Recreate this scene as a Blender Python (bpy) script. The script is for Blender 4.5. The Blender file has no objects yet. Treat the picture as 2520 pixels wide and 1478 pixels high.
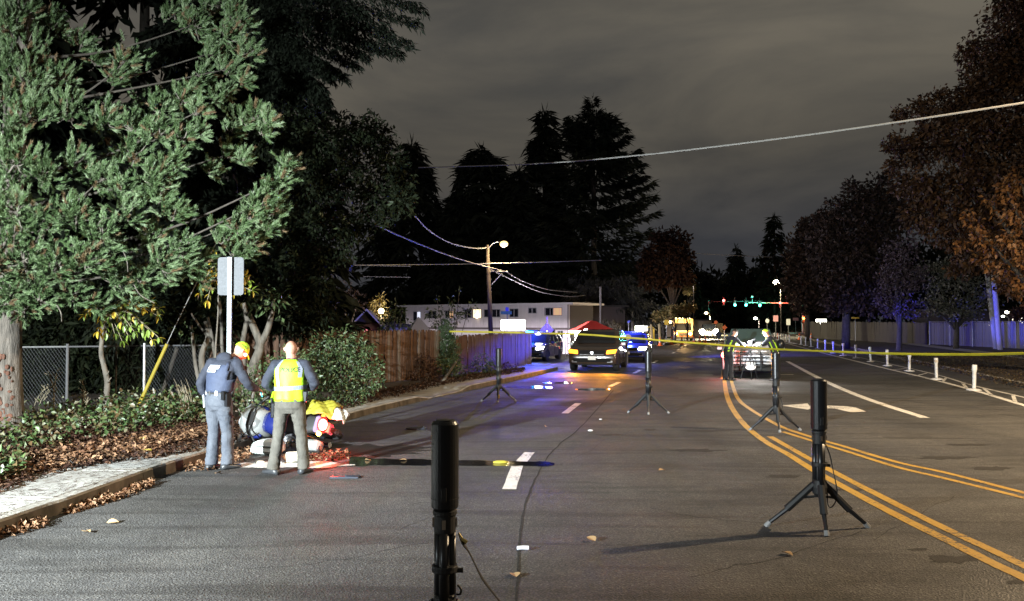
import bpy, bmesh, math, random
import numpy as np
from mathutils import Vector, Matrix, Euler
random.seed(7); RS = np.random.RandomState(7)
PI = math.pi
scene = bpy.context.scene
COL = scene.collection

# ------------------------------------------------------------------ camera
HC = 1.95            # camera height
F = 1978.0           # focal length in units of a 2520 px wide frame
TH = math.atan(54.0 / F)
cam_d = bpy.data.cameras.new("camera"); cam = bpy.data.objects.new("camera", cam_d)
COL.objects.link(cam); scene.camera = cam
cam.location = (0, 0, HC); cam.rotation_euler = (PI / 2 + TH, 0, 0)
cam_d.sensor_width = 36; cam_d.lens = 36 * F / 2520.0
cam_d.clip_start = 0.1; cam_d.clip_end = 2000

# ------------------------------------------------------------------ view + world
scene.view_settings.view_transform = 'Standard'; scene.view_settings.look = 'None'
scene.view_settings.exposure = 0.0; scene.view_settings.gamma = 1
try: scene.view_settings.use_curve_mapping = False
except Exception: pass
scene.render.engine = 'CYCLES'
cy = scene.cycles
cy.use_denoising = True
cy.max_bounces = 5; cy.diffuse_bounces = 2; cy.glossy_bounces = 3; cy.transmission_bounces = 4
cy.volume_bounces = 0; cy.transparent_max_bounces = 8
cy.caustics_reflective = False; cy.caustics_refractive = False
cy.sample_clamp_indirect = 3.0
cy.use_light_tree = True

world = bpy.data.worlds.new("World"); scene.world = world; world.use_nodes = True
nt = world.node_tree; nt.nodes.clear()
wo = nt.nodes.new('ShaderNodeOutputWorld'); bg = nt.nodes.new('ShaderNodeBackground')
tc = nt.nodes.new('ShaderNodeTexCoord')
sep = nt.nodes.new('ShaderNodeSeparateXYZ'); nt.links.new(tc.outputs['Generated'], sep.inputs[0])
# overcast night sky lit from below by the town: grey brown overhead, cooler and dimmer at the horizon
rampv = nt.nodes.new('ShaderNodeValToRGB'); e = rampv.color_ramp.elements
e[0].position = 0.0; e[0].color = (.030, .031, .036, 1)
e[1].position = 0.55; e[1].color = (.100, .089, .070, 1)
x = e.new(0.10); x.color = (.046, .046, .049, 1)
x = e.new(0.20); x.color = (.080, .072, .059, 1)
x = e.new(0.33); x.color = (.112, .101, .082, 1)
nt.links.new(sep.outputs['Z'], rampv.inputs[0])
mp = nt.nodes.new('ShaderNodeMapping'); mp.inputs['Scale'].default_value = (1.0, 1.0, 3.6)
nt.links.new(tc.outputs['Generated'], mp.inputs[0])
no = nt.nodes.new('ShaderNodeTexNoise'); no.inputs['Scale'].default_value = 2.7; no.inputs['Detail'].default_value = 7
no.inputs['Roughness'].default_value = .55; no.inputs['Distortion'].default_value = .4
nt.links.new(mp.outputs[0], no.inputs['Vector'])
cr = nt.nodes.new('ShaderNodeValToRGB'); e = cr.color_ramp.elements
e[0].position = .32; e[0].color = (.62, .66, .74, 1); e[1].position = .64; e[1].color = (1.2, 1.19, 1.16, 1)
nt.links.new(no.outputs['Fac'], cr.inputs[0])
mm = nt.nodes.new('ShaderNodeMix'); mm.data_type = 'RGBA'; mm.blend_type = 'MULTIPLY'; mm.inputs[0].default_value = 1
nt.links.new(rampv.outputs[0], mm.inputs['A']); nt.links.new(cr.outputs[0], mm.inputs['B'])
nt.links.new(mm.outputs['Result'], bg.inputs['Color']); bg.inputs['Strength'].default_value = 1.08
nt.links.new(bg.outputs[0], wo.inputs['Surface'])

# ------------------------------------------------------------------ projection helpers (photo units, 2520 wide) -> world
def ray(u, v):
    a = (u - 1260) / F; b = (739 - v) / F
    return a, math.cos(TH) - b * math.sin(TH), math.sin(TH) + b * math.cos(TH)
def G(u, v, z=0.0):
    a, y, w = ray(u, v); t = (z - HC) / w
    return Vector((a * t, y * t, z))
def P(u, v, d):
    a, y, w = ray(u, v); t = d / y
    return Vector((a * t, d, HC + w * t))
def SZ(px, d): return px * d / F

# ------------------------------------------------------------------ materials
MATS = {}
def srgb(r, g, b):
    f = lambda c: (c / 255 / 12.92) if c / 255 < .04045 else ((c / 255 + .055) / 1.055) ** 2.4
    return (f(r), f(g), f(b), 1)
def col4(c): return tuple(c) + (1,) if len(c) == 3 else tuple(c)
def mat(name, c, rough=.6, metal=0.0, c2=None, scale=8.0, bump=0.0, bscale=None, island=False, emit=None, es=0.0,
        alpha=None, trans=0.0, spec=.5, coat=0.0, stretch=None, lo=.35, hi=.65, sss=0.0, detail=5):
    if name in MATS: return MATS[name]
    m = bpy.data.materials.new(name); m.use_nodes = True; MATS[name] = m
    t = m.node_tree; b = t.nodes['Principled BSDF']
    b.inputs['Base Color'].default_value = col4(c); b.inputs['Roughness'].default_value = rough
    b.inputs['Metallic'].default_value = metal; b.inputs['Specular IOR Level'].default_value = spec
    if coat: b.inputs['Coat Weight'].default_value = coat; b.inputs['Coat Roughness'].default_value = .08
    if trans: b.inputs['Transmission Weight'].default_value = trans
    if emit: b.inputs['Emission Color'].default_value = col4(emit); b.inputs['Emission Strength'].default_value = es
    if alpha is not None: b.inputs['Alpha'].default_value = alpha
    co = t.nodes.new('ShaderNodeTexCoord')
    src = co.outputs['Object']
    if stretch:
        mp = t.nodes.new('ShaderNodeMapping'); mp.inputs['Scale'].default_value = stretch
        t.links.new(src, mp.inputs[0]); src = mp.outputs[0]
    if c2 is not None:
        r = t.nodes.new('ShaderNodeValToRGB'); r.color_ramp.elements[0].color = col4(c); r.color_ramp.elements[1].color = col4(c2)
        if island:
            g = t.nodes.new('ShaderNodeNewGeometry'); t.links.new(g.outputs['Random Per Island'], r.inputs[0])
        else:
            n = t.nodes.new('ShaderNodeTexNoise'); n.inputs['Scale'].default_value = scale; n.inputs['Detail'].default_value = detail
            t.links.new(src, n.inputs['Vector']); t.links.new(n.outputs['Fac'], r.inputs[0])
            r.color_ramp.elements[0].position = lo; r.color_ramp.elements[1].position = hi
        t.links.new(r.outputs[0], b.inputs['Base Color'])
    if bump:
        n = t.nodes.new('ShaderNodeTexNoise'); n.inputs['Scale'].default_value = bscale or scale * 4; n.inputs['Detail'].default_value = 6
        t.links.new(src, n.inputs['Vector'])
        bp = t.nodes.new('ShaderNodeBump'); bp.inputs['Strength'].default_value = bump; bp.inputs['Distance'].default_value = .02
        t.links.new(n.outputs['Fac'], bp.inputs['Height']); t.links.new(bp.outputs[0], b.inputs['Normal'])
    return m
def leafmat(name, cols, rough=.5, spec=.4, trans=.0, tone=False):
    """foliage: every leaf takes its own tone from a ramp"""
    if name in MATS: return MATS[name]
    m = bpy.data.materials.new(name); m.use_nodes = True; MATS[name] = m
    t = m.node_tree; b = t.nodes['Principled BSDF']
    g = t.nodes.new('ShaderNodeNewGeometry'); r = t.nodes.new('ShaderNodeValToRGB'); el = r.color_ramp.elements
    n = len(cols)
    el[0].position = 0; el[0].color = col4(cols[0]); el[1].position = 1; el[1].color = col4(cols[-1])
    for i in range(1, n - 1): k = el.new(i / (n - 1)); k.color = col4(cols[i])
    t.links.new(g.outputs['Random Per Island'], r.inputs[0]); t.links.new(r.outputs[0], b.inputs['Base Color'])
    if tone:   # each shoot keeps its own tone, each needle varies a little round it
        at = t.nodes.new('ShaderNodeAttribute'); at.attribute_name = 'tone'; ml = t.nodes.new('ShaderNodeMath'); ml.operation = 'MULTIPLY_ADD'; ml.inputs[1].default_value = .35
        t.links.new(g.outputs['Random Per Island'], ml.inputs[0]); t.links.new(at.outputs['Fac'], ml.inputs[2]); t.links.new(ml.outputs[0], r.inputs[0])
    b.inputs['Roughness'].default_value = rough; b.inputs['Specular IOR Level'].default_value = spec
    if trans:
        o = t.nodes['Material Output']; tr = t.nodes.new('ShaderNodeBsdfTranslucent'); mx = t.nodes.new('ShaderNodeMixShader')
        mx.inputs[0].default_value = trans; t.links.new(r.outputs[0], tr.inputs[0])
        t.links.new(b.outputs[0], mx.inputs[1]); t.links.new(tr.outputs[0], mx.inputs[2]); t.links.new(mx.outputs[0], o.inputs['Surface'])
    return m
def glow(name, c, s):
    if name in MATS: return MATS[name]
    m = bpy.data.materials.new(name); m.use_nodes = True; MATS[name] = m
    b = m.node_tree.nodes['Principled BSDF']
    b.inputs['Base Color'].default_value = col4(c); b.inputs['Roughness'].default_value = .4
    b.inputs['Emission Color'].default_value = col4(c); b.inputs['Emission Strength'].default_value = s
    return m

# ------------------------------------------------------------------ mesh helpers
def link(o, parent=None):
    COL.objects.link(o)
    if parent is not None: o.parent = parent
    return o
def tag(o, label=None, cat=None, group=None, kind=None):
    if label: o['label'] = label
    if cat: o['category'] = cat
    if group: o['group'] = group
    if kind: o['kind'] = kind
    return o
def thing(name, label, cat, loc=(0, 0, 0), rz=0.0, group=None, rot=None):
    o = bpy.data.objects.new(name, None); COL.objects.link(o); o.location = loc
    o.rotation_euler = rot if rot else (0, 0, rz); o.empty_display_size = .2
    return tag(o, label, cat, group)
def struct_root(name):
    o = bpy.data.objects.new(name, None); COL.objects.link(o); o['kind'] = 'structure'; return o
def copy_tree(o, parent=None):
    c = o.copy(); COL.objects.link(c)
    if parent is not None: c.parent = parent
    for ch in list(o.children):
        copy_tree(ch, c)
    return c
def np_mesh(name, V, Fc, m, parent=None, smooth=False):
    """V (n,3), Fc (k,nv) constant-size faces"""
    me = bpy.data.meshes.new(name); V = np.asarray(V, dtype=np.float32); Fc = np.asarray(Fc, dtype=np.int32)
    k, nv = Fc.shape
    me.vertices.add(len(V)); me.vertices.foreach_set('co', V.ravel())
    me.loops.add(k * nv); me.loops.foreach_set('vertex_index', Fc.ravel())
    me.polygons.add(k); me.polygons.foreach_set('loop_start', np.arange(0, k * nv, nv, dtype=np.int32))
    me.polygons.foreach_set('loop_total', np.full(k, nv, dtype=np.int32))
    if smooth: me.polygons.foreach_set('use_smooth', np.ones(k, dtype=bool))
    me.update(calc_edges=True)
    if m: me.materials.append(m)
    o = bpy.data.objects.new(name, me); return link(o, parent)
def frame(d):
    d = Vector(d).normalized(); a = Vector((0, 0, 1)) if abs(d.z) < .9 else Vector((1, 0, 0))
    x = d.cross(a).normalized(); return x, d.cross(x).normalized()
class MB:
    def __init__(s): s.v = []; s.f = []; s.mi = []; s.cur = 0
    def add(s, vs, fs, M=None):
        b = len(s.v)
        for p in vs: s.v.append(tuple(M @ Vector(p)) if M is not None else tuple(p))
        for f in fs: s.f.append(tuple(i + b for i in f)); s.mi.append(s.cur)
        return s
    def box(s, c, size, rot=None, M=None, taper=None):
        x, y, z = [k / 2 for k in size]; t = taper or (1, 1)
        vs = [(-x, -y, -z), (x, -y, -z), (x, y, -z), (-x, y, -z), (-x * t[0], -y * t[1], z), (x * t[0], -y * t[1], z), (x * t[0], y * t[1], z), (-x * t[0], y * t[1], z)]
        R = (Euler(rot).to_matrix() if rot else Matrix.Identity(3)); c = Vector(c)
        return s.add([c + R @ Vector(p) for p in vs], [(0, 3, 2, 1), (4, 5, 6, 7), (0, 1, 5, 4), (1, 2, 6, 5), (2, 3, 7, 6), (3, 0, 4, 7)], M)
    def tube(s, pts, rad, n=8, cap=True, flat=1.0):
        pts = [Vector(p) for p in pts]; k = len(pts)
        if not hasattr(rad, '__len__'): rad = [rad] * k
        vs = []; fs = []; px = None
        for i, p in enumerate(pts):
            d = (pts[min(i + 1, k - 1)] - pts[max(i - 1, 0)])
            if d.length < 1e-9: d = Vector((0, 0, 1))
            d.normalize()
            if px is None: x, y = frame(d)
            else:
                x = px - d * px.dot(d)
                if x.length < 1e-6: x, y = frame(d)
                else: x.normalize(); y = d.cross(x)
            px = x
            for j in range(n):
                a = 2 * PI * j / n; vs.append(p + rad[i] * (math.cos(a) * x + flat * math.sin(a) * y))
        for i in range(k - 1):
            for j in range(n):
                fs.append((i * n + j, i * n + (j + 1) % n, (i + 1) * n + (j + 1) % n, (i + 1) * n + j))
        if cap: fs.append(tuple(range(n - 1, -1, -1))); fs.append(tuple((k - 1) * n + j for j in range(n)))
        return s.add(vs, fs)
    def cyl(s, p0, p1, r0, r1=None, n=12): return s.tube([p0, p1], [r0, r0 if r1 is None else r1], n)
    def lathe(s, prof, c=(0, 0, 0), n=16, axis='z'):
        vs = []; k = len(prof); c = Vector(c)
        for r, h in prof:
            for j in range(n):
                a = 2 * PI * j / n
                q = Vector((r * math.cos(a), r * math.sin(a), h))
                if axis == 'y': q = Vector((q.x, q.z, -q.y))
                if axis == 'x': q = Vector((q.z, q.y, -q.x))
                vs.append(c + q)
        fs = [(i * n + j, i * n + (j + 1) % n, (i + 1) * n + (j + 1) % n, (i + 1) * n + j) for i in range(k - 1) for j in range(n)]
        fs.append(tuple(range(n - 1, -1, -1))); fs.append(tuple((k - 1) * n + j for j in range(n)))
        return s.add(vs, fs)
    def ell(s, c, r, n=12, m=8, rot=None):
        R = (Euler(rot).to_matrix() if rot else Matrix.Identity(3)); c = Vector(c); vs = []
        for i in range(m + 1):
            th = PI * i / m
            for j in range(n):
                a = 2 * PI * j / n
                vs.append(c + R @ Vector((r[0] * math.sin(th) * math.cos(a), r[1] * math.sin(th) * math.sin(a), r[2] * math.cos(th))))
        fs = [(i * n + j, (i + 1) * n + j, (i + 1) * n + (j + 1) % n, i * n + (j + 1) % n) for i in range(m) for j in range(n)]
        return s.add(vs, fs)
    def prism(s, pts, d):
        """polygon extruded along vector d"""
        pts = [Vector(p) for p in pts]; d = Vector(d); n = len(pts)
        fs = [tuple(range(n)), tuple(range(2 * n - 1, n - 1, -1))] + [(i, i + n, (i + 1) % n + n, (i + 1) % n) for i in range(n)]
        return s.add(pts + [p + d for p in pts], fs)
    def build(s, name, m, parent=None, smooth=False, bevel=0.0, label=None):
        me = bpy.data.meshes.new(name); me.from_pydata(s.v, [], s.f)
        ms = m if isinstance(m, (list, tuple)) else [m]
        for q in ms: me.materials.append(q)
        if len(ms) > 1: me.polygons.foreach_set('material_index', s.mi)
        if smooth: me.polygons.foreach_set('use_smooth', [True] * len(me.polygons))
        me.update()
        bm = bmesh.new(); bm.from_mesh(me); bmesh.ops.recalc_face_normals(bm, faces=bm.faces)
        if bevel: bmesh.ops.bevel(bm, geom=list(bm.edges), offset=bevel, segments=1, affect='EDGES', profile=.5)
        bm.to_mesh(me); bm.free()
        o = bpy.data.objects.new(name, me); link(o, parent)
        if label: o['label'] = label
        return o
def one(fn, name, m, parent=None, **k):
    b = MB(); fn(b); return b.build(name, m, parent, **k)
def spline(pts, n):
    """catmull-rom through pts, n samples per span"""
    pts = [Vector(p) for p in pts]; out = []
    for i in range(len(pts) - 1):
        p0 = pts[max(i - 1, 0)]; p1 = pts[i]; p2 = pts[i + 1]; p3 = pts[min(i + 2, len(pts) - 1)]
        for k in range(n):
            t = k / n
            out.append(.5 * ((2 * p1) + (p2 - p0) * t + (2 * p0 - 5 * p1 + 4 * p2 - p3) * t * t + (3 * p1 - p0 - 3 * p2 + p3) * t ** 3))
    out.append(pts[-1].copy()); return out
def point_light(name, loc, c, w, r=.1, parent=None):
    l = bpy.data.lights.new(name, 'POINT'); l.color = c; l.energy = w; l.shadow_soft_size = r
    o = bpy.data.objects.new(name, l); link(o, parent); o.location = loc; return o
def spot_light(name, loc, to, c, w, ang, blend=.3, r=.05, parent=None):
    l = bpy.data.lights.new(name, 'SPOT'); l.color = c; l.energy = w; l.spot_size = math.radians(ang); l.spot_blend = blend; l.shadow_soft_size = r
    o = bpy.data.objects.new(name, l); link(o, parent); o.location = loc
    o.rotation_euler = (Vector(to) - Vector(loc)).to_track_quat('-Z', 'Y').to_euler(); return o

# ------------------------------------------------------------------ foliage helpers (numpy)
def rand_dirs(n, rs=RS):
    d = rs.normal(size=(n, 3)); return d / np.linalg.norm(d, axis=1)[:, None]
def leaves(Pn, D, N, L, W, fold=.25):
    """one folded diamond leaf (2 triangles, 4 verts) per point: stem at P, tip along D"""
    n = len(Pn); D = D / (np.linalg.norm(D, axis=1)[:, None] + 1e-9)
    S = np.cross(D, N); S /= (np.linalg.norm(S, axis=1)[:, None] + 1e-9); U = np.cross(S, D)
    L = np.broadcast_to(np.asarray(L), (n,))[:, None]; W = np.broadcast_to(np.asarray(W), (n,))[:, None]
    V = np.empty((n, 4, 3)); V[:, 0] = Pn; V[:, 2] = Pn + D * L
    mid = Pn + D * L * .45
    V[:, 1] = mid + S * W * .5 + U * W * fold; V[:, 3] = mid - S * W * .5 + U * W * fold
    base = np.arange(n)[:, None] * 4
    Fc = np.concatenate([base + np.array([0, 1, 2]), base + np.array([0, 2, 3])], axis=1).reshape(-1, 3)
    return V.reshape(-1, 3), Fc
def blob_points(blobs, dens, rs=RS, shell=.55):
    """blobs: (x,y,z,r[,sz]) ; dens = points per square metre of blob surface; returns points and outward directions"""
    Ps = []; Ds = []
    for b in blobs:
        x, y, z, r = b[:4]; sz = b[4] if len(b) > 4 else 1
        n = max(4, int(dens * 4 * PI * r * r * .5)); d = rand_dirs(n, rs)
        rr = r * (1 - shell * rs.rand(n) ** 1.6) * (1 + .12 * np.sin(d[:, 0] * 7 + x) + .10 * np.sin(d[:, 1] * 9 + z) + .09 * np.sin(d[:, 2] * 8 + y))
        p = d * rr[:, None]; p[:, 2] *= sz
        Ps.append(p + np.array([x, y, z])); Ds.append(d)
    return np.concatenate(Ps), np.concatenate(Ds)
def foliage(name, blobs, dens, L, W, m, parent, droop=.3, shell=.55, rs=RS, kind=True, rnd=.8):
    p, d = blob_points(blobs, dens, rs, shell); n = len(p)
    D = d + rs.normal(size=(n, 3)) * rnd; D[:, 2] -= droop
    N = d + rs.normal(size=(n, 3)) * .6
    V, Fc = leaves(p, D, N, L * (.6 + .8 * rs.rand(n)), W * (.6 + .8 * rs.rand(n)))
    o = np_mesh(name, V, Fc, m, parent)
    if kind: o['kind'] = 'stuff'
    return o
def conifer_mesh(H, R, z0, nb, ns, L, W, droop=.35, p=.8, jit=.25, rs=RS, lift=.0, tips=1, curve=.5):
    """boughs radiating from the stem, each carrying drooping sprays. returns V,F (triangles)"""
    Vs = []; Fs = []; off = 0
    for b in range(nb):
        t = rs.rand() ** .85; z = z0 + (H - z0) * t; az = rs.rand() * 2 * PI
        ln = R * ((1 - t) ** p * .95 + .035) * (1 - jit + 2 * jit * rs.rand())
        n = max(3, int(ns * (ln / R) + 3)); s = np.sqrt(rs.rand(n)) * ln
        dx, dy = math.cos(az), math.sin(az)
        zz = z + lift * s - droop * s * (s / max(ln, .1)) ** curve
        c = np.stack([dx * s, dy * s, zz], 1) + rs.normal(size=(n, 3)) * np.array([.10, .10, .06]) * R * .25
        side = np.where(rs.rand(n) < .5, -1, 1)
        D = np.stack([dx * .7 - dy * side * .7, dy * .7 + dx * side * .7, -.25 - .5 * rs.rand(n) - droop * .4], 1) + rs.normal(size=(n, 3)) * .3
        N = rs.normal(size=(n, 3)) * .5 + np.array([0, 0, 1.])
        v, f = leaves(c, D, N, L * (.5 + rs.rand(n)), W * (.5 + rs.rand(n)))
        Vs.append(v); Fs.append(f + off); off += len(v)
    n = 8 * tips
    c = np.stack([rs.normal(size=n) * .05 * L, rs.normal(size=n) * .05 * L, H - rs.rand(n) * L], 1)
    D = np.stack([rs.normal(size=n) * .25, rs.normal(size=n) * .25, np.ones(n)], 1)
    v, f = leaves(c, D, rand_dirs(n, rs), np.full(n, L), np.full(n, W * .5)); Vs.append(v); Fs.append(f + off)
    return np.concatenate(Vs), np.concatenate(Fs)
# ================================================================== LIGHT (lamps of the place and added fills; those in view sit with their fixtures)
COOL = (.88, .98, 1.0); WARM = (1.0, .70, .40); SODIUM = (1.0, .62, .22); BLUE = (.06, .10, 1.0); RED = (1.0, .03, .02)

# ================================================================== GROUND
def S(t): t = max(0., min(1., t)); return t * t * (3 - 2 * t)
KL = [(-5.6, -8), (-5.15, 0), (-4.69, 7.36), (-4.59, 8.22), (-4.48, 10.07), (-4.34, 11.1), (-4.14, 12.3), (-3.48, 15.2), (-2.98, 17.4), (-2.05, 20.6), (-.95, 24.1), (.1, 27.2), (1.15, 30.6), (2.12, 33.8)]
KLF = [(12.9, 70), (17.2, 84), (21.6, 100), (27.0, 120), (35.2, 150), (62, 250)]
KR = [(9.3, -8), (9.9, 0), (11.6, 10), (15.2, 23.8), (18.6, 36), (22.7, 51), (27.6, 69), (34.2, 93), (50, 150), (78, 250)]
def interp(pl, y):
    if y <= pl[0][1]: return pl[0][0]
    for (x0, y0), (x1, y1) in zip(pl, pl[1:]):
        if y <= y1: return x0 + (x1 - x0) * (y - y0) / (y1 - y0)
    return pl[-1][0]
KLall = KL + KLF
xl = lambda y: interp(KLall, y)
xr = lambda y: interp(KR, y)
def gz(x, y):
    """the lots left of the road lie about 1.4 m lower"""
    return -1.4 * S((y - 48) / 9) * S((xl(y) - 2.2 - x) / 4.5)

# asphalt
def asphalt(name, base, tint2, rough=(.60, .92)):
    m = bpy.data.materials.new(name); m.use_nodes = True; t = m.node_tree; b = t.nodes['Principled BSDF']; L = t.links.new
    co = t.nodes.new('ShaderNodeTexCoord')
    def noise(sc, det=4, mpv=None, dist=0):
        n = t.nodes.new('ShaderNodeTexNoise'); n.inputs['Scale'].default_value = sc; n.inputs['Detail'].default_value = det; n.inputs['Distortion'].default_value = dist
        if mpv: mp = t.nodes.new('ShaderNodeMapping'); mp.inputs['Scale'].default_value = mpv; L(co.outputs['Object'], mp.inputs[0]); L(mp.outputs[0], n.inputs['Vector'])
        else: L(co.outputs['Object'], n.inputs['Vector'])
        return n.outputs['Fac']
    def ramp(f, a, ca, bb, cb):
        r = t.nodes.new('ShaderNodeValToRGB'); r.color_ramp.elements[0].position = a; r.color_ramp.elements[0].color = col4(ca)
        r.color_ramp.elements[1].position = bb; r.color_ramp.elements[1].color = col4(cb); L(f, r.inputs[0]); return r.outputs[0]
    def mul(a, c):
        k = t.nodes.new('ShaderNodeMix'); k.data_type = 'RGBA'; k.blend_type = 'MULTIPLY'; k.inputs[0].default_value = 1; L(a, k.inputs['A']); L(c, k.inputs['B']); return k.outputs['Result']
    grain = ramp(noise(62, 4), .34, tuple(k * .45 for k in base), .68, tuple(k * 1.7 for k in base))
    v = t.nodes.new('ShaderNodeTexVoronoi'); v.inputs['Scale'].default_value = 60; L(co.outputs['Object'], v.inputs['Vector'])
    stones = ramp(v.outputs['Color'], .5, (.85, .85, .85), .97, (1.9, 1.86, 1.78))
    patch = ramp(noise(.55, 5), .35, (.78, .79, .82), .68, (1.15, 1.13, 1.1))
    smear = ramp(noise(1.1, 4, (.35, 3.0, 1), .8), .38, (.62, .61, .6), .52, (1, 1, 1))
    tracks = ramp(noise(.9, 3, (1.0, .10, 1), .6), .35, (.80, .80, .81), .65, (1.12, 1.11, 1.1))
    fine = ramp(noise(5, 6), .3, (.85, .85, .85), .7, (1.1, 1.1, 1.1))
    L(mul(mul(mul(mul(mul(grain, stones), patch), smear), fine), tracks), b.inputs['Base Color'])
    rr = t.nodes.new('ShaderNodeMapRange'); rr.inputs['From Min'].default_value = .35; rr.inputs['From Max'].default_value = .65
    rr.inputs['To Min'].default_value = rough[0]; rr.inputs['To Max'].default_value = rough[1]; L(noise(.6, 4), rr.inputs['Value']); L(rr.outputs[0], b.inputs['Roughness'])
    bp = t.nodes.new('ShaderNodeBump'); bp.inputs['Strength'].default_value = .6; bp.inputs['Distance'].default_value = .010
    ad = t.nodes.new('ShaderNodeMath'); L(noise(70, 4), ad.inputs[0]); L(v.outputs['Distance'], ad.inputs[1]); L(ad.outputs[0], bp.inputs['Height']); L(bp.outputs[0], b.inputs['Normal'])
    return m
M_ASPH = asphalt('asphalt', (.060, .059, .058), None)
M_SOIL = mat('soil', (.030, .022, .015), .95, c2=(.055, .038, .024), scale=3, bump=.6, bscale=18)
M_GRASS = mat('far_grass', (.020, .026, .012), .95, c2=(.050, .045, .022), scale=1.2, bump=.5, bscale=9)
M_CONC = mat('concrete', (.30, .29, .27), .85, c2=(.42, .41, .385), scale=2.2, bump=.25, bscale=60)
M_KFACE = mat('kerb_face_dark', (.045, .038, .028), .9, c2=(.12, .10, .08), scale=5, bump=.4, bscale=30, stretch=(1, 1, .5))  # road-facing side of the kerb, darker in tone than its top
M_KERB = mat('kerb_concrete', (.20, .185, .16), .85, c2=(.33, .31, .28), scale=3.5, bump=.35, bscale=40)

def sheet(name, cols, zf, m, root=None, kind='structure'):
    """cols: list of rows of (x,y) ; equal length"""
    V = []; Fc = []; w = len(cols[0])
    for r in cols:
        for q in r: V.append((q[0], q[1], zf(q[0], q[1])))
    for i in range(len(cols) - 1):
        for j in range(w - 1):
            a = i * w + j; Fc.append((a, a + 1, a + w + 1, a + w))
    o = np_mesh(name, V, Fc, m, root, smooth=True)
    if kind: o['kind'] = kind
    return o
ys = [-30, -8, 0, 10, 20, 30, 38, 42, 44, 46, 48, 50, 52, 54, 56, 58, 60, 65, 70, 80, 90, 100, 120, 150, 200, 300, 500, 900]
rows = [[(xx, y) for xx in ([-900, -300, -120, -60, -30, -15] + [xl(y) - k for k in (9, 7, 6, 5, 4, 3, 2.2)] + [xl(y) + 3, xr(y) + 5, 60, 120, 300, 900])] for y in ys]
for r in rows: r.sort()
sheet('ground', rows, lambda x, y: gz(x, y) - .03, M_GRASS)
# road
yr = [-8, -4, 0, 4, 7, 10, 12, 14, 16, 18, 20.6, 22, 24, 27, 30.6, 33.8, 40, 46, 52, 60, 70, 84, 93, 100, 120, 150, 250]
def road_left(y):
    return xl(y)
sheet('road', [[(road_left(y) + (xr(y) - road_left(y)) * k / 8, y) for k in range(9)] for y in yr], lambda x, y: 0., M_ASPH)
# side street mouth on the left, and the lot beyond it
sheet('side_street', [[(xl(y) - 14 + 14.2 * k / 10, y) for k in range(11)] for y in (34.4, 36, 39, 42, 45, 48, 50)], lambda x, y: gz(x, y) - .004, M_ASPH)
rowsL = [[(xl(y) - 30 + (29.0) * k / 14, y) for k in range(15)] for y in (50.2, 53, 56, 60, 65, 70, 78, 86)]
sheet('parking_lot', rowsL, lambda x, y: gz(x, y) - .012, M_ASPH)
# verges
def off(pl, d):
    out = []
    for i, (x, y) in enumerate(pl):
        a = pl[max(i - 1, 0)]; b = pl[min(i + 1, len(pl) - 1)]; dx, dy = b[0] - a[0], b[1] - a[1]; l = math.hypot(dx, dy)
        out.append((x - dy / l * d, y + dx / l * d))
    return out
KS = [(p.x, p.y) for p in spline([(a, b, 0) for a, b in KL], 4)]
def kz(y):   # kerb height; a driveway dips it near y = 20..23
    return .14 - .10 * S((y - 19.6) / 1.0) * S((23.4 - y) / 1.0)
VL = off(KS, 1.75)
sheet('verge_left', [[(x - k, y) for k in (34, 20, 12, 8, 5, 3, 1.5, .6, 0)] for x, y in VL],
      lambda x, y: .125 + .10 * S((-x - 6.5) / 3) * S((20 - y) / 4), M_SOIL)
sheet('verge_right', [[(interp(KR, y) + .16 + k, y) for k in (0, 1, 2.5, 5, 9, 15, 22, 30)] for y in (-8, 0, 8, 16, 24, 36, 51, 69, 93, 112)],
      lambda x, y: .125 + .02 * math.sin(x * 1.3) * math.cos(y * .9), mat('verge_soil', (.020, .016, .011), .95, c2=(.05, .035, .022), scale=2.3, bump=.7, bscale=14))
sheet('right_footpath', [[(interp(KR, y) + 5.6 + k, y) for k in (0, .7, 1.4)] for y in (14, 20, 28, 36, 51, 69, 90)], lambda x, y: .155, M_CONC)
# kerb + sidewalk as poured sections
kr = struct_root('kerb'); swr = struct_root('sidewalk')
def section(pl_in, pl_out, i0, i1, z0, z1f, name, m, root, gap=.012, chamfer=.0):
    b = MB(); A = pl_in[i0:i1 + 1]; B = pl_out[i0:i1 + 1]; n = len(A)
    def sh(L):
        L = [Vector((p[0], p[1], 0)) for p in L]
        L[0] = L[0] + (L[1] - L[0]).normalized() * gap; L[-1] = L[-1] + (L[-2] - L[-1]).normalized() * gap; return L
    A = sh(A); B = sh(B); vs = []
    for k in range(n):
        za, zb = z1f(A[k].y), z1f(B[k].y)
        e = (B[k] - A[k]).normalized() * chamfer
        vs += [(A[k].x, A[k].y, z0), (A[k].x + e.x * .4, A[k].y + e.y * .4, za - chamfer), (A[k].x + e.x * 1.4, A[k].y + e.y * 1.4, za), (B[k].x, B[k].y, zb), (B[k].x, B[k].y, z0)]
    fs = []
    for k in range(n - 1):
        for j in range(4): fs.append((k * 5 + j, (k + 1) * 5 + j, (k + 1) * 5 + j + 1, k * 5 + j + 1))
    fs.append((0, 1, 2, 3, 4)); fs.append(tuple((n - 1) * 5 + q for q in (4, 3, 2, 1, 0)))
    b.add(vs, fs)
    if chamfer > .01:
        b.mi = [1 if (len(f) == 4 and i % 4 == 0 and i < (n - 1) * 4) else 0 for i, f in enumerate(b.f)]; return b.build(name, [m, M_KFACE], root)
    return b.build(name, m, root)
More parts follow.
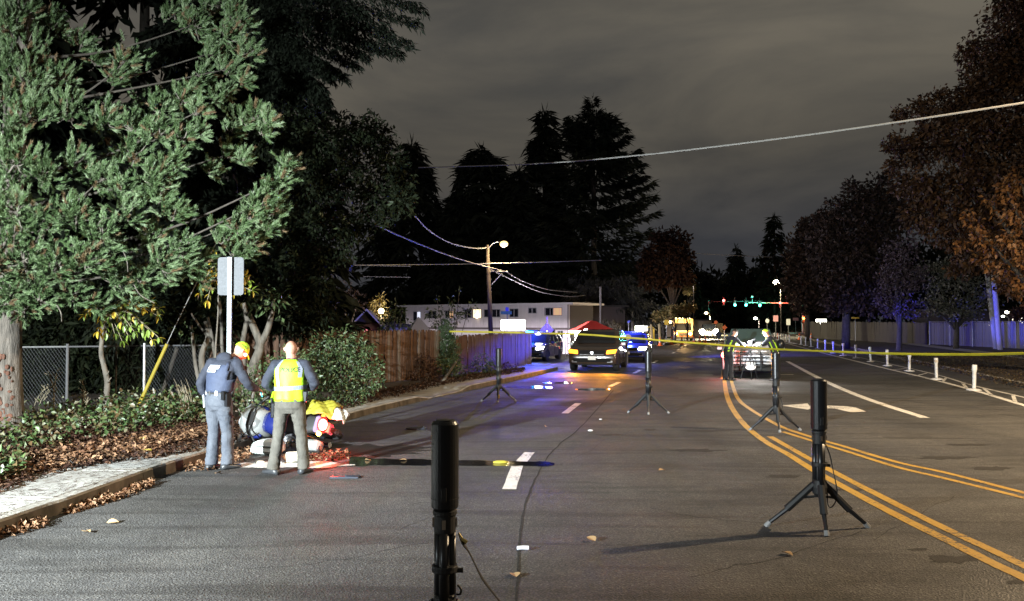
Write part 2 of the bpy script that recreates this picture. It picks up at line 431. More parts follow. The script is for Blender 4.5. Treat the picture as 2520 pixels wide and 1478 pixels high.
def resample(pl, step):
    P2 = [Vector((a, b, 0)) for a, b in pl]; out = [P2[0]]; acc = 0
    for a, b in zip(P2, P2[1:]):
        l = (b - a).length; t = 0
        while acc + (l - t) >= step:
            t += step - acc; out.append(a + (b - a) * (t / l)); acc = 0
        acc += l - t
    return [(q.x, q.y) for q in out]
KR1 = resample(KS, .375); K2 = off(KR1, .16); K3 = off(KR1, .18); K4 = off(KR1, 1.7)
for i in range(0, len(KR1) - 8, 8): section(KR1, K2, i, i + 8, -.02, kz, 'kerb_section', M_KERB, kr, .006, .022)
for i in range(0, len(KR1) - 4, 4): section(K3, K4, i, i + 4, .0, lambda y: kz(y) - .004, 'paving_slab', M_CONC, swr, .007, .006)
KRr = resample(KR, 1.0); K5 = off(KRr, -.16)
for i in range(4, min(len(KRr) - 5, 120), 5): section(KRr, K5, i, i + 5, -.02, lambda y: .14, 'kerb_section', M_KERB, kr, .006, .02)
# far left kerb corner that catches the street lamps
FK = resample([(13.2, 69.6), (15.6, 75), (19.0, 79.5), (23.5, 82.5), (27.5, 84)], 1.0); FK2 = off(FK, .5)
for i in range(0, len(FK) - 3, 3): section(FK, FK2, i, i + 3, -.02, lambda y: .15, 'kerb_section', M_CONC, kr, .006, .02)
# traffic islands of the junction far off
for (x0, y0, x1, y1, w) in ((44, 118, 56, 124, 1.2), (47, 133, 66, 138, 2.0), (30, 92, 38, 112, .25)):
    b = MB(); d = Vector((x1 - x0, y1 - y0, 0)); n = Vector((-d.y, d.x, 0)).normalized() * w
    b.prism([(x0, y0, 0), (x1, y1, 0), (x1 + n.x, y1 + n.y, 0), (x0 + n.x, y0 + n.y, 0)], (0, 0, .3)); o = b.build('traffic_island', M_CONC); o['kind'] = 'structure'

# ------------------------------------------------------------------ road markings (4 mm sheets)
M_YEL = mat('yellow_paint', (.38, .215, .028), .6, c2=(.52, .31, .05), scale=9, bump=.2, bscale=60, lo=.25, hi=.5)
M_WHT = mat('white_paint', (.50, .49, .46), .55, c2=(.74, .72, .68), scale=9, bump=.2, bscale=60, lo=.25, hi=.5)
def worn(m, hole=.60):
    """traffic wear: the asphalt shows through chips in the paint"""
    t = m.node_tree; b = t.nodes['Principled BSDF']; src = b.inputs['Base Color'].links[0].from_socket; co = t.nodes.new('ShaderNodeTexCoord')
    n = t.nodes.new('ShaderNodeTexNoise'); n.inputs['Scale'].default_value = 26; n.inputs['Detail'].default_value = 8; n.inputs['Roughness'].default_value = .7; t.links.new(co.outputs['Object'], n.inputs['Vector'])
    n2 = t.nodes.new('ShaderNodeTexNoise'); n2.inputs['Scale'].default_value = 1.7; t.links.new(co.outputs['Object'], n2.inputs['Vector'])
    a = t.nodes.new('ShaderNodeMath'); a.operation = 'MULTIPLY_ADD'; a.inputs[1].default_value = .45; t.links.new(n2.outputs['Fac'], a.inputs[0]); t.links.new(n.outputs['Fac'], a.inputs[2])
    r = t.nodes.new('ShaderNodeValToRGB'); r.color_ramp.elements[0].position = hole + .20; r.color_ramp.elements[1].position = hole + .25; t.links.new(a.outputs[0], r.inputs[0])
    mx = t.nodes.new('ShaderNodeMix'); mx.data_type = 'RGBA'; t.links.new(r.outputs[0], mx.inputs[0]); t.links.new(src, mx.inputs['A']); mx.inputs['B'].default_value = (.055, .052, .048, 1); t.links.new(mx.outputs['Result'], b.inputs['Base Color'])
worn(M_YEL); worn(M_WHT)
mk = struct_root('road_markings')
def stripe(pts, w, m, name, z=.004):
    pts = [Vector((p[0], p[1], 0)) for p in pts]; V = []; n = len(pts)
    for i, p in enumerate(pts):
        d = (pts[min(i + 1, n - 1)] - pts[max(i - 1, 0)]).normalized(); s = Vector((-d.y, d.x, 0)) * w / 2 * (1 + random.uniform(-.05, .05))
        V += [(p.x + s.x, p.y + s.y, z), (p.x - s.x, p.y - s.y, z)]
    np_mesh(name, V, [(2 * i, 2 * i + 1, 2 * i + 3, 2 * i + 2) for i in range(n - 1)], m, mk)
def gl(uv, n=5): return spline([G(*p) for p in uv], n)
def straight(a, b, k=10): return [Vector(a).lerp(Vector(b), i / k) for i in range(k + 1)]
A1 = [(2700, 1512), (2520, 1422), (2451, 1390), (2329, 1328.6), (2206, 1267.5), (2076, 1198), (2003, 1157.5), (1938, 1117), (1892, 1092), (1852, 1063), (1828, 1040), (1808, 1014), (1795, 990), (1787, 965), (1782.5, 934)]
A2 = [(2700, 1478), (2520, 1392), (2451, 1359), (2329, 1302), (2206.6, 1241), (2076, 1174), (2003, 1135), (1948, 1104), (1895, 1074)]
B1 = [(2700, 1268), (2520, 1224.7), (2329, 1178), (2206.6, 1149), (2084, 1110.7), (2003, 1086), (1925.6, 1062)]
B2 = [(2700, 1254), (2520, 1212.5), (2329, 1163.7), (2206.6, 1137), (2084, 1100.5), (2003, 1077), (1930, 1053), (1885, 1030), (1850, 1009), (1822, 988), (1809, 966), (1799, 934)]
for q, w in ((A1, .12), (A2, .11), (B1, .10), (B2, .10)): stripe(gl(q), w, M_YEL, 'yellow_line')
stripe(straight((7.28, 27.9, 0), (33.5, 125, 0), 20), .12, M_YEL, 'yellow_line'); stripe(straight((7.55, 27.9, 0), (33.8, 125, 0), 20), .12, M_YEL, 'yellow_line')
stripe(gl([(2277, 1028), (2125, 978), (2023, 934), (1938, 889)]), .20, M_WHT, 'lane_line')
stripe(gl([(2700, 1050), (2520, 997), (2410, 964), (2288, 931.6), (2166, 903), (2060, 877), (2020, 867), (1975, 855), (1920, 840)]), .17, M_WHT, 'edge_line')
stripe(gl([(2700, 1022), (2520, 977.5), (2390, 947), (2308, 922.5), (2211, 900), (2118, 880), (2040, 864)]), .09, M_WHT, 'edge_line')
E1 = gl([(2520, 997), (2410, 964), (2288, 931.6), (2166, 903), (2060, 877)], 4); E2g = gl([(2520, 977.5), (2390, 947), (2308, 922.5), (2211, 900), (2118, 880)], 4)
for i in range(1, 13, 2):
    a, b = E1[i], E2g[i]; stripe(straight(a.lerp(b, .08), a.lerp(b, .92), 3), .09, M_WHT, 'hatch_line')
for a, b in (((1253, 1204), (1273, 1146)), ((1283, 1136), (1303, 1113)), ((1390, 1017), (1423, 992)), ((1500, 951), (1524, 940)), ((1560, 918.5), (1575, 910.5)),
             ((1606, 893), (1617, 887)), ((1655, 869), (1660, 866.5)), ((1667, 861), (1672, 858)), ((1676, 855.5), (1679, 853)), ((1684, 851), (1688, 848.5))):
    stripe(straight(G(*a), G(*b), 4), .16, M_WHT, 'lane_dash')
stripe(straight(G(1906, 921.5), G(1953, 921.5), 4), .14, M_WHT, 'lane_dash')
# turn arrow, pointing left
ar = [(1924, 998), (1987, 992.5), (1992, 998.5), (2040, 998), (2082, 999.5), (2106, 1003), (2131, 1012.5), (2093, 1014.5), (2076, 1010.5), (2054, 1005), (2000, 1004), (1988, 1008)]
b = MB(); pts = [G(*p) for p in ar]; c = sum(pts, Vector()) / len(pts)
b.add([(p.x, p.y, .0045) for p in pts], [tuple(range(len(pts)))]); b.build('turn_arrow', M_WHT, mk)
# tar seam, stains and puddles on the asphalt
M_TAR = mat('tar', (.026, .025, .024), .95, c2=(.045, .044, .042), scale=20, bump=.6, bscale=90, spec=.15)
M_STAIN = mat('stain', (.024, .022, .020), .8, c2=(.038, .035, .032), scale=14, bump=.5, bscale=80, spec=.3)
def decal(name, pts, m, z=.003, root=None, kind='structure', amp=0):
    b = MB(); b.add([(p.x, p.y, z) for p in pts], [tuple(range(len(pts)))]); o = b.build(name, m, root)
    if kind and root is None: o['kind'] = kind
    return o
seam = gl([(1510, 960), (1440, 1040), (1380, 1090), (1345, 1130), (1318, 1180), (1295, 1240), (1278, 1330), (1272, 1478), (1268, 1600)], 5)
seam = [p + Vector((random.uniform(-.012, .012), 0, 0)) for p in seam]
V = []
for i, p in enumerate(seam): w = .007 + .008 * random.random(); V += [(p.x - w, p.y, .0025), (p.x + w, p.y, .0025)]
o = np_mesh('tar_seam', V, [(2 * i, 2 * i + 1, 2 * i + 3, 2 * i + 2) for i in range(len(seam) - 1)], M_TAR); o['kind'] = 'structure'
def streak(u, v, du, dv, name='road_stain', m=None, n=26, z=.0025, rough=.35):
    pts = []
    for k in range(n):
        a = 2 * PI * k / n; r = 1 + random.uniform(-rough, rough); pts.append(G(u + du * math.cos(a) * r, v + dv * math.sin(a) * r))
    return decal(name, pts, m or M_STAIN, z)
for s in ((1925, 1172, 44, 4), (1712, 1108, 60, 3.5), (2330, 1126, 66, 4), (2445, 1152, 50, 4), (2260, 1352, 22, 4), (2350, 1376, 70, 9), (2500, 1432, 20, 5), (2105, 1205, 55, 2.5), (1600, 1057, 16, 2), (1740, 1060, 55, 2), (2380, 1094, 50, 2.2), (1500, 1070, 30, 1.8)):
    streak(*s)
M_WET = mat('water', (.008, .008, .009), .07, spec=.6, c2=(.012, .012, .012), scale=4, bump=.04, bscale=9)
M_SPILL_REFL = mat('spill_reflection', (.55, .54, .50), .25, c2=(.80, .79, .74), scale=7, bump=.1, bscale=20, lo=.3, hi=.55)  # pale colour stands in for the bright reflection on the spill
def band(name, top, bot, m, z):
    pts = [G(*p) for p in top] + [G(*p) for p in reversed(bot)]
    b = MB(); n = len(top); T = [G(*p) for p in top]; B = [G(*p) for p in bot]
    b.add([(p.x, p.y, z) for p in T] + [(p.x, p.y, z) for p in B], [(i, i + 1, n + i + 1, n + i) for i in range(n - 1)])
    o = b.build(name, m); o['kind'] = 'structure'; return o
us = list(range(860, 1376, 12)); tp = []; bt = []
for i, uu in enumerate(us):
    q = (uu - 860) / 515.; mid = 1137 + 6 * q; hw = (9.5 - 3.5 * q) * (1 if q < .95 else (1 - q) * 20) + random.uniform(-.9, .9)
    if uu < 900: hw += 4
    tp.append((uu, mid - max(hw, .4))); bt.append((uu, mid + max(hw * .8, .4) - (0 if q > .2 else 0)))
band('puddle', tp, bt, M_WET, .006)
us = list(range(490, 880, 12)); tp = []; bt = []
for i, uu in enumerate(us):
    q = (uu - 490) / 380.; mid = 1147 - 2 * q; hw = (8.0 + 2 * math.sin(uu * .05)) * min(1, q * 8, (1.03 - q) * 6) + random.uniform(-1, 1)
    tp.append((uu, mid - max(hw, .5))); bt.append((uu, mid + max(hw * .7, .5)))
band('spilled_liquid', tp, bt, M_SPILL_REFL, .008)
streak(905, 1108, 150, 15, 'wet_shade_patch', mat('wet_shade_patch', (.012, .011, .010), .42, c2=(.022, .020, .018), scale=5, bump=.35, bscale=70), 40, .0035, .30)  # wet asphalt, with the shade lying there put into its dark colour
streak(1305, 953, 60, 3.2, 'puddle', M_WET, 24, .004, .25); streak(1370, 942, 40, 1.6, 'puddle', M_WET, 20, .004, .25); streak(1455, 958, 40, 3, 'puddle', M_WET, 20, .004, .3)
for s in ((1640, 905, 60, 5), (1700, 925, 90, 6), (1720, 885, 60, 5), (1700, 862, 50, 5)): streak(*s, 'puddle', mat('damp', (.035, .035, .037), .55, c2=(.050, .049, .050), scale=6, bump=.12, bscale=60), 24, .003, .35)

# hairline cracks branching off the seam
random.seed(12)
for k, (u, v, du, dv, n) in enumerate(((1330, 1155, 22, -9, 14), (1600, 1250, 26, 5, 12), (900, 1330, 24, -14, 12), (1700, 1420, 30, -10, 14), (2150, 1330, 24, -16, 10), (600, 1400, 34, -6, 14), (1480, 1010, 16, 3, 12), (1150, 1240, -20, 8, 10))):
    p = [G(u, v)]; uu, vv = u, v
    for i in range(n): uu += du * random.uniform(.5, 1.3); vv += dv * random.uniform(-.2, 1.6); p.append(G(uu, vv))
    V = []
    for i, q in enumerate(p): w = random.uniform(.003, .008); V += [(q.x, q.y - w, .002), (q.x, q.y + w, .002)]
    o = np_mesh('road_crack', V, [(2 * i, 2 * i + 1, 2 * i + 3, 2 * i + 2) for i in range(len(p) - 1)], M_TAR); o['kind'] = 'structure'
random.seed(7)
# ================================================================== VEGETATION, LEFT
M_BARK = mat('pine_bark', (.050, .042, .034), .9, c2=(.13, .11, .092), scale=5, bump=.9, bscale=16, stretch=(3.2, 3.2, .7))
M_BARKR = mat('red_bark', (.060, .028, .018), .9, c2=(.12, .050, .030), scale=9, bump=.7, bscale=30)
M_BARK2 = mat('smooth_bark', (.065, .055, .042), .8, c2=(.14, .12, .098), scale=7, bump=.5, bscale=22, stretch=(2, 2, .6))
M_BARKD = mat('dark_bark', (.030, .024, .018), .9, c2=(.06, .05, .04), scale=6, bump=.6)
M_NEED = leafmat('pine_needles', [(.022, .041, .014), (.048, .081, .028), (.084, .132, .052), (.122, .174, .082), (.19, .235, .135)], .5, .4, tone=True)
M_NEEDB = leafmat('dry_needles', [(.10, .06, .03), (.15, .09, .045), (.09, .09, .04)], .6)
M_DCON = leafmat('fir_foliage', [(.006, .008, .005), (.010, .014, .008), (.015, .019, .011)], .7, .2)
M_DCON2 = leafmat('cedar_foliage', [(.022, .024, .022), (.035, .037, .036), (.05, .05, .05)], .6, .3)
M_DLEAF = leafmat('evergreen_leaves', [(.004, .006, .003), (.007, .010, .004), (.013, .017, .007)], .7, .1)
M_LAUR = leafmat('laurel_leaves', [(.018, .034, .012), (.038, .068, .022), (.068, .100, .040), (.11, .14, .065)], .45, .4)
M_SHR = leafmat('shrub_leaves', [(.025, .045, .018), (.05, .085, .03), (.09, .12, .05)], .45, .5)
M_IVY = leafmat('bramble_leaves', [(.02, .035, .012), (.035, .065, .020), (.07, .11, .036), (.08, .045, .02), (.14, .16, .10)], .45, .5)
M_YGLINT = leafmat('yellow_glint', [(.12, .16, .02), (.25, .26, .03), (.42, .33, .04), (.16, .20, .05)], .5, .4)
M_LIT = leafmat('brown_leaves', [(.020, .008, .005), (.036, .014, .008), (.060, .026, .014), (.11, .060, .032), (.028, .012, .007)], .75, .3)
M_LITP = leafmat('pale_leaves', [(.09, .040, .020), (.17, .085, .042), (.27, .16, .09), (.13, .065, .035)], .7, .3)
M_DRY = mat('dry_stem', (.16, .13, .08), .8, c2=(.26, .22, .15), scale=9)

# ---- the big pine beside the footpath
PB = G(14, 1052, .2)
pine = thing('pine_tree', 'big floodlit pine tree at the left edge with spreading blue-green boughs', 'tree', PB)
tr_pts = [(0, 0, -.1), (-.02, 0, .6), (-.05, .02, 1.6), (-.07, .05, 3.0), (0, .1, 5.0), (.15, .1, 7.5), (.2, .1, 10.5)]
one(lambda b: b.tube(spline(tr_pts, 4), [.36, .31, .285, .27, .26, .255, .25, .25, .245, .24, .235, .23, .22, .21, .20, .19, .18, .17, .16, .15, .13, .11, .09, .07, .05], 20), 'trunk', M_BARK, pine, smooth=True)
b = MB()
for i in range(110):
    z = random.uniform(0, 1.45); a = random.uniform(-1.9, -.6); r = .30 - .02 * z
    b.ell((r * math.cos(a) - .03 * z, r * math.sin(a), z * z * .6), (random.uniform(.012, .032), .008, random.uniform(.015, .05)), 6, 4, (0, 0, a + PI / 2))
o = b.build('loose_bark', M_BARKR, pine); o['kind'] = 'stuff'
blob_uv = [(-30, 110, 13.4, 70), (60, 120, 13.5, 55), (130, 60, 14, 36), (200, 105, 14.4, 30), (60, 205, 13, 62), (150, 190, 13.5, 42), (230, 150, 14.5, 26), (285, 195, 14, 32), (310, 150, 14, 22), (60, 290, 12.8, 62),
 (170, 275, 13, 45), (260, 295, 13, 40), (330, 315, 13, 36), (400, 270, 13, 34), (450, 245, 13, 26), (485, 275, 12.8, 22), (395, 330, 12.5, 42), (330, 380, 12.5, 42), (450, 340, 12.5, 30), (492, 330, 12.6, 16), (-20, 380, 12.2, 60),
 (40, 400, 12, 50), (110, 430, 12.2, 46), (190, 400, 12.6, 40), (250, 440, 12.6, 42), (310, 470, 12.3, 42), (380, 440, 12.3, 40), (420, 400, 12.4, 34), (-30, 500, 11.8, 60), (40, 520, 11.8, 58), (110, 555, 12, 52),
 (190, 530, 12, 50), (255, 570, 12, 44), (310, 520, 12.2, 34), (395, 490, 12.4, 34), (430, 530, 12.4, 34), (-20, 640, 12.2, 66), (60, 640, 12.2, 56), (140, 650, 12, 52), (210, 640, 12, 48), (265, 620, 12.2, 34), (290, 690, 12.8, 36), (30, 720, 12.4, 48),
 (100, 735, 12.4, 38), (330, 740, 13.2, 22), (180, 725, 12.6, 30), (395, 650, 12.6, 36), (445, 610, 12.5, 30), (420, 690, 13, 24), (370, 590, 12.8, 34), (240, 755, 12.9, 22), (60, 760, 13.0, 26), (345, 690, 12.9, 28), (460, 655, 12.8, 22),
 (660, 300, 12.5, 18), (632, 285, 12.6, 18), (645, 325, 12.6, 14), (605, 300, 13.2, 22), (572, 320, 13.5, 22), (560, 380, 13.5, 24), (600, 392, 13.2, 16),
 (705, 410, 12, 16), (690, 440, 12, 20), (665, 470, 12, 24), (640, 500, 12, 28), (672, 520, 12.1, 24), (615, 530, 12.1, 32), (655, 560, 12.2, 28), (585, 560, 12.2, 30), (620, 590, 12.3, 26), (555, 590, 12.4, 26), (530, 570, 12.5, 18), (575, 625, 12.5, 17), (605, 622, 12.6, 14),
 (480, 60, 15, 46), (560, 90, 15, 44), (590, 50, 15, 42), (610, 130, 14.5, 32), (540, 15, 15.5, 46), (430, 35, 16, 36), (560, 170, 14.8, 30), (520, 130, 15, 34), (600, 200, 14.6, 20), (500, 190, 15, 24), (555, 230, 14.8, 20), (470, 215, 14.6, 20),
 (15, 60, 13, 40), (20, 160, 13, 40), (10, 250, 12.8, 42), (18, 330, 12.6, 42), (10, 450, 12.2, 42), (8, 580, 12, 44), (15, 680, 12.4, 38), (15, 745, 13, 26), (50, 30, 13.4, 40),
 (520, 420, 14.2, 18), (500, 640, 13.0, 20), (500, 690, 13.3, 16), (530, 240, 14.5, 16)]
rsp = np.random.RandomState(3)
need_v = []; need_f = []; offn = 0
limbs = MB(); limb2 = MB()
def shoot_set(cx, cy, cz, r, n, out):
    """bottle-brush shoots round a blob centre"""
    global offn
    d = rand_dirs(n, rsp); rr = r * (.25 + .8 * rsp.rand(n)); p = np.array([cx, cy, cz]) + d * rr[:, None]
    ax = d * .55 + np.array(out) * .55 + rsp.normal(size=(n, 3)) * .30; ax[:, 2] += .42; ax /= np.linalg.norm(ax, axis=1)[:, None]
    K = 84; ln = .11 + .10 * rsp.rand(n)
    t = rsp.rand(n, K); base = p[:, None, :] + ax[:, None, :] * (t * ln[:, None])[:, :, None]
    rd = rsp.normal(size=(n, K, 3)); rd -= ax[:, None, :] * (rd * ax[:, None, :]).sum(2, keepdims=True); rd /= np.linalg.norm(rd, axis=2, keepdims=True) + 1e-9
    nd = rd * .62 + ax[:, None, :] * (.75 + .6 * t[:, :, None]); nd /= np.linalg.norm(nd, axis=2, keepdims=True)
    L = .050 + .030 * rsp.rand(n, K, 1)
    s = np.cross(nd, rsp.normal(size=(n, K, 3))); s /= np.linalg.norm(s, axis=2, keepdims=True) + 1e-9
    V = np.stack([base + s * .0050, base - s * .0050, base + nd * L], 2).reshape(-1, 3)
    m = len(V) // 3
    need_v.append(V); need_f.append(np.arange(m * 3).reshape(m, 3) + offn); offn += m * 3
    return p, ax
TRK = lambda z: PB + Vector((0, .08, z))
for (u, v, d, rp) in blob_uv:
    c = P(u, v, d); r = SZ(rp, d) * .96
    zt = max(2.6, min(9.5, c.z - .2 - .12 * (c - PB).length)); A = TRK(zt - PB.z * 0); A = Vector((PB.x, PB.y + .08, zt))
    mid = A.lerp(c, .5) + Vector((random.uniform(-.25, .25), random.uniform(-.2, .25), random.uniform(-.3, -.05)))
    if random.random() < .09: limbs.tube([p - PB for p in spline([A, mid, c], 5)], [.034 - .0026 * i for i in range(11)], 6)
    out = (c - A).normalized()
    n = int(20 + 520 * r * r)
    pts, ax = shoot_set(c.x - PB.x, c.y - PB.y, c.z - PB.z, r, n, tuple(out))
    for q in range(0, n, 5):
        e = Vector(pts[q]); m2 = (c - PB).lerp(e, .5) + Vector((0, 0, -.04)); limb2.tube([c - PB, m2, e], [.014, .010, .005], 4, cap=False)
# dim inner boughs behind the lit ones
for k in range(60):
    u = rsp.uniform(0, 620); v = rsp.uniform(120, 700)
    if 430 < u < 640 and 380 < v < 560: continue
    c = P(u, v, rsp.uniform(14.6, 16.5)); r = rsp.uniform(.2, .42)
    shoot_set(c.x - PB.x, c.y - PB.y, c.z - PB.z, r, int(4 + 50 * r * r), (0.3, -.5, 0))
limbs.build('limbs', M_BARKD, pine, smooth=True); o = limb2.build('twigs', M_BARK2, pine); o['kind'] = 'stuff'
V = np.concatenate(need_v); Fc = np.concatenate(need_f)
# one in nine shoots browned off, as on the inner twigs
nsh = len(Fc) // 84; brown = np.repeat(rsp.rand(nsh) < .08, 84)
tone_ = np.repeat(np.clip(rsp.rand(nsh) * .72, 0, 1), 84)
def sub(V, Fc, mask, name, m):
    f = Fc[mask]; vv = V[f.reshape(-1)]; o = np_mesh(name, vv, np.arange(len(vv)).reshape(-1, 3), m, pine); o['kind'] = 'stuff'
    a_ = o.data.attributes.new('tone', 'FLOAT', 'POINT'); a_.data.foreach_set('value', np.repeat(tone_[mask], 3).astype(np.float32))
sub(V, Fc, ~brown, 'crown', M_NEED); sub(V, Fc, brown, 'browned_needles', M_NEEDB)
# bare curved dead twigs
b = MB()
for (u0, v0, u1, v1, u2, v2, d) in ((300, 610, 312, 640, 315, 668, 12.2), (140, 750, 150, 770, 152, 790, 12.2), (400, 665, 412, 672, 424, 670, 12.2), (330, 700, 345, 725, 380, 745, 12.5), (240, 555, 250, 540, 270, 536, 12)):
    b.tube([p - PB for p in spline([P(u0, v0, d), P(u1, v1, d - .1), P(u2, v2, d)], 4)], .008, 5)
b.build('dead_twigs', M_BARK2, pine)['kind'] = 'stuff'

def conifer(name, label, loc, H, R, z0=1, nb=150, ns=30, L=.8, W=.16, m=None, cat='tree', group=None, tr=.28, **k):
    t = thing(name, label, cat, loc, 0, group)
    one(lambda b: b.tube([(0, 0, -.3), (0, 0, H * .5), (0, 0, H * .97)], [tr, tr * .6, .03], 8), 'trunk', M_BARKD, t, smooth=True)
    V, Fc = conifer_mesh(H, R, z0, nb, ns, L, W, **k)
    o = np_mesh('crown', V, Fc, m or M_DCON, t); o['kind'] = 'stuff'
    return t
# black conifer overhead behind the pine
c = P(560, 980, 23.5); bx, by = -8.3, 23.0
big = thing('fir_tree', 'huge black fir looming behind the pine, its boughs reaching over the top of the picture', 'tree', (bx, by, .2))
one(lambda b: b.tube([(0, 0, -.3), (0, 0, 8), (0, 0, 20)], [.5, .35, .1], 10), 'trunk', M_BARKD, big, smooth=True)
rsb = np.random.RandomState(11); Vs = []; Fs = []; offb = 0
def bough(p0, p1, n, w, L=.16, sag=.4, W=.05):
    global offb
    p0 = np.array(p0); p1 = np.array(p1); t = rsb.rand(n) ** .8; ax = p1 - p0; ln = np.linalg.norm(ax); ax = ax / ln
    sd = np.cross(ax, [0, 0, 1.]); sd /= np.linalg.norm(sd) + 1e-9
    ww = w * (1 - t ** 2 * .8) * (rsb.rand(n) * 2 - 1)
    c = p0 + (p1 - p0) * t[:, None] + sd * ww[:, None]; c[:, 2] -= sag * np.abs(ww) + .22 * rsb.rand(n) - .10 * np.sin(t * PI)
    D = ax * .5 + sd * np.sign(ww)[:, None] * .6 + rsb.normal(size=(n, 3)) * .35; D[:, 2] -= .55
    v, f = leaves(c, D, rsb.normal(size=(n, 3)) * .5 + np.array([0, 0, 1.]), L * (.5 + rsb.rand(n)), W * (.6 + .8 * rsb.rand(n)))
    Vs.append(v); Fs.append(f + offb); offb += len(v)
tips = [(1046, 10, 20), (1030, 45, 20), (1010, 95, 20), (985, 118, 20), (940, 112, 20.5), (905, 128, 20.5), (960, 60, 20), (880, 150, 21), (850, 178, 21), (862, 60, 20), (900, 20, 20), (820, 185, 21.5), (790, 200, 22), (800, 212, 22),
        (830, 165, 21), (770, 130, 21), (740, 100, 21), (720, 190, 21.5), (808, 236, 22), (826, 268, 22), (800, 290, 22.5), (770, 270, 22), (700, 60, 21), (650, 30, 21.5), (690, 250, 22), (660, 140, 21.5), (1000, -40, 20), (900, -60, 20), (780, -50, 20), (960, -90, 19)]
for (u, v, d) in tips:
    q = P(u, v, d); a = Vector((bx + .4, by, q.z + 1.2 + .25 * (q.x - bx)))
    bough(a, q, 1500, .75)
for k in range(170):
    z = rsb.uniform(2.0, 17); az = rsb.uniform(0, 2 * PI); ln = rsb.uniform(2.2, 4.0) * (1 - z / 26)
    bough((bx, by, z), (bx + ln * math.cos(az), by + ln * math.sin(az), z - rsb.uniform(.5, 1.5)), 260, .6, .34, .4, .12)
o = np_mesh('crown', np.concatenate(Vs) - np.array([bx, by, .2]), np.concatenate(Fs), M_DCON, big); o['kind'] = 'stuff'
# further dark firs closing the left background
for i, (x, y, H, R) in enumerate(((-15.5, 22, 19, 4.5), (-12.0, 26, 22, 5), (-19, 28, 20, 5.5), (-9.5, 30, 14, 4.2))):
    conifer('fir_tree', ('tall black fir behind the chain link fence, leftmost of the dark trees', 'tall dark fir behind the chain link gap, right of the leftmost fir', 'black fir deep behind the fence at the far left edge', 'short dark fir behind the broadleaf tree')[i],
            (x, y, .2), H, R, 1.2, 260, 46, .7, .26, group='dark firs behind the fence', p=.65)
# broad dark evergreen over the sign and the shrubs
def P_blobs(l, base, s=1.0): return [(*(P(u, v, d) - base), SZ(r, d) * s) for u, v, d, r in l]
TB = Vector((-5.6, 18.6, .2))
bt_ = thing('evergreen_tree', 'large dark broadleaf evergreen leaning right over the fence and shrubs', 'tree', TB)
bl = [(700, 330, 20, 70), (780, 350, 20, 70), (850, 340, 20, 60), (905, 318, 20, 42), (935, 350, 20, 44), (962, 400, 19.6, 40), (985, 450, 19.4, 36), (985, 500, 19.2, 34), (930, 480, 19.6, 56), (860, 430, 20, 70), (780, 450, 20, 70), (720, 440, 20.5, 60),
      (950, 535, 19.2, 24), (890, 545, 19.3, 34), (905, 585, 19.3, 13), (850, 560, 19.4, 42), (840, 610, 19.3, 34), (800, 640, 19.3, 34), (790, 560, 20, 56), (720, 560, 20, 60), (740, 650, 19.6, 50), (680, 640, 20, 50), (790, 700, 19.3, 30), (740, 720, 19.6, 44), (680, 730, 20, 50), (700, 800, 20.5, 40), (780, 770, 20, 34), (745, 800, 20, 40), (640, 780, 21, 50)]
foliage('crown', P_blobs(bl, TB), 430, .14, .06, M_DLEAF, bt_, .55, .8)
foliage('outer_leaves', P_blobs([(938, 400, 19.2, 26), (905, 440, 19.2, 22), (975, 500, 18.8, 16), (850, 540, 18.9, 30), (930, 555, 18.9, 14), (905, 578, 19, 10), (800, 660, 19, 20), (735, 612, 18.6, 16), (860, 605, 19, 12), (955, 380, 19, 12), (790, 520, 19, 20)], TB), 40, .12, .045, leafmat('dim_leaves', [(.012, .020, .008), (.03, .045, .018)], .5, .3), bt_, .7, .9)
def stem(b, uvs, d, r0, r1, base, n=5):
    p = spline([P(u, v, dd) if len(t) == 3 and (dd := t[2]) else P(u, v, d) for t in uvs for (u, v) in [t[:2]]], n); k = len(p)
    b.tube([q - base for q in p], [r0 + (r1 - r0) * i / (k - 1) for i in range(k)], 8)
b = MB()
for uvs, r0, r1 in (([(606, 975), (622, 905), (640, 850), (622, 800), (610, 770)], .13, .06), ([(632, 860), (655, 820), (668, 775), (675, 735)], .09, .04), ([(600, 900), (598, 840), (606, 790), (600, 745)], .07, .04)): stem(b, uvs, 17.4, r0, r1, TB)
b.build('trunk', M_BARK2, bt_, smooth=True)
# a second multi-stemmed shrub tree, left of the sign post
T2 = P(500, 985, 17.6); T2.z = .2
t2 = thing('shrub_tree', 'multi stemmed pale barked shrub tree behind the sign post', 'tree', T2)
b = MB()
for uvs, r0, r1 in (([(510, 980), (500, 920), (497, 870), (512, 830), (506, 790)], .085, .05), ([(498, 970), (482, 900), (476, 850), (470, 800)], .055, .03), ([(540, 960), (530, 880), (520, 820), (512, 780)], .05, .03), ([(520, 840), (490, 800), (470, 770)], .03, .02), ([(565, 960), (548, 870), (545, 800), (540, 740)], .045, .03), ([(585, 870), (600, 830), (614, 800)], .02, .012)): stem(b, uvs, 17.6, r0, r1, T2)
b.build('trunk', M_BARK2, t2, smooth=True)
foliage('crown', P_blobs([(440, 800, 17.6, 34), (480, 770, 17.8, 40), (540, 760, 18, 36), (600, 760, 17.6, 34), (470, 830, 17.8, 26), (655, 735, 17, 30), (690, 745, 17, 26), (640, 700, 17.4, 34), (700, 790, 17.4, 22), (560, 800, 18.4, 40), (420, 760, 18, 30), (400, 700, 18.5, 50), (560, 700, 18.5, 50), (480, 700, 18.5, 50)], T2), 90, .15, .055, M_DLEAF, t2, .5, .8)
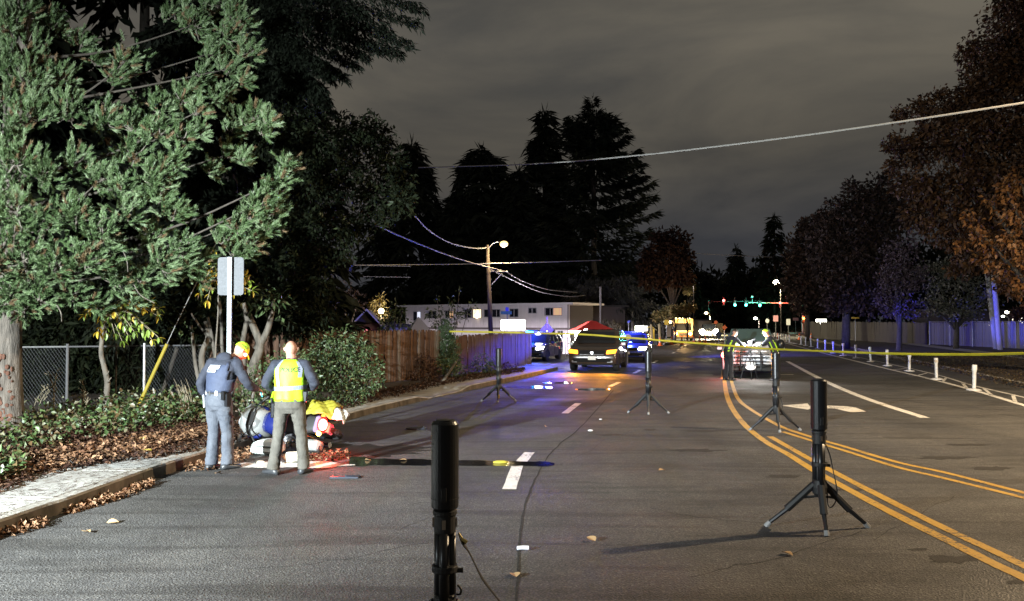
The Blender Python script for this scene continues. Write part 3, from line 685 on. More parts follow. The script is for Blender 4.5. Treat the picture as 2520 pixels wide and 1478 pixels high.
foliage('outer_leaves', P_blobs([(668, 742, 16.6, 26), (700, 720, 16.6, 16), (655, 715, 16.6, 18), (630, 760, 16.8, 18), (455, 815, 17, 20), (690, 775, 16.8, 10), (600, 742, 16.8, 14)], T2), 90, .15, .055, M_LAUR, t2, .8, .9)

# hedge closing the gap behind the fence
for i, (x, y, r, lb) in enumerate(((-11.5, 21, 1.7, 'dark drooping shrub behind the chain link fence next to the pine trunk'), (-8.6, 21.3, 1.5, 'dark shrub behind the gap in the chain link fence'), (-6.0, 22, 1.6, 'dark shrub behind the shrub tree stems'))):
    t = thing('dark_shrub', lb, 'shrub', (x, y, .15), 0, 'dark shrubs behind the chain link fence')
    foliage('crown', [(0, 0, 1.0, r), (r * .7, .2, .8, r * .7), (-r * .7, 0, .8, r * .7), (0, .3, 2.0, r * .8)], 90, .30, .07, M_DLEAF, t, .9, .7)

# sapling with yellowing compound leaves
SB = P(262, 1008, 15.6); SB.z = .2
sap = thing('sapling', 'thin grey sapling with a few large yellow green compound leaves before the fence', 'tree', SB)
b = MB(); stem(b, [(262, 1020), (262, 975), (264, 940), (256, 900), (249, 870), (251, 830), (256, 770)], 15.6, .062, .036, SB); stem(b, [(264, 942), (274, 928)], 15.5, .018, .01, SB, 2); stem(b, [(262, 925), (268, 912)], 15.4, .016, .01, SB, 2)
b.build('trunk', M_BARK2, sap, smooth=True)
def leaf_obj(c2, L, W):
    b = MB(); n = 5; vs = [(0, 0, 0)]
    for i in range(1, n):
        t = i / n; w = W * math.sin(PI * t ** .8) * .5; z = -.12 * L * t * t
        vs += [(w, L * t, z + w * .35), (0, L * t, z), (-w, L * t, z + w * .35)]
    vs.append((0, L, -.14 * L)); fs = [(0, 1, 2), (0, 2, 3)]
    for i in range(n - 2):
        a = 1 + 3 * i; fs += [(a, a + 3, a + 4, a + 1), (a + 1, a + 4, a + 5, a + 2)]
    a = 1 + 3 * (n - 2); k = len(vs) - 1; fs += [(a, k, a + 1), (a + 1, k, a + 2)]
    me = bpy.data.meshes.new('leaf'); me.from_pydata(vs, [], fs); me.materials.append(c2); me.update(); return me
lf = [leaf_obj(mat('leaf_lime', (.15, .22, .03), .45), .15, .07), leaf_obj(mat('leaf_yellow', (.50, .36, .04), .45), .15, .075), leaf_obj(mat('leaf_green', (.10, .15, .03), .45), .14, .06)]
def compound(root, base, u0, v0, u1, v1, d, n=7, w=(0, 1, 2, 0), sag=.12):
    p0 = P(u0, v0, d); p1 = P(u1, v1, d - .1); mid = p0.lerp(p1, .5) + Vector((0, 0, sag)); sp = spline([p0, mid, p1], n)
    one(lambda b: b.tube([q - base for q in sp], .006, 5), 'leaf_stalk', M_DRY, root)
    ax = (p1 - p0).normalized(); side = ax.cross(Vector((0, -1, .2))).normalized()
    for i, q in enumerate(sp[2::2]):
        for s in (-1, 1):
            o = bpy.data.objects.new('leaf', lf[random.choice(w)]); link(o, root); o.location = q - base
            dd = (side * s + ax * .6 + Vector((0, 0, -.75)) + Vector([random.uniform(-.25, .25) for _ in range(3)])).normalized()
            o.rotation_euler = dd.to_track_quat('Y', 'Z').to_euler(); k = random.uniform(.75, 1.15); o.scale = (k, k, k)
    o = bpy.data.objects.new('leaf', lf[random.choice(w)]); link(o, root); o.location = sp[-1] - base; o.rotation_euler = (ax + Vector((0, 0, -.5))).to_track_quat('Y', 'Z').to_euler()
for a in ((256, 765, 208, 775, (0, 1)), (256, 768, 242, 815, (0, 1, 1)), (256, 765, 282, 820, (0, 2)), (258, 762, 305, 800, (0, 1, 2)), (262, 760, 330, 815, (0, 0, 2)), (270, 758, 365, 810, (0, 2)), (270, 755, 390, 830, (0, 0, 1)), (280, 752, 385, 775, (1, 0)), (262, 757, 350, 760, (0, 1)), (256, 770, 300, 838, (0, 2))):
    compound(sap, SB, *a[:4], 15.3, 6, a[4]); compound(sap, SB, a[0] + 6, a[1] - 6, a[2] + random.uniform(-22, 22), a[3] - random.uniform(-6, 22), 15.45, 6, a[4])
YB = P(535, 985, 14.6); YB.z = .2
ya = thing('sapling', 'slender sapling with golden leaves just left of the sign panel', 'tree', YB)
b = MB(); stem(b, [(535, 990), (530, 880), (537, 760), (535, 660)], 14.6, .02, .01, YB); b.build('trunk', M_BARK2, ya)
for a in ((535, 650, 492, 720), (535, 665, 500, 700), (540, 645, 520, 640), (535, 690, 510, 738), (590, 700, 612, 690), (560, 730, 620, 715)): compound(ya, YB, *a, 14.4, 5, (1, 1, 0))

# ---- laurel and other shrubs along the path
def shrub(label, base, blobs, m, dens, L, W, droop=.3, stems=6, shell=.7, name='shrub'):
    t = thing(name, label, 'shrub', base)
    b = MB()
    for k in range(stems):
        q = blobs[k % len(blobs)]; b.tube(spline([Vector((random.uniform(-.2, .2), random.uniform(-.1, .1), -.05)), Vector((q[0] * .5, q[1] * .5, q[2] * .45)), Vector(q[:3])], 3), [.022 - .002 * i for i in range(7)], 5)
    b.build('stems', M_BARK2, t); foliage('foliage', blobs, dens, L, W, m, t, droop, shell); return t
LB = P(840, 985, 18.2); LB.z = .14
shrub('large round laurel bush lit green, overhanging the footpath behind the bald officer', LB, P_blobs([(800, 850, 18.2, 36), (840, 840, 18.2, 38), (880, 862, 18, 40), (905, 890, 18, 34), (918, 930, 18, 28), (780, 900, 18, 48), (840, 910, 17.8, 56), (885, 940, 17.8, 40), (800, 955, 17.6, 46), (860, 975, 17.6, 36), (765, 940, 17.8, 40), (925, 905, 18, 18), (770, 985, 17.4, 26)], LB), M_LAUR, 330, .095, .036, .5, 9, .45)
LB2 = P(690, 1000, 16.0); LB2.z = .14
shrub('low dark leafy shrub between the two officers', LB2, P_blobs([(640, 930, 16, 34), (680, 900, 16.2, 36), (720, 880, 16.4, 34), (620, 975, 15.6, 34), (700, 960, 15.8, 46), (740, 930, 16, 40), (655, 985, 15.4, 30), (745, 985, 15.6, 30)], LB2), M_SHR, 260, .085, .045, .3, 8, .5)
LB3 = P(610, 985, 15.2); LB3.z = .14
shrub('ivy mound at the foot of the pale stems', LB3, P_blobs([(600, 990, 15, 28), (570, 985, 15.4, 30), (640, 1000, 14.9, 24), (610, 950, 15.6, 22)], LB3), M_IVY, 200, .08, .05, .2, 4)
# arborvitae and junk shrubs before the board fence
AB = P(1096, 934, 27.4); AB.z = .14
ab = thing('cypress_shrub', 'small dark cone shaped arborvitae standing before the board fence', 'shrub', AB)
one(lambda b: b.tube([(0, 0, -.05), (0, 0, 1.9)], [.04, .01], 6), 'trunk', M_BARK2, ab)
foliage('foliage', [(0, 0, .45, .52), (.02, 0, .85, .46), (0, 0, 1.2, .36), (0, 0, 1.5, .25), (0, 0, 1.78, .13)], 1500, .07, .03, leafmat('cypress_green', [(.02, .04, .016), (.04, .07, .03), (.055, .09, .04)], .6), ab, -.8, .4)
for i, (u, v, d, bl, lb, m_, L_, W_) in enumerate((
    (1100, 945, 26.2, [(1115, 900, 26.2, 26), (1090, 895, 26.4, 22), (1130, 912, 26, 16)], 'clipped juniper with pale top growth below the cone shrub', M_SHR, .07, .03),
    (1195, 936, 28.5, [(1185, 895, 28.5, 24), (1200, 920, 28.2, 26), (1160, 915, 28.2, 18), (1215, 900, 28.6, 18)], 'grey green shrub behind the leftmost light stand', M_SHR, .08, .03),
    (1050, 935, 25.5, [(1045, 890, 25.8, 24), (1060, 915, 25.4, 24), (1030, 925, 25.2, 18)], 'brown withered shrub against the board fence', M_LIT, .08, .035),
    (1250, 925, 31, [(1245, 905, 31, 16), (1270, 912, 31, 13)], 'low straggly shrub near the blue lit end of the board fence', M_LIT, .08, .035))):
    bs = P(u, v, d); bs.z = .14; shrub(lb, bs, P_blobs(bl, bs), m_, 620, L_, W_, .3, 5, .6)
b = MB(); q0 = G(1088, 940, .14); b.tube([(0, 0, 0), (.2, 0, .28), (.42, .02, .62)], [.05, .04, .035], 7); o = b.build('cut_stump', M_BARK2); o.location = q0; tag(o, 'pale cut stump leaning at the foot of the cone shaped shrub', 'stump')
# shoots behind the board fence
for i, (u, v, d, bl, lb) in enumerate((
    (960, 830, 31, [(955, 775, 31, 20), (975, 790, 31, 22), (990, 765, 31, 14), (950, 800, 31, 20), (975, 745, 31, 8), (1000, 800, 31, 16)], 'leafy shrub rising behind the left part of the board fence'),
    (1110, 820, 33, [(1075, 790, 33, 18), (1100, 800, 33, 20), (1120, 775, 33, 20), (1112, 740, 33, 10), (1075, 735, 33, 8), (1130, 715, 33, 6), (1150, 770, 33, 14), (1165, 750, 33, 8), (1055, 770, 33, 12), (1085, 765, 33, 12)], 'tall straggling bush behind the fence with shoots reaching across the apartment wall'))):
    bs = P(u, v, d); bs.z = 0; shrub(lb, bs, P_blobs(bl, bs), M_SHR, 130, .15, .06, .2, 7, .8)

# ---- ground cover and fallen leaves
rsg = np.random.RandomState(5)
def scatter_leaves(name, poly_uv, n, L, m, zbase=.14, hmax=.04, flat=.35, up=0.0, kind='stuff', u_jit=None, W=.6):
    us_ = []
    xs = [p[0] for p in poly_uv]; ys_ = [p[1] for p in poly_uv]
    pts = []
    q = [G(u, v, zbase) for u, v in poly_uv]; qx = [a.x for a in q]; qy = [a.y for a in q]; k = len(q)
    def inside(x, y):
        c = False; j = k - 1
        for i in range(k):
            if (qy[i] > y) != (qy[j] > y) and x < (qx[j] - qx[i]) * (y - qy[i]) / (qy[j] - qy[i]) + qx[i]: c = not c
            j = i
        return c
    while len(pts) < n:
        x = rsg.uniform(min(qx), max(qx)); y = rsg.uniform(min(qy), max(qy))
        if inside(x, y): pts.append((x, y, zbase + rsg.rand() ** 1.5 * hmax))
    Pn = np.array(pts); D = rsg.normal(size=(n, 3)); D[:, 2] *= flat; D[:, 2] += up
    N = rsg.normal(size=(n, 3)) * flat + np.array([0, 0, 1.])
    V, Fc = leaves(Pn, D, N, L * (.6 + .8 * rsg.rand(n)), L * W * (.6 + .8 * rsg.rand(n)), .35)
    o = np_mesh(name, V, Fc, m); o['kind'] = kind; return o
scatter_leaves('leaf_litter', [(-150, 1280), (0, 1212), (90, 1178), (240, 1144), (400, 1126), (500, 1108), (640, 1075), (640, 1040), (520, 1020), (300, 1030), (-150, 1060)], 17000, .065, M_LIT, .135, .05)
scatter_leaves('leaf_litter', [(640, 1060), (800, 1022), (850, 1005), (1000, 968), (1100, 945), (1220, 925), (1290, 915), (1290, 905), (1100, 930), (920, 965), (760, 990), (640, 1030)], 5000, .075, M_LIT, .14, .05)
scatter_leaves('leaf_litter', [(-150, 1255), (0, 1190), (150, 1150), (350, 1115), (560, 1060), (560, 1040), (350, 1075), (0, 1130), (-150, 1180)], 2200, .075, M_LITP, .16, .05)
scatter_leaves('ground_cover', [(-150, 1180), (0, 1130), (120, 1115), (200, 1085), (330, 1060), (430, 1050), (520, 1030), (560, 1000), (300, 1000), (0, 1030), (-150, 1040)], 2700, .085, M_IVY, .16, .30, .8, .1, W=.7)
scatter_leaves('ground_cover', [(250, 1075), (500, 1040), (560, 1000), (420, 990), (240, 1010)], 950, .09, M_IVY, .2, .42, .8, .1, W=.7)
scatter_leaves('ground_cover', [(-150, 1230), (60, 1170), (60, 1130), (-150, 1150)], 900, .085, M_IVY, .16, .16, .8, .1, W=.7)
# pine straw blown over the footpath
scatter_leaves('pine_straw', [(-100, 1330), (0, 1285), (300, 1178), (470, 1122), (400, 1124), (240, 1141), (80, 1176), (-100, 1240)], 1500, .075, M_LIT, .142, .006, .05, W=.07)
for nm, poly, n in (('gutter_leaves', [(-20, 1328), (60, 1310), (112, 1296), (118, 1284), (60, 1276), (0, 1298)], 420), ('gutter_leaves', [(165, 1265), (230, 1248), (280, 1232), (275, 1222), (180, 1240)], 330), ('gutter_leaves', [(280, 1233), (330, 1215), (385, 1192), (370, 1184), (300, 1210)], 260),
                    ('gutter_leaves', [(455, 1160), (520, 1158), (540, 1150), (500, 1140), (465, 1148)], 160), ('gutter_leaves', [(530, 1140), (600, 1135), (640, 1110), (620, 1095), (560, 1105), (530, 1125)], 520), ('gutter_leaves', [(700, 1140), (860, 1130), (860, 1110), (780, 1118), (690, 1125)], 300)):
    scatter_leaves(nm, poly, n, .055, M_LITP, .004, .05, .5)
scatter_leaves('leaf_litter', [(2150, 878), (2300, 905), (2460, 945), (2700, 1005), (2700, 880), (2300, 868)], 9000, .075, leafmat('damp_brown_leaves', [(.020, .012, .007), (.05, .028, .014), (.08, .05, .025), (.12, .09, .03)], .8), .14, .03)
# single leaves and scraps one can point at on the road
lm = leaf_obj(mat('fallen_leaf', (.40, .26, .13), .7), .11, .085); lmy = leaf_obj(mat('fallen_leaf_yellow', (.6, .5, .08), .6), .12, .10)
for i, (u, v, lb, me_) in enumerate(((262, 1286, 'curled dry leaf on the asphalt, the larger of two by the kerb', lm), (204, 1307, 'pale dry leaf on the asphalt, the nearer of two by the kerb', lm), (1271, 1419, 'small crumpled leaf on the tar seam near the bottom edge', lm), (1465, 1331, 'light leaf lying right of the tar seam', lm), (912, 1133, 'orange dry leaf at the edge of the puddle', lm),
                                     (1002, 1132, 'brown leaf floating in the middle of the puddle', lm), (1346, 1049, 'small light leaf on the road beyond the puddle', lm), (345, 1080, 'single bright yellow maple leaf on the brown litter', lmy), (374, 1108, 'yellow leaf beside the footpath edge', lmy), (542, 1163, 'tiny pale leaf before the left officer', lm),
                                     (1636, 1157, 'white scrap like leaf on the road right of the lane dash', lm), (1925, 1358, 'dry leaf near the foot of the right light stand', lm))):
    o = bpy.data.objects.new('fallen_leaf', me_); link(o); q = G(u, v, .012 if me_ is lm else .2); o.location = q; o.rotation_euler = (random.uniform(.1, .3), random.uniform(-.3, .3), random.uniform(0, 6)); tag(o, lb, 'leaf', 'single leaves')
for (u, v, lb, s) in ((1287, 1353, 'small white tube lying on the road right of the nearest stand', (.10, .035)), (1478, 1032, 'small white scrap on the road beyond the lane dash', (.07, .035)), (1453, 1060, 'flat pale scrap on the road', (.10, .05)), (1232, 1140, 'yellow reflection painted in the puddle by the lane dash', (.22, .09))):
    b = MB(); b.tube([(-s[0] / 2, 0, s[1] / 2), (0, .004, s[1] / 2 + .002), (s[0] / 2, 0, s[1] / 2)], s[1] / 2, 8) if 'tube' in lb else b.ell((0, 0, s[1] * .2), (s[0] / 2, s[1] / 2, s[1] * .3), 8, 5)
    o = b.build('scrap_glint', M_YGLINT if 'yellow' in lb else mat('white_plastic', (.75, .76, .8), .4)); o.location = G(u, v, .003); o.rotation_euler = (0, 0, .1); tag(o, lb, 'litter')  # the yellow mound is a painted reflection in the puddle
b = MB(); b.box((0, 0, .012), (.36, .10, .02)); b.box((.1, .03, .02), (.2, .05, .02), (0, .1, .5)); o = b.build('plastic_fragment', mat('dark_plastic', (.03, .035, .05), .4), bevel=.004); o.location = G(848, 1176); tag(o, 'dark plastic fragment on the asphalt right of the bald officer', 'debris')
b = MB(); b.ell((0, 0, .015), (.2, .12, .03), 10, 5); b.ell((.12, 0, .03), (.04, .03, .03), 8, 5); o = b.build('plastic_fragment', mat('dark_plastic', (.03, .035, .05), .4)); o.location = G(1025, 1056); tag(o, 'dark flat fragment in the light patch beyond the motorcycle', 'debris')

# dry weeds and grass
def weed(label, u, v, d, h, n, lean, name='weed'):
    bs = P(u, v, d); bs.z = .15; b = MB()
    for k in range(n):
        a = random.uniform(-.12, .12); x = random.uniform(-.12, .12); hh = h * random.uniform(.7, 1.05); p = [Vector((x, 0, 0)), Vector((x + (a + lean) * hh * .4, random.uniform(-.05, .05), hh * .6)), Vector((x + (a + lean) * hh, 0, hh))]
        b.tube(spline(p, 3), [.008, .007, .006, .006, .005, .004, .003], 5)
        if n < 6:
            for q in range(12):
                z = hh * random.uniform(.5, 1); b.tube([(x + (a + lean) * z, 0, z), (x + (a + lean) * z + random.uniform(-.09, .09), random.uniform(-.05, .05), z + .07)], [.004, .003], 4)
    o = b.build(name, M_DRY); o.location = bs; tag(o, label, 'weed')
weed('tall dried flower stalk before the chain link fence', 127, 1010, 15.2, .98, 2, .0)
weed('bent dry stalk beside the pine trunk', 88, 1000, 15.4, .62, 2, .4)
weed('short dry stalks left of the sapling', 195, 1010, 15.4, .45, 5, .1)
weed('bunch of tall dry grass beside the left officer', 462, 1010, 15.2, .75, 16, -.25)
weed('thin dry stalk against the dark gap of the fence', 200, 985, 16.4, .7, 1, -.08)
# ================================================================== FAR TREES
for (u, v0, d, Hv, R, lb, p_, dr) in (
    (1012, 372, 128, 352, 10.4, 'broad black fir left of the utility pole, lowest branches spreading over the houses', .75, .35),
    (1185, 372, 122, 365, 7.4, 'dense dark conifer with a flat bushy top just left of the pole lamp', .42, .2),
    (1130, 500, 120, 480, 4.8, 'dark conifer leaning out at the left shoulder of the bushy one', .5, .2),
    (1340, 275, 126, 272, 7.6, 'pointed fir with even tiers, left neighbour of the tallest cedar', .85, .4),
    (1275, 430, 118, 420, 6.3, 'lower fir filling the gap between the bushy conifer and the pointed fir', .6, .3)):
    x = (u - 1260) / F * d; z = gz(x, d); H = P(u, Hv, d).z - z
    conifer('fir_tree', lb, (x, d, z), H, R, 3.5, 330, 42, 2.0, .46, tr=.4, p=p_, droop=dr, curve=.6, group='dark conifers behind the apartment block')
# the tallest cedar: three leaders and long upswept boughs
CD = 116.; CS = CD / 84; cx, cyy = (1462 - 1260) / F * CD, CD; cz = gz(cx, cyy)
ced = thing('cedar_tree', 'tallest tree, a ragged cedar with three leaders and long swept boughs', 'tree', (cx, cyy, cz))
H = P(1455, 228, CD).z - cz
one(lambda b: (b.tube([(0, 0, -.3), (0, 0, H * .6), (-.2, 0, H * .97)], [.55, .35, .04], 9), b.tube([(0, 0, H * .62), (-1.1, 0, H * .78), (-1.3, 0, H * .93)], [.2, .12, .03], 6), b.tube([(0, 0, H * .62), (1.2, 0, H * .76), (1.6, 0, H * .92)], [.2, .12, .03], 6)), 'trunk', M_BARKD, ced, smooth=True)
rsc = np.random.RandomState(21); Vs = []; Fs = []; o_ = 0
def sweep(p0, p1, n, w, L, W, hang=.9):
    global o_
    p0 = np.array(p0); p1 = np.array(p1); t = rsc.rand(n) ** .8; ax = p1 - p0; ax /= np.linalg.norm(ax); sd = np.cross(ax, [0, 0, 1.]); sd /= np.linalg.norm(sd) + 1e-9
    ww = w * (1 - .75 * t) * (rsc.rand(n) * 2 - 1); c = p0 + (p1 - p0) * t[:, None] + sd * ww[:, None]; c[:, 2] += .9 * np.sin(t * PI) * -.6 - hang * rsc.rand(n) * (1 - .5 * t) * .6
    D = ax * .8 + sd * np.sign(ww)[:, None] * .35 + rsc.normal(size=(n, 3)) * .25; D[:, 2] -= hang * .5
    v, f = leaves(c, D, rsc.normal(size=(n, 3)) * .6 + np.array([0, 0, 1.]), L * (.5 + rsc.rand(n)), W * (.5 + rsc.rand(n))); Vs.append(v); Fs.append(f + o_); o_ += len(v)
for k in range(150):
    t = rsc.rand() ** .9; z = 7 + (H - 11) * t; az = rsc.uniform(0, 2 * PI); ln = CS * (2.0 + 6.3 * (1 - t) ** .7) * rsc.uniform(.7, 1.15)
    sweep((0, 0, z), (ln * math.cos(az), ln * math.sin(az), z + ln * (.22 if t > .25 else -.05)), 90, .9 * CS, 1.0 * CS, .22 * CS)
for lx, lh, n in ((-.2, .985, 26), (-1.35, .93, 20), (1.6, .92, 20), (.6, .95, 12)):
    for k in range(n):
        z = H * (lh - .17 * rsc.rand()); az = rsc.uniform(0, 2 * PI); ln = .35 + (H * lh - z) * .42 * rsc.uniform(.6, 1.1)
        sweep((lx, 0, z), (lx + ln * math.cos(az), ln * math.sin(az), z + ln * .35), 24, .35 * CS, .7 * CS, .16 * CS, .6)
    sweep((lx, 0, H * (lh - .05)), (lx + .15, 0, H * lh + .5), 16, .1, .6, .12, .1)
for (u, v) in ((1605, 445), (1612, 480), (1585, 430), (1545, 330), (1530, 372), (1560, 400), (1395, 320), (1392, 345), (1400, 295), (1615, 520), (1600, 560), (1640, 590), (1655, 640), (1510, 290)):
    q = P(u, v, CD); q.z -= cz; q.x -= cx; sweep((0, 0, q.z - 1.2 - .1 * abs(q.x)), (q.x, rsc.uniform(-1, 1), q.z), 170, .8 * CS, .9 * CS, .2 * CS)
o = np_mesh('crown', np.concatenate(Vs), np.concatenate(Fs), M_DCON, ced); o['kind'] = 'stuff'
# low spreading cedar that catches grey light
lc = P(1450, 815, 100); lcb = Vector((lc.x, 100, gz(lc.x, 100)))
lct = thing('cedar_tree', 'low wide cedar with grey drooping boughs above the red canopy', 'tree', lcb)
b = MB()
for (u, r_) in ((1478, .16), (1555, .22), (1440, .14)):
    q = P(u, 830, 100) - lcb; b.tube([(q.x, 0, -.3), (q.x + .1, 0, 8)], [r_, r_ * .6], 7)
b.build('trunk', mat('grey_trunk', (.14, .13, .12), .9), lct, smooth=True)
Vs = []; Fs = []; o_ = 0
for k in range(95):
    az = rsc.uniform(0, 2 * PI); z = rsc.uniform(3.6, 10); ln = rsc.uniform(4.0, 8.5) * (1.25 - z / 15); s0 = rsc.uniform(-1, 5)
    sweep((s0, 0, z), (s0 + ln * math.cos(az), ln * math.sin(az) * .7, z - ln * .16), 90, .8, .6, .13, 1.3)
o = np_mesh('crown', np.concatenate(Vs), np.concatenate(Fs), M_DCON2, lct); o['kind'] = 'stuff'
# rounded autumn tree right of the cedars and far small conifers
def round_tree(name, label, u, v, d, blobs, m, dens, L, W, trunk=.25, group=None, droop=.3):
    x = (u - 1260) / F * d; bs = Vector((x, d, gz(x, d) if x < xl(d) else .1)); t = thing(name, label, 'tree', bs, 0, group)
    top = P(u, v, d).z - bs.z
    def trf(b):
        b.tube(spline([(0, 0, -.3), (.1, 0, top * .35), (-.1, .1, top * .7)], 3), [trunk, trunk * .92, trunk * .85, trunk * .75, trunk * .65, trunk * .5, trunk * .3], 8)
        for q in P_blobs(blobs, bs)[:7]: b.tube(spline([Vector((0, 0, top * .28)), Vector((q[0] * .5, q[1] * .5, (q[2] + top * .3) * .5)), Vector(q[:3])], 3), [trunk * .5 * (1 - i * .13) for i in range(7)], 6)
    one(trf, 'trunk', M_BARKD, t, smooth=True)
    bb_ = P_blobs(blobs, bs); ex = []
    for q in bb_:   # ragged clumps at the rim of every bough
        for _ in range(4):
            dd = Vector([random.gauss(0, 1) for _ in range(3)]).normalized() * q[3] * random.uniform(.75, 1.05); ex.append((q[0] + dd.x, q[1] + dd.y, q[2] + dd.z, q[3] * random.uniform(.22, .42)))
    foliage('crown', [(x_, y_, z_, r_ * .9) for x_, y_, z_, r_ in bb_] + ex, dens, L, W, m, t, droop, .85); return t
M_AUT = leafmat('autumn_leaves', [(.018, .008, .004), (.036, .015, .006), (.062, .027, .009), (.10, .046, .015)], .6, .3)
M_AUTD = leafmat('dark_autumn_leaves', [(.010, .006, .004), (.020, .011, .007), (.036, .019, .011)], .7, .25)
M_PURP = leafmat('plum_leaves', [(.03, .02, .025), (.05, .03, .035), (.09, .065, .065)], .6, .3)
M_OLIV = leafmat('grey_green_leaves', [(.035, .038, .025), (.07, .07, .05), (.12, .105, .08)], .6, .3)
round_tree('maple_tree', 'rust coloured maple at the right shoulder of the tall cedar', 1655, 560, 88, [(1620, 620, 88, 36), (1655, 605, 88, 38), (1680, 640, 88, 28), (1650, 670, 88, 40), (1690, 680, 88, 20), (1600, 680, 88, 36), (1630, 580, 88, 20)], leafmat('dusky_leaves', [(.010, .005, .003), (.018, .009, .005), (.028, .014, .008)], .8, .1), 40, .5, .28)
round_tree('bare_tree', 'small dark tree beside the yellow house lamp at the left', 850, 690, 60, [(850, 730, 60, 34), (820, 740, 60, 34), (880, 745, 60, 26), (800, 700, 60, 30)], M_AUTD, 40, .3, .1)
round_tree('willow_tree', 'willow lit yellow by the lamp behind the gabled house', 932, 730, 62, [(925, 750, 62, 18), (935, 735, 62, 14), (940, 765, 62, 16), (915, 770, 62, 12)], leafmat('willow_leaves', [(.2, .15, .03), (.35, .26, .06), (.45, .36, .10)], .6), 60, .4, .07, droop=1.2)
for (u, vt, d, R, lb) in ((1907, 530, 150, 4.6, 'lone pointed fir standing right of the gap above the junction'), (1812, 608, 165, 5.2, 'small fir left of the lone pointed fir above the green lights'), (1738, 676, 175, 5, 'lowest fir on the skyline above the orange truck'), (1770, 690, 180, 6, 'low dark fir between the skyline firs'), (1860, 655, 170, 5.5, 'dark fir below the lone pointed fir'), (1700, 690, 150, 6, 'dark fir at the left end of the far tree line')):
    x = (u - 1260) / F * d; conifer('fir_tree', lb, (x, d, 0), P(u, vt, d).z, R, 1.5, 170, 26, 1.4, .4, tr=.3, p=.8, droop=.35, group='small firs beyond the junction')
o = foliage('distant_wood', [((u - 1260) / F * 210, 210, 2 + h, h * 1.25) for u, h in ((1300, 7), (1400, 8), (1500, 8), (1600, 7), (1680, 7), (1720, 6), (1760, 5.5), (1800, 5), (1850, 6), (1900, 7), (1950, 6), (2010, 7), (2080, 8), (2150, 9), (2230, 10), (2320, 9), (2420, 9), (2520, 9), (700, 4.5), (780, 4.5), (860, 4), (920, 3.5), (980, 4), (1060, 6), (1150, 8), (1230, 8), (600, 5))], 1.6, 2.2, .9, M_DCON, None)
tag(o, 'dark wood along the horizon', None, None, 'stuff')

# ================================================================== TREES ALONG THE RIGHT
round_tree('maple_tree', 'huge autumn maple filling the upper right corner', 2560, 150, 38,
   [(2560, 20, 40, 120), (2620, -80, 40, 120), (2480, 110, 39, 90), (2550, 180, 38, 110), (2440, 180, 38.5, 70), (2400, 240, 38, 70), (2330, 270, 38.5, 46), (2270, 268, 38.5, 34), (2215, 285, 38.5, 22), (2210, 350, 38, 30), (2245, 380, 38, 40), (2320, 350, 37.5, 70), (2420, 340, 37, 90), (2540, 330, 37, 110),
    (2200, 410, 38, 22), (2230, 450, 38, 44), (2290, 470, 37.5, 60), (2380, 470, 37, 80), (2490, 470, 36.5, 90), (2260, 530, 38, 46), (2330, 560, 37.5, 60), (2430, 570, 36.5, 70), (2530, 560, 36, 80), (2390, 640, 37, 46), (2470, 640, 36, 56), (2550, 640, 35.5, 60), (2500, 690, 35, 40), (2560, 720, 35, 40), (2620, 400, 38, 120)], M_AUT, 120, .24, .13, .45, 'autumn trees along the right footpath', .7)
round_tree('maple_tree', 'front maple boughs glowing orange under the street lamp at the right edge', 2620, 500, 27,
   [(2480, 470, 27, 34), (2510, 440, 27, 34), (2500, 520, 27, 36), (2440, 500, 27.5, 22), (2400, 560, 28, 26), (2440, 600, 27.5, 32), (2490, 600, 27, 34), (2420, 640, 28, 24), (2470, 660, 27.5, 26), (2520, 640, 27, 34), (2510, 700, 27, 26), (2370, 600, 28, 18), (2380, 530, 28, 16), (2560, 560, 27, 50), (2580, 480, 27, 50), (2600, 660, 27, 50)], leafmat('orange_leaves', [(.045, .017, .005), (.085, .035, .010), (.14, .065, .020), (.065, .028, .009)], .55, .3), 75, .19, .11, .3, 'autumn trees along the right footpath', 1.0)
round_tree('maple_tree', 'dark rounded street tree, second in the row beyond the huge maple', 2080, 470, 60,
   [(2110, 500, 60, 50), (2160, 480, 60, 50), (2060, 530, 60, 46), (2030, 580, 60, 46), (2090, 590, 59, 60), (2150, 570, 59, 60), (2040, 650, 59, 54), (2110, 670, 58, 60), (2170, 640, 58, 56), (2010, 630, 60, 30), (2200, 530, 59, 50), (2060, 720, 59, 46), (2130, 740, 58, 44), (2190, 720, 58, 46)], M_AUTD, 60, .34, .2, .35, 'autumn trees along the right footpath', .3)
round_tree('maple_tree', 'reddish street tree, furthest of the row, above the right hand signal', 1985, 545, 84,
   [(1985, 570, 84, 30), (2010, 560, 84, 34), (1965, 600, 84, 30), (1960, 650, 84, 34), (2000, 640, 83, 40), (1950, 700, 84, 30), (1990, 710, 83, 40), (2040, 740, 83, 36), (1970, 750, 83, 26), (2030, 600, 84, 40)], M_AUTD, 44, .42, .26, .3, 'autumn trees along the right footpath', .3)
round_tree('plum_tree', 'blue lit purple leaved tree in front of the right fence', 2210, 620, 52,
   [(2200, 640, 52, 36), (2230, 610, 52, 34), (2180, 690, 52, 34), (2220, 700, 51.5, 40), (2255, 670, 52, 34), (2200, 750, 52, 34), (2240, 760, 52, 32), (2170, 740, 52, 24)], M_PURP, 50, .22, .12, .2)
round_tree('bushy_tree', 'low grey brown tree bulging over the right fence', 2350, 680, 55,
   [(2300, 700, 55, 36), (2350, 690, 55, 40), (2400, 710, 55, 34), (2290, 750, 55, 32), (2340, 750, 54.5, 36), (2390, 760, 55, 32), (2430, 740, 56, 26), (2275, 660, 55, 24), (2320, 660, 55, 30)], M_OLIV, 50, .22, .12, .2)
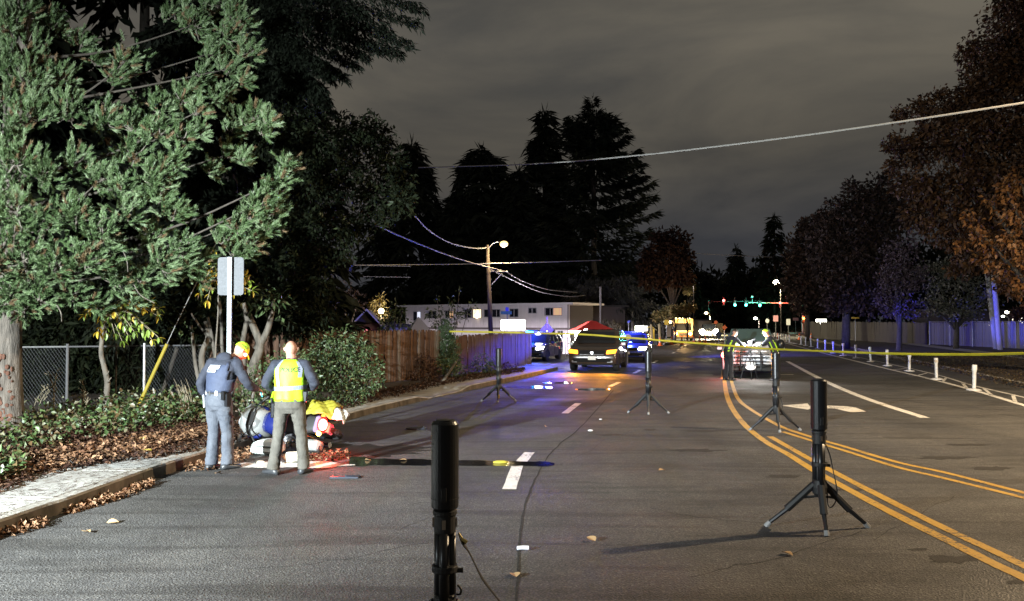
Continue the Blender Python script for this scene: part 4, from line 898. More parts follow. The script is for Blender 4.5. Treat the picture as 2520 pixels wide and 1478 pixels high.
round_tree('shrub_tree', 'small tree with orange leaves lit white behind the fence at the right edge', 2505, 740, 70,
   [(2500, 770, 70, 14), (2515, 785, 70, 16), (2495, 800, 70, 10), (2525, 760, 70, 12)], M_AUT, 60, .3, .16, .12)
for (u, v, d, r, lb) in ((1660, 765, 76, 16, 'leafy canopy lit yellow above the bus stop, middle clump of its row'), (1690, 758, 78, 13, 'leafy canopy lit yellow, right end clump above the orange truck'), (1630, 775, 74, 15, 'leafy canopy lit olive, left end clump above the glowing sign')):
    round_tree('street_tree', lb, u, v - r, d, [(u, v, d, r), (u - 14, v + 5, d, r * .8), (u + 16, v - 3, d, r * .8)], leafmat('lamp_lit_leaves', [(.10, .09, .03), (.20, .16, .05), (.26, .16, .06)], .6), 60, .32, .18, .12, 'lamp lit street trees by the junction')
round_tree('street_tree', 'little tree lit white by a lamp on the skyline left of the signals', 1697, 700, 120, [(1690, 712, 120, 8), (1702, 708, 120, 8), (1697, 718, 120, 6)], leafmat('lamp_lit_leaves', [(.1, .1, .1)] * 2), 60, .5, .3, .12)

# ================================================================== FENCES
M_BOARD = mat('fence_board', (.040, .020, .011), .85, c2=(.125, .064, .036), scale=3.0, bump=.5, bscale=12, stretch=(9, 9, .8))
M_BOARDG = mat('grey_fence_board', (.075, .060, .048), .85, c2=(.15, .12, .095), scale=3.0, bump=.5, bscale=12, stretch=(9, 9, .8))
def board_fence(label, p0, p1, h0, h1, w, m, cat='fence', bow=.0, ms=None, t_=.018, post=2.4, zb=.14, limit=300, pm=None, name='board_fence'):
    p0 = Vector((p0[0], p0[1], zb)); p1 = Vector((p1[0], p1[1], zb)); d = p1 - p0; L = d.length; d.normalize(); az = math.atan2(d.y, d.x)
    t = thing(name, label, cat, p0, az); n = int(L / w); me = {}
    for k, mm in enumerate(ms or [m]):
        bb = MB(); bb.add([(-w * .47, -t_ / 2, 0), (w * .47, -t_ / 2, 0), (w * .47, -t_ / 2, .94), (w * .25, -t_ / 2, 1), (-w * .25, -t_ / 2, 1), (-w * .47, -t_ / 2, .94), (-w * .47, t_ / 2, 0), (w * .47, t_ / 2, 0), (w * .47, t_ / 2, .94), (w * .25, t_ / 2, 1), (-w * .25, t_ / 2, 1), (-w * .47, t_ / 2, .94)],
                          [(0, 1, 2, 3, 4, 5), (11, 10, 9, 8, 7, 6), (0, 6, 7, 1), (1, 7, 8, 2), (2, 8, 9, 3), (3, 9, 10, 4), (4, 10, 11, 5), (5, 11, 6, 0)])
        o = bb.build('board', mm); me[k] = o.data; bpy.data.objects.remove(o)
    for i in range(n):
        q = (i + .5) / n; o = bpy.data.objects.new('board', me[i % len(me) if ms is None else random.randrange(len(me))]); link(o, t)
        o.location = ((i + .5) * w, bow * math.sin(q * PI) + random.uniform(-.008, .008), 0); o.scale = (1, 1, (h0 + (h1 - h0) * q) * random.uniform(.985, 1.012)); o.rotation_euler = (random.uniform(-.012, .012), random.uniform(-.012, .012), random.uniform(-.05, .05))
    for i in range(int(L / post) + 1):
        x = min(i * post, L); one(lambda b: b.box((0, 0, .5), (.09, .09, 1.0)), 'post', pm or M_BOARDG, t).location = (x, .075, 0); t.children[-1].scale = (1, 1, (h0 + (h1 - h0) * x / L) * .98)
    for z in (.3, .82):
        one(lambda b: b.box((L / 2, .035, 0), (L, .035, .085)), 'rail', M_BOARDG, t).location = (0, 0, z * min(h0, h1))
    return t
fa = G(720, 1000, .14); FA = (-5.6, 20.4); FB = (-1.95, 28.3)
board_fence('weathered brown board fence behind the laurel bush, nearest stretch', FA, (-2.35, 27.4), 1.60, 1.56, .145, M_BOARD, ms=[M_BOARD, mat('fence_board_dark', (.026, .013, .008), .85, c2=(.075, .040, .024), scale=3, bump=.5, stretch=(9, 9, .8)), M_BOARDG])
board_fence('brown board fence stretch from the cone shaped shrub to the blue police car', (-2.1, 27.9), (.85, 35.0), 1.36, 1.40, .145, M_BOARD)
board_fence('short return of the board fence behind the pale tree stems', (-7.6, 20.2), (-5.7, 20.3), 1.5, 1.55, .145, M_BOARD)
# right side fence
M_PALE = mat('pale_fence', (.050, .047, .045), .8, c2=(.085, .080, .077), scale=2, bump=.3, stretch=(6, 6, .6))
board_fence('long pale board fence far along the right footpath', (34.9, 96.0), (34.2, 66.5), 1.95, 1.85, .28, M_PALE, post=2.45, name='board_fence', zb=.12)
# slatted chain link with posts, nearer
M_SLAT = mat('fence_slat', (.12, .12, .13), .7, c2=(.20, .20, .215), scale=3, stretch=(5, 5, .5))
M_GALV = mat('galvanised_steel', (.42, .43, .44), .45, .8, c2=(.55, .56, .57), scale=12)
def slat_fence(label, p0, p1, h, zb=.12):
    p0 = Vector((*p0, zb)); p1 = Vector((*p1, zb)); d = p1 - p0; L = d.length; t = thing('slatted_fence', label, 'fence', p0, math.atan2(d.y, d.x)); n = int(L / .14)
    bb = MB(); bb.box((0, 0, .5), (.11, .012, 1)); o = bb.build('slat', M_SLAT); me = o.data; bpy.data.objects.remove(o)
    for i in range(n):
        o = bpy.data.objects.new('slat', me); link(o, t); o.location = ((i + .5) * .14, random.uniform(-.01, .01), .05); o.scale = (1, 1, h * random.uniform(.93, .98)); o.rotation_euler = (0, 0, random.uniform(-.2, .2))
    for i in range(int(L / 3) + 1): one(lambda b: b.cyl((i * 3, -.05, 0), (i * 3, -.05, h + .05), .035, n=8), 'post', M_GALV, t)
    one(lambda b: b.cyl((0, -.05, h), (L, -.05, h), .022, n=6), 'top_rail', M_GALV, t)
slat_fence('slatted chain link fence at the right, washed blue, between pale fence and blue poles', (34.3, 66), (34.6, 48), 1.9)
# chain link fence left
CF0 = Vector((-11.6, 16.4, .15)); CF1 = Vector((-6.45, 18.6, .15)); d = CF1 - CF0; CL = d.length
cf = thing('chain_link_fence', 'chain link fence with a dark gap behind the pine and the sapling', 'fence', CF0, math.atan2(d.y, d.x))
M_WIRE = mat('fence_wire', (.030, .032, .034), .6, .0)
hF = 1.28
def mesh_panel(x0, x1):
    b = MB(); c = .062; wv = .0032
    n = int((x1 - x0 + hF) / c)
    for s in (1, -1):
        for i in range(-int(hF / c * .62), int((x1 - x0) / c) + 2):
            xa = x0 + i * c; xb = xa + hF * .62; za, zb_ = 0, hF
            if xa < x0: za = (x0 - xa) / .62; xa = x0
            if xb > x1: zb_ = hF - (xb - x1) / .62; xb = x1
            if zb_ <= za: continue
            if s < 0: xa, xb = x0 + x1 - xa, x0 + x1 - xb
            b.tube([(xa, .003 * s, za + .02), (xb, .003 * s, zb_ + .02)], wv, 3, cap=False)
    o = b.build('wire_mesh', M_WIRE, cf); o['kind'] = 'stuff'
def at_u(u):    # x along the fence where the photo column u crosses it
    k = (u - 1260) / F; dx, dy = d.normalized().x, d.normalized().y; return (k * CF0.y - CF0.x) / (dx - k * dy)
g0, g1 = at_u(168), at_u(300)
mesh_panel(0, g0); mesh_panel(g1, CL)
for x in (0.02, g0, g1 - .1, at_u(357), CL): one(lambda b: b.cyl((x, -.03, 0), (x, -.03, hF + .06), .03 if x != g1 - .1 else .02, n=8), 'post', (M_GALV if abs(x - at_u(357)) < .01 else mat('dull_rail', (.09, .09, .095), .7)) if x != g1 - .1 else M_BARKD, cf)
one(lambda b: b.cyl((0, -.03, hF), (g0, -.03, hF), .02, n=6), 'top_rail', M_GALV, cf); one(lambda b: b.cyl((g0, -.03, hF), (CL, -.03, hF), .018, n=6), 'top_rail', mat('dull_rail', (.09, .09, .095), .7), cf)
one(lambda b: b.cyl((at_u(395), .3, .0), (at_u(440), .3, 1.3), .045, n=8), 'brace', M_BARKD, cf)

# ================================================================== BUILDINGS
M_SIDE = mat('white_siding', (.58, .55, .53), .75, c2=(.66, .62, .60), scale=1.5, stretch=(1, 1, .3))
M_TRIM = mat('brown_trim', (.13, .11, .10), .7); M_FASC = mat('fascia_white', (.6, .58, .56), .6)
M_GLASSD = mat('dark_glass', (.012, .014, .022), .12, spec=.7); M_ROOF = mat('dark_roof', (.02, .02, .022), .9, c2=(.035, .033, .032), scale=4)
M_FRAME = mat('window_frame', (.30, .29, .30), .5)
W0 = Vector((6.2, 86.0, -1.4)); W1 = Vector((-13.1, 99.5, -1.4)); wd = (W1 - W0); WL = wd.length; az = math.atan2(wd.y, wd.x)
apt = thing('apartment_building', 'long two storey white sided apartment block behind the board fence', 'building', W0, az)
# local x runs along the facade away from the near corner, -y... facade faces local +y side toward the street
sy = 1 if (Matrix.Rotation(az, 2) @ Vector((0, 1))).y < 0 else -1
def fb(b, x0, x1, y0, y1, z0, z1): b.box(((x0 + x1) / 2, sy * (y0 + y1) / 2, (z0 + z1) / 2), (abs(x1 - x0), abs(y1 - y0), z1 - z0))
EZ = 5.25
one(lambda b: fb(b, 0, WL, -5, 0, 0, 2.55), 'lower_wall', M_SIDE, apt); one(lambda b: fb(b, 0, WL, -5, .12, 2.78, EZ), 'upper_wall', M_SIDE, apt)
one(lambda b: fb(b, -.03, WL + .03, -5.03, .06, 2.55, 2.78), 'belt_course', M_TRIM, apt)
one(lambda b: fb(b, -.9, WL + .9, -6, .9, EZ, EZ + .22), 'fascia', M_FASC, apt)
def roof(b):
    z = EZ + .22; x0, x1 = -.95, WL + .95; b.add([(x0, sy * .95, z), (x1, sy * .95, z), (x1, sy * -6, z), (x0, sy * -6, z), (x0, sy * -2.5, z + .12), (x1, sy * -2.5, z + .12)], [(0, 1, 5, 4), (2, 3, 4, 5), (0, 4, 3), (1, 2, 5), (0, 3, 2, 1)])
one(roof, 'roof', M_ROOF, apt); one(lambda b: fb(b, -.05, 0, -4.9, .05, 0, EZ - .05), 'end_wall_shade', mat('end_wall_shade', (.05, .04, .04), .8), apt)  # thin dark sheet: the end wall's shade put into its colour
one(lambda b: [fb(b, i * .6, i * .6 + .035, .12, .15, 2.78, EZ) for i in range(int(WL / .6))], 'batten', M_SIDE, apt)['kind'] = 'stuff'
one(lambda b: b.cyl((.12, sy * .2, 0), (.12, sy * .2, EZ), .06, n=6), 'downpipe', M_TRIM, apt)
def along(u):
    k = (u - 1260) / F; a, c = wd.normalized().x, wd.normalized().y; return (k * W0.y - W0.x) / (a - k * c)
def window(root, x0, x1, z0, z1, lit=None, split=True, y=.12, s=None):
    s = s or sy
    f = MB(); 
    for (a, c, e, g) in ((x0 - .06, x1 + .06, z0 - .06, z0), (x0 - .06, x1 + .06, z1, z1 + .06), (x0 - .06, x0, z0, z1), (x1, x1 + .06, z0, z1)): f.box(((a + c) / 2, s * (y + .03), (e + g) / 2), (c - a, .08, g - e))
    if split: f.box(((x0 + x1) / 2, s * (y + .03), (z0 + z1) / 2), (.07, .07, z1 - z0))
    w = f.build('window', M_FRAME, root)
    for a, c in (((x0, (x0 + x1) / 2), ((x0 + x1) / 2, x1)) if split else ((x0, x1),)):
        q = MB(); q.box(((a + c) / 2, s * (y + .012), (z0 + z1) / 2), (c - a, .02, z1 - z0)); q.build('pane', lit if (lit is not None and (a == x0 or not split)) else M_GLASSD, w)
G_WARM = glow('lit_window', (1.0, .80, .50), 1.6); G_COLDW = glow('lit_window_pale', (.8, .85, 1.0), .9); G_DIM = glow('dim_window', (1.0, .62, .32), .35)
for (ua, ub, va, vb, lit, sp) in ((1384, 1343, 757.5, 775, G_DIM, True), (1322, 1303, 758, 769.5, None, True), (1277, 1257, 760, 779, None, True), (1232, 1194, 761.5, 779, None, True), (1186, 1146, 761, 781, G_WARM, True), (1118, 1098, 765, 782, G_DIM, True), (1037, 1020, 767, 788, G_COLDW, True), (1075, 1055, 766, 782, None, True)):
    x0, x1 = along(ua), along(ub); dm = W0.y + (W1.y - W0.y) * x0 / WL; z1 = P(0, va, dm).z + 1.4; z0 = P(0, vb, dm).z + 1.4
    window(apt, x0, x1, max(z0, 2.95), min(z1, EZ - .15), lit, sp)
for (ua, ub, va, vb, lit) in ((1385, 1374, 815, 832, None), (1366, 1350, 808, 819, None), (1330, 1300, 812, 826, None)):
    x0, x1 = along(ua), along(ub); dm = W0.y; window(apt, x0, x1, P(0, vb, dm).z + 1.4, P(0, va, dm).z + 1.4, lit, True, 0)
# warm lamp globe seen through an upper window
one(lambda b: b.ell((along(1177), sy * .3, 4.1), (.28, .1, .28), 10, 6), 'window_lamp', glow('window_lamp', (1, .8, .45), 6), apt)
# porch building right of it, with a hedge
hp = thing('shop_building', 'dark low building right of the apartment corner with a lit interior', 'building', (9.5, 96, -1.4))
one(lambda b: b.box((0, 3, 2.6), (8, 6, 5.2)), 'wall', mat('dark_wall', (.06, .05, .05), .8), hp); one(lambda b: b.box((0, 3, 5.3), (8.8, 6.8, .2)), 'roof', M_ROOF, hp)
for x in (-3.0, -1.9): window(hp, x, x + .9, 3.5, 4.6, glow('lit_shop', (1.0, .55, .35), .8), False, 0, -1)
t = thing('hedge', 'ragged hedge lit violet beside the apartment corner', 'hedge', (7.6, 82, -1.4)); foliage('foliage', [(0, 0, 1.6, 1.3), (1.4, 0, 1.7, 1.2), (2.6, 0, 1.5, 1.2), (1.9, 0, 2.8, .7), (.5, 0, 2.6, .7), (2.9, 0, 2.6, .6)], 60, .35, .12, M_OLIV, t, -.6, .5)
one(lambda b: b.tube([(1, 0, -.1), (1, 0, 1.5)], [.2, .1], 6), 'stems', M_BARKD, t)
# small gabled house left
gh = P(903, 790, 46); ghb = thing('house', 'small gabled house with violet lit eaves behind the laurel bush', 'house', (gh.x, 46, -.4), .12)
one(lambda b: b.box((0, 2.2, 1.15), (1.7, 4, 2.3)), 'wall', mat('house_wall', (.16, .13, .15), .8), ghb)
one(lambda b: b.add([(-.75, 0.0, 2.3), (.75, 0.0, 2.3), (0, 0.0, 3.0), (-.75, 4, 2.3), (.75, 4, 2.3), (0, 4, 3.0)], [(0, 1, 2), (5, 4, 3), (0, 3, 4, 1)]), 'gable_wall', mat('dark_wall', (.06, .05, .05), .8), ghb)
for s in (-1, 1):
    one(lambda b: b.add([(0, -.45, 3.12), (s * 1.05, -.45, 2.0), (s * 1.05, 4.3, 2.0), (0, 4.3, 3.12), (0, -.45, 3.04), (s * 1.05, -.45, 1.92), (s * 1.05, 4.3, 1.92), (0, 4.3, 3.04)], [(0, 1, 2, 3), (7, 6, 5, 4), (0, 4, 5, 1), (1, 5, 6, 2), (2, 6, 7, 3), (3, 7, 4, 0)]), 'roof', M_ROOF, ghb)
    one(lambda b: b.prism([(0, -.50, 3.14), (s * 1.07, -.50, 2.0), (s * 1.07, -.50, 1.88), (0, -.50, 3.02)], (0, .045, 0)), 'bargeboard', M_FASC, ghb)
one(lambda b: b.box((0, -.02, 1.7), (.5, .03, .5)), 'window', glow('pink_window', (1.0, .3, .35), .8), ghb)
# blue lit shed roof
sh = P(1030, 800, 40); shb = thing('garden_shed', 'small garden shed with a steep blue lit roof behind the board fence', 'shed', (sh.x, 40, -.1), .3)
one(lambda b: b.box((0, 0, .8), (.95, .95, 1.6)), 'wall', mat('shed_wall', (.25, .25, .28), .8), shb)
one(lambda b: b.add([(-.6, -.6, 1.55), (.6, -.6, 1.55), (.6, .6, 1.55), (-.6, .6, 1.55), (0, 0, 2.35)], [(0, 1, 4), (1, 2, 4), (2, 3, 4), (3, 0, 4), (3, 2, 1, 0)]), 'roof', mat('shed_roof', (.38, .38, .45), .6), shb)
sh2 = P(995, 800, 44); o = thing('garden_shed', 'low grey outbuilding wall between the gabled house and the blue shed', 'shed', (sh2.x, 44, -.3), .1); one(lambda b: b.box((0, 0, 1.0), (1.6, 1.2, 2.0)), 'wall', mat('shed_wall', (.25, .25, .28), .8), o); one(lambda b: b.prism([(-.95, -.7, 1.98), (.95, -.7, 1.98), (.95, -.7, 2.1), (-.95, -.7, 2.25)], (0, 1.4, 0)), 'roof', M_ROOF, o)
# lit signs and houses beyond the junction
def lightbox(label, u0, u1, v0, v1, d, c, s, legs=True, cat='sign'):
    a = P(u0, v1, d); q = P(u1, v0, d); w = q.x - a.x; h = q.z - a.z; gr = gz((a.x + q.x) / 2, d)
    t = thing('illuminated_sign', label, cat, ((a.x + q.x) / 2, d, gr)); z = (a.z + q.z) / 2 - gr
    one(lambda b: b.box((0, .12, z), (w + .12, .22, h + .12)), 'cabinet', M_TRIM, t, bevel=.02); one(lambda b: b.box((0, -.005, z), (w, .02, h)), 'lit_face', glow('sign_face_%d' % int(u0), c, s), t)
    if legs:
        for x in (-w * .35, w * .35): one(lambda b: b.cyl((x, .12, 0), (x, .12, z - h / 2), .06, n=6), 'leg', M_TRIM, t)
    return t, Vector((t.location.x, d - .4, (a.z + q.z) / 2))
s1, sp1 = lightbox('brilliant white illuminated sign box in front of the apartment block', 1233, 1292, 787, 811, 58, (1.0, .97, .93), 14)
point_light('sign_lamp', (0, -1.0, sp1.z - s1.location.z), (1, .95, .88), 260, .3, s1); point_light('sign_lamp', (0, 1.2, sp1.z - s1.location.z), (.92, .86, 1.0), 11000, .3, s1)
lightbox('small white glowing sign left of the bus stop', 1563, 1585, 801, 815, 78, (.9, 1.0, .8), 9)
lightbox('small square white glowing sign right beside the bigger one at the bus stop', 1588, 1594, 802, 814, 78, (.95, 1.0, 1.0), 5)
lightbox('bright white shop sign beyond the right end of the traffic lights', 2008, 2034, 785, 797, 125, (1.0, .98, .85), 12)
lightbox('bright white lamp panel by the shrub at the far right edge', 2505, 2540, 782, 800, 85, (1.0, .93, .7), 6)
fh = thing('house', 'low roofed building glowing yellow behind the orange truck', 'house', (24.6, 112, 0), -.2)
one(lambda b: b.box((0, 0, 1.1), (6, 5, 2.2)), 'wall', mat('tan_wall', (.42, .34, .22), .8), fh); one(lambda b: b.box((0, 0, 2.3), (6.6, 6, .2)), 'roof', M_ROOF, fh)
ph = thing('house', 'dark low house beyond the right fence', 'house', (50.5, 90, 0), .1)
one(lambda b: b.box((0, 0, 1.6), (9, 5, 3.2)), 'wall', mat('dark_wall', (.06, .05, .05), .8), ph); one(lambda b: b.box((0, 0, 3.3), (10, 6, .25)), 'roof', M_ROOF, ph)

# ================================================================== POLES, LAMPS, WIRES
M_POLE = mat('pole_wood', (.05, .038, .030), .9, c2=(.09, .072, .06), scale=6, bump=.5, stretch=(6, 6, .5))
M_STEEL = mat('painted_steel', (.30, .30, .31), .5, .5)
M_CABLE = mat('cable', (.14, .135, .13), .6); M_CABLEW = mat('pale_cable', (.50, .49, .46), .5)
PD = 52.; pb = P(1211, 830, PD); pb.z = gz(pb.x, PD); pt = P(1199, 602, PD); ptl = pt - pb
up = thing('utility_pole', 'leaning wooden utility pole carrying a street lamp above the board fence', 'pole', pb)
one(lambda b: b.tube([(0, 0, -.3), ptl * .5, ptl], [.17, .15, .12], 10), 'pole', M_POLE, up, smooth=True)
one(lambda b: b.tube([p - pb for p in spline([P(1200, 612, PD), P(1214, 598, PD - .2), P(1232, 594, PD - .4), P(1240, 595, PD - .5)], 4)], .035, 6), 'lamp_arm', M_STEEL, up)
one(lambda b: b.ell(P(1239, 597, PD - .6) - pb, (.24, .16, .10), 10, 6), 'lamp_head', M_STEEL, up); one(lambda b: b.ell(P(1240, 600, PD - .62) - pb, (.27, .24, .20), 14, 10), 'lamp_globe', glow('street_lamp', (1.0, .66, .25), 2.6), up)
point_light('street_lamp_light', P(1240, 608, PD - .8), (1.0, .74, .38), 1300, .15)
one(lambda b: (b.tube([P(1204, 667, PD) - pb, P(1250, 668, PD - .3) - pb], .045, 6), b.tube([P(1206, 703, PD) - pb, P(1236, 672, PD - .3) - pb], .03, 6)), 'bracket', M_STEEL, up)
def wire(label, pts, r, m=None, n=10, name='overhead_wire'):
    p = spline(pts, n); o = one(lambda b: b.tube(p, r, 5), name, m or M_CABLE); return tag(o, label, 'wire')
wire('thick pale cable crossing high from the dark firs to the upper right corner', [P(1030, 412, 40), P(1310, 403, 34), P(1570, 382, 29), P(1900, 343, 24.5), P(2250, 294, 21), P(2700, 224, 18)], .026, M_CABLEW)
wire('horizontal wire lit yellow where it passes the street lamp', [P(810, 652, 60), P(1080, 650, 55), P(1200, 648, 51.6), P(1330, 645, 54), P(1480, 640, 60)], .028, M_CABLEW)
wire('violet lit cable sagging from the upper left to the pole bracket', [P(930, 555, 34), P(990, 583, 38), P(1100, 627, 45), P(1170, 649, 49), P(1245, 668, 51.5)], .035)
wire('upper of two thin cables sagging right from the pole bracket', [P(1245, 668, 51.5), P(1290, 693, 56), P(1350, 712, 62), P(1420, 719, 70)], .035)
wire('lower of two thin cables sagging right from the pole bracket', [P(1180, 648, 51.5), P(1260, 688, 56), P(1330, 718, 62), P(1400, 729, 68), P(1440, 726, 72)], .033)
wire('dark service cable dropping from the upper left to the pole top', [P(1020, 530, 38), P(1060, 570, 42), P(1110, 598, 46), P(1165, 610, 50), P(1199, 609, 52)], .035)
wire('faint thin wire across the left sky gap, upper one', [P(780, 654, 70), P(900, 653, 70), P(1010, 655, 70)], .03); wire('faint thin wire across the left sky gap, lower one', [P(780, 678, 70), P(900, 680, 70), P(1010, 682, 70)], .03)
wire('very thin wire across the right sky beneath the thick cable', [P(1690, 622, 90), P(1800, 628, 90), P(1900, 632, 92)], .03)
# guy guard beside the fence
ga = P(322, 1038, 15.0); gb = P(411, 846, 15.0); g2 = P(432, 800, 15.0); gt = thing('guy_wire', 'slanting yellow plastic guy wire guard in front of the chain link fence', 'cable guard', ga)
one(lambda b: b.tube([Vector(), gb - ga], .032, 8), 'guard', mat('yellow_plastic', (.22, .17, .015), .5), gt); one(lambda b: b.tube([gb - ga, (g2 - ga) * 1.0, (P(560, 540, 15.5) - ga)], .008, 5), 'cable', M_CABLE, gt)
# two blue lit poles right
for (ut, ub, d, lb) in ((2425, 2452, 55.5, 'left of the pair of tall blue lit poles at the right'), (2441, 2462, 54, 'right of the pair of tall blue lit poles at the right')):
    q = P(ub, 860, d); q.z = .1; tp = P(ut, 640, d); t = thing('utility_pole', lb, 'pole', q, 0, 'pair of poles at the right fence'); tl = tp - q
    one(lambda b: b.tube([(0, 0, -.2), tl * .5, tl, tl * 1.4], [.17, .16, .15, .13], 12), 'pole', mat('pale_pole', (.34, .32, .31), .8, c2=(.42, .40, .39), scale=7, bump=.4, stretch=(5, 5, .5)), t, smooth=True)
for (u, va, d, lb) in ((1478, 705, 70, 'thin pale pole rising behind the red canopy'), (1556, 790, 76, 'leaning thin pole at the bus stop')):
    q = P(u, 840, d); q.z = gz(q.x, d); o = one(lambda b: b.tube([(0, 0, 0), (0, 0, P(u, va, d).z - q.z)], .10, 8), 'pole', mat('grey_pole', (.07, .065, .06), .8)); o.location = q; tag(o, lb, 'pole')
# the street lamp whose warm light falls over the right half (stands just right of the frame)
lampp = thing('street_lamp', 'tall roadside street lamp just beyond the right edge throwing warm light across the road', 'street lamp', (16.6, 12.0, .12))
one(lambda b: b.tube([(0, 0, 0), (0, 0, 8.6)], [.11, .07], 10), 'pole', M_GALV, lampp, smooth=True); one(lambda b: b.tube(spline([(0, 0, 8.5), (-.6, -.1, 9.1), (-2.0, -.3, 9.3)], 4), .04, 8), 'arm', M_GALV, lampp)
one(lambda b: b.ell((-2.25, -.32, 9.28), (.4, .18, .1), 12, 6), 'lamp_head', M_STEEL, lampp); one(lambda b: b.ell((-2.3, -.32, 9.2), (.28, .14, .07), 12, 6), 'lamp_lens', glow('lamp_lens', (1, .72, .42), 60), lampp)
spot_light('street_lamp_light', (-2.3, -.32, 9.0), (-2.3, -.4, 0), (1.0, .735, .44), 13500, 174, .25, .10, lampp)
# warm lamp at the gabled house
hl = thing('garden_lamp', 'bright yellow white lamp on a short pole above the gabled house', 'lamp', (P(938, 790, 58).x, 58, -.4)); zz = P(938, 765, 58).z + .4
one(lambda b: b.cyl((0, 0, 0), (0, 0, zz), .05, n=6), 'pole', M_STEEL, hl); one(lambda b: b.ell((0, 0, zz), (.2, .2, .2), 12, 8), 'lamp_globe', glow('house_lamp', (1.0, .82, .45), 30), hl); point_light('lamp_light', (0, -.4, zz), (1, .72, .3), 420, .2, hl)
# lamps further down the road
for i, (u, v, d, c, s, w, r, lb) in enumerate(((1911, 694, 112, (1, .88, .55), 50, 5200, .42, 'bright yellow street lamp right of the signals on the dark trees'), (1655, 770, 96, (1, .85, .5), 20, 1500, .22, 'small lamp glowing above the bus stop trees'), (1859, 783, 140, (1, .95, .8), 25, 1500, .3, 'round white lamp globe between the two signs at the junction'),
     (1738, 770, 125, (1, .8, .4), 22, 16000, .25, 'street lamp above the orange truck'), (1697, 697, 118, (1, .9, .8), 14, 260, .12, 'tiny lamp in the tree left of the signals'), (2440, 800, 66, (1, .9, .65), 10, 160, .20, 'square porch light beyond the right fence'), (2478, 768, 82, (1, .95, .75), 20, 260, .2, 'street lamp on a short mast near the far right edge'), (2468, 778, 84, (.95, 1, .8), 10, 60, .16, 'smaller lamp left of the far right mast'))):
    x = (u - 1260) / F * d; z = P(u, v, d).z; g0_ = gz(x, d); t = thing('street_lamp', lb, 'lamp', (x, d, g0_))
    if z > 2.5: one(lambda b: (b.tube([(.6, 0, 0), (.6, 0, z - g0_ - .2), (.3, 0, z - g0_ + .1), (0, 0, z - g0_ + .1)], .05, 6)), 'pole', M_TRIM, t)
    else: one(lambda b: b.tube([(0, .1, 0), (0, .1, z - g0_)], .05, 6), 'pole', M_STEEL, t)
    one(lambda b: b.ell((0, 0, z - g0_), (r, r, r * .7), 12, 8), 'lamp_globe', glow('lamp_globe_%d' % i, c, s), t); spot_light('lamp_light', (0, -.1, z - g0_ - r - .05), (0, -.8, z - g0_ - 9), c, w * 1.1, 150, .5, .15, t)

# ================================================================== TRAFFIC SIGNALS
M_SIG = mat('signal_black', (.02, .02, .02), .5); JD = 138.
mast = thing('signal_mast', 'signal mast arm reaching left over the junction, carrying green lights', 'traffic light', (P(1975, 790, JD).x, JD, 0)); mx = mast.location.x
zt = P(0, 746, JD).z
one(lambda b: b.tube([(0, 0, 0), (0, 0, zt + .3)], [.18, .13], 8), 'pole', M_GALV, mast); one(lambda b: b.tube([(0, 0, zt), (P(1842, 745, JD).x - mx, 0, zt + .15)], [.13, .07], 8), 'arm', mat('mast_arm', (.6, .5, .32), .6), mast)
GR = (.10, 1.0, .72); RD = (1.0, .12, .10)
for i, (u, v, c, k, lb, on) in enumerate(((1780, 739, RD, 0, 'red traffic light at the far left of the signal row', 0), (1808, 750, GR, 2, 'green traffic light, leftmost of three', 0), (1835, 750, GR, 2, 'green traffic light, middle of three', 0), (1869, 751, GR, 2, 'green traffic light, rightmost of three', 0), (1919, 745, RD, 0, 'red traffic light in the middle of the mast arm', 0), (1983, 767, RD, 0, 'red traffic light at the right, beside the mast pole', 1), (1976, 783, (1, .25, .05), 0, 'low orange red pedestrian signal under the right hand red light', 1))):
    x = P(u, v, JD).x; z = P(u, v, JD).z; t = thing('traffic_light', lb, 'traffic light', (x, JD - .3, z)); zo = (-.32, 0, .32)[k]
    one(lambda b: b.box((0, .14, zo * 1), (.42, .2, 1.1)), 'housing', M_SIG, t, bevel=.02)
    for q, z2 in enumerate((.32, 0, -.32)):
        z3 = z2 + zo; litq = (q == k)
        one(lambda b: b.lathe([(.0, -.03), (.19, -.025), (.20, 0)], (0, .03, z3), 14, 'y'), 'lens', glow('lens_%d' % i, c, 14) if litq else mat('dark_lens', (.05, .02, .02), .3), t)
        one(lambda b: b.lathe([(.215, -.0), (.215, .05), (.21, .05), (.21, 0)], (0, .04, z3), 12, 'y'), 'visor', M_SIG, t)
    one(lambda b: b.cyl((0, .2, zo + .5), (0, .2, zo + 1.0), .03, n=6), 'hanger', M_SIG, t)
    point_light('signal_light', (0, -.5, 0), c, 420 if not on else 260, .15, t)
one(lambda b: (b.cyl((0, 0, 0), (0, 0, P(0, 745, JD).z + .4), .06, n=6), b.cyl((0, 0, P(0, 742, JD).z), (P(1808, 742, JD).x - P(1745, 742, JD).x + 5.0, 0, P(0, 740, JD).z), .05, n=6)), 'signal_mast', M_SIG)
o = bpy.context.scene.objects['signal_mast.001'] if 'signal_mast.001' in bpy.data.objects else None
if o: o.location = (P(1745, 790, JD).x, JD + .2, 0); tag(o, 'second signal mast on the left carrying the red light', 'traffic light')
for (u, v, lb) in ((1851, 729, 'small round globe on a stem, left one above the mast arm'), (1936, 728, 'small round globe on a stem, right one above the mast arm')):
    q = P(u, v, JD); t = thing('mast_camera', lb, 'camera', (q.x, JD, zt + .1)); one(lambda b: b.cyl((0, 0, 0), (0, 0, q.z - zt - .1), .035, n=6), 'stem', M_GALV, t); one(lambda b: b.ell((0, 0, q.z - zt - .1), (.22, .22, .18), 10, 6), 'globe', mat('pale_globe', (.7, .75, .7), .5), t)

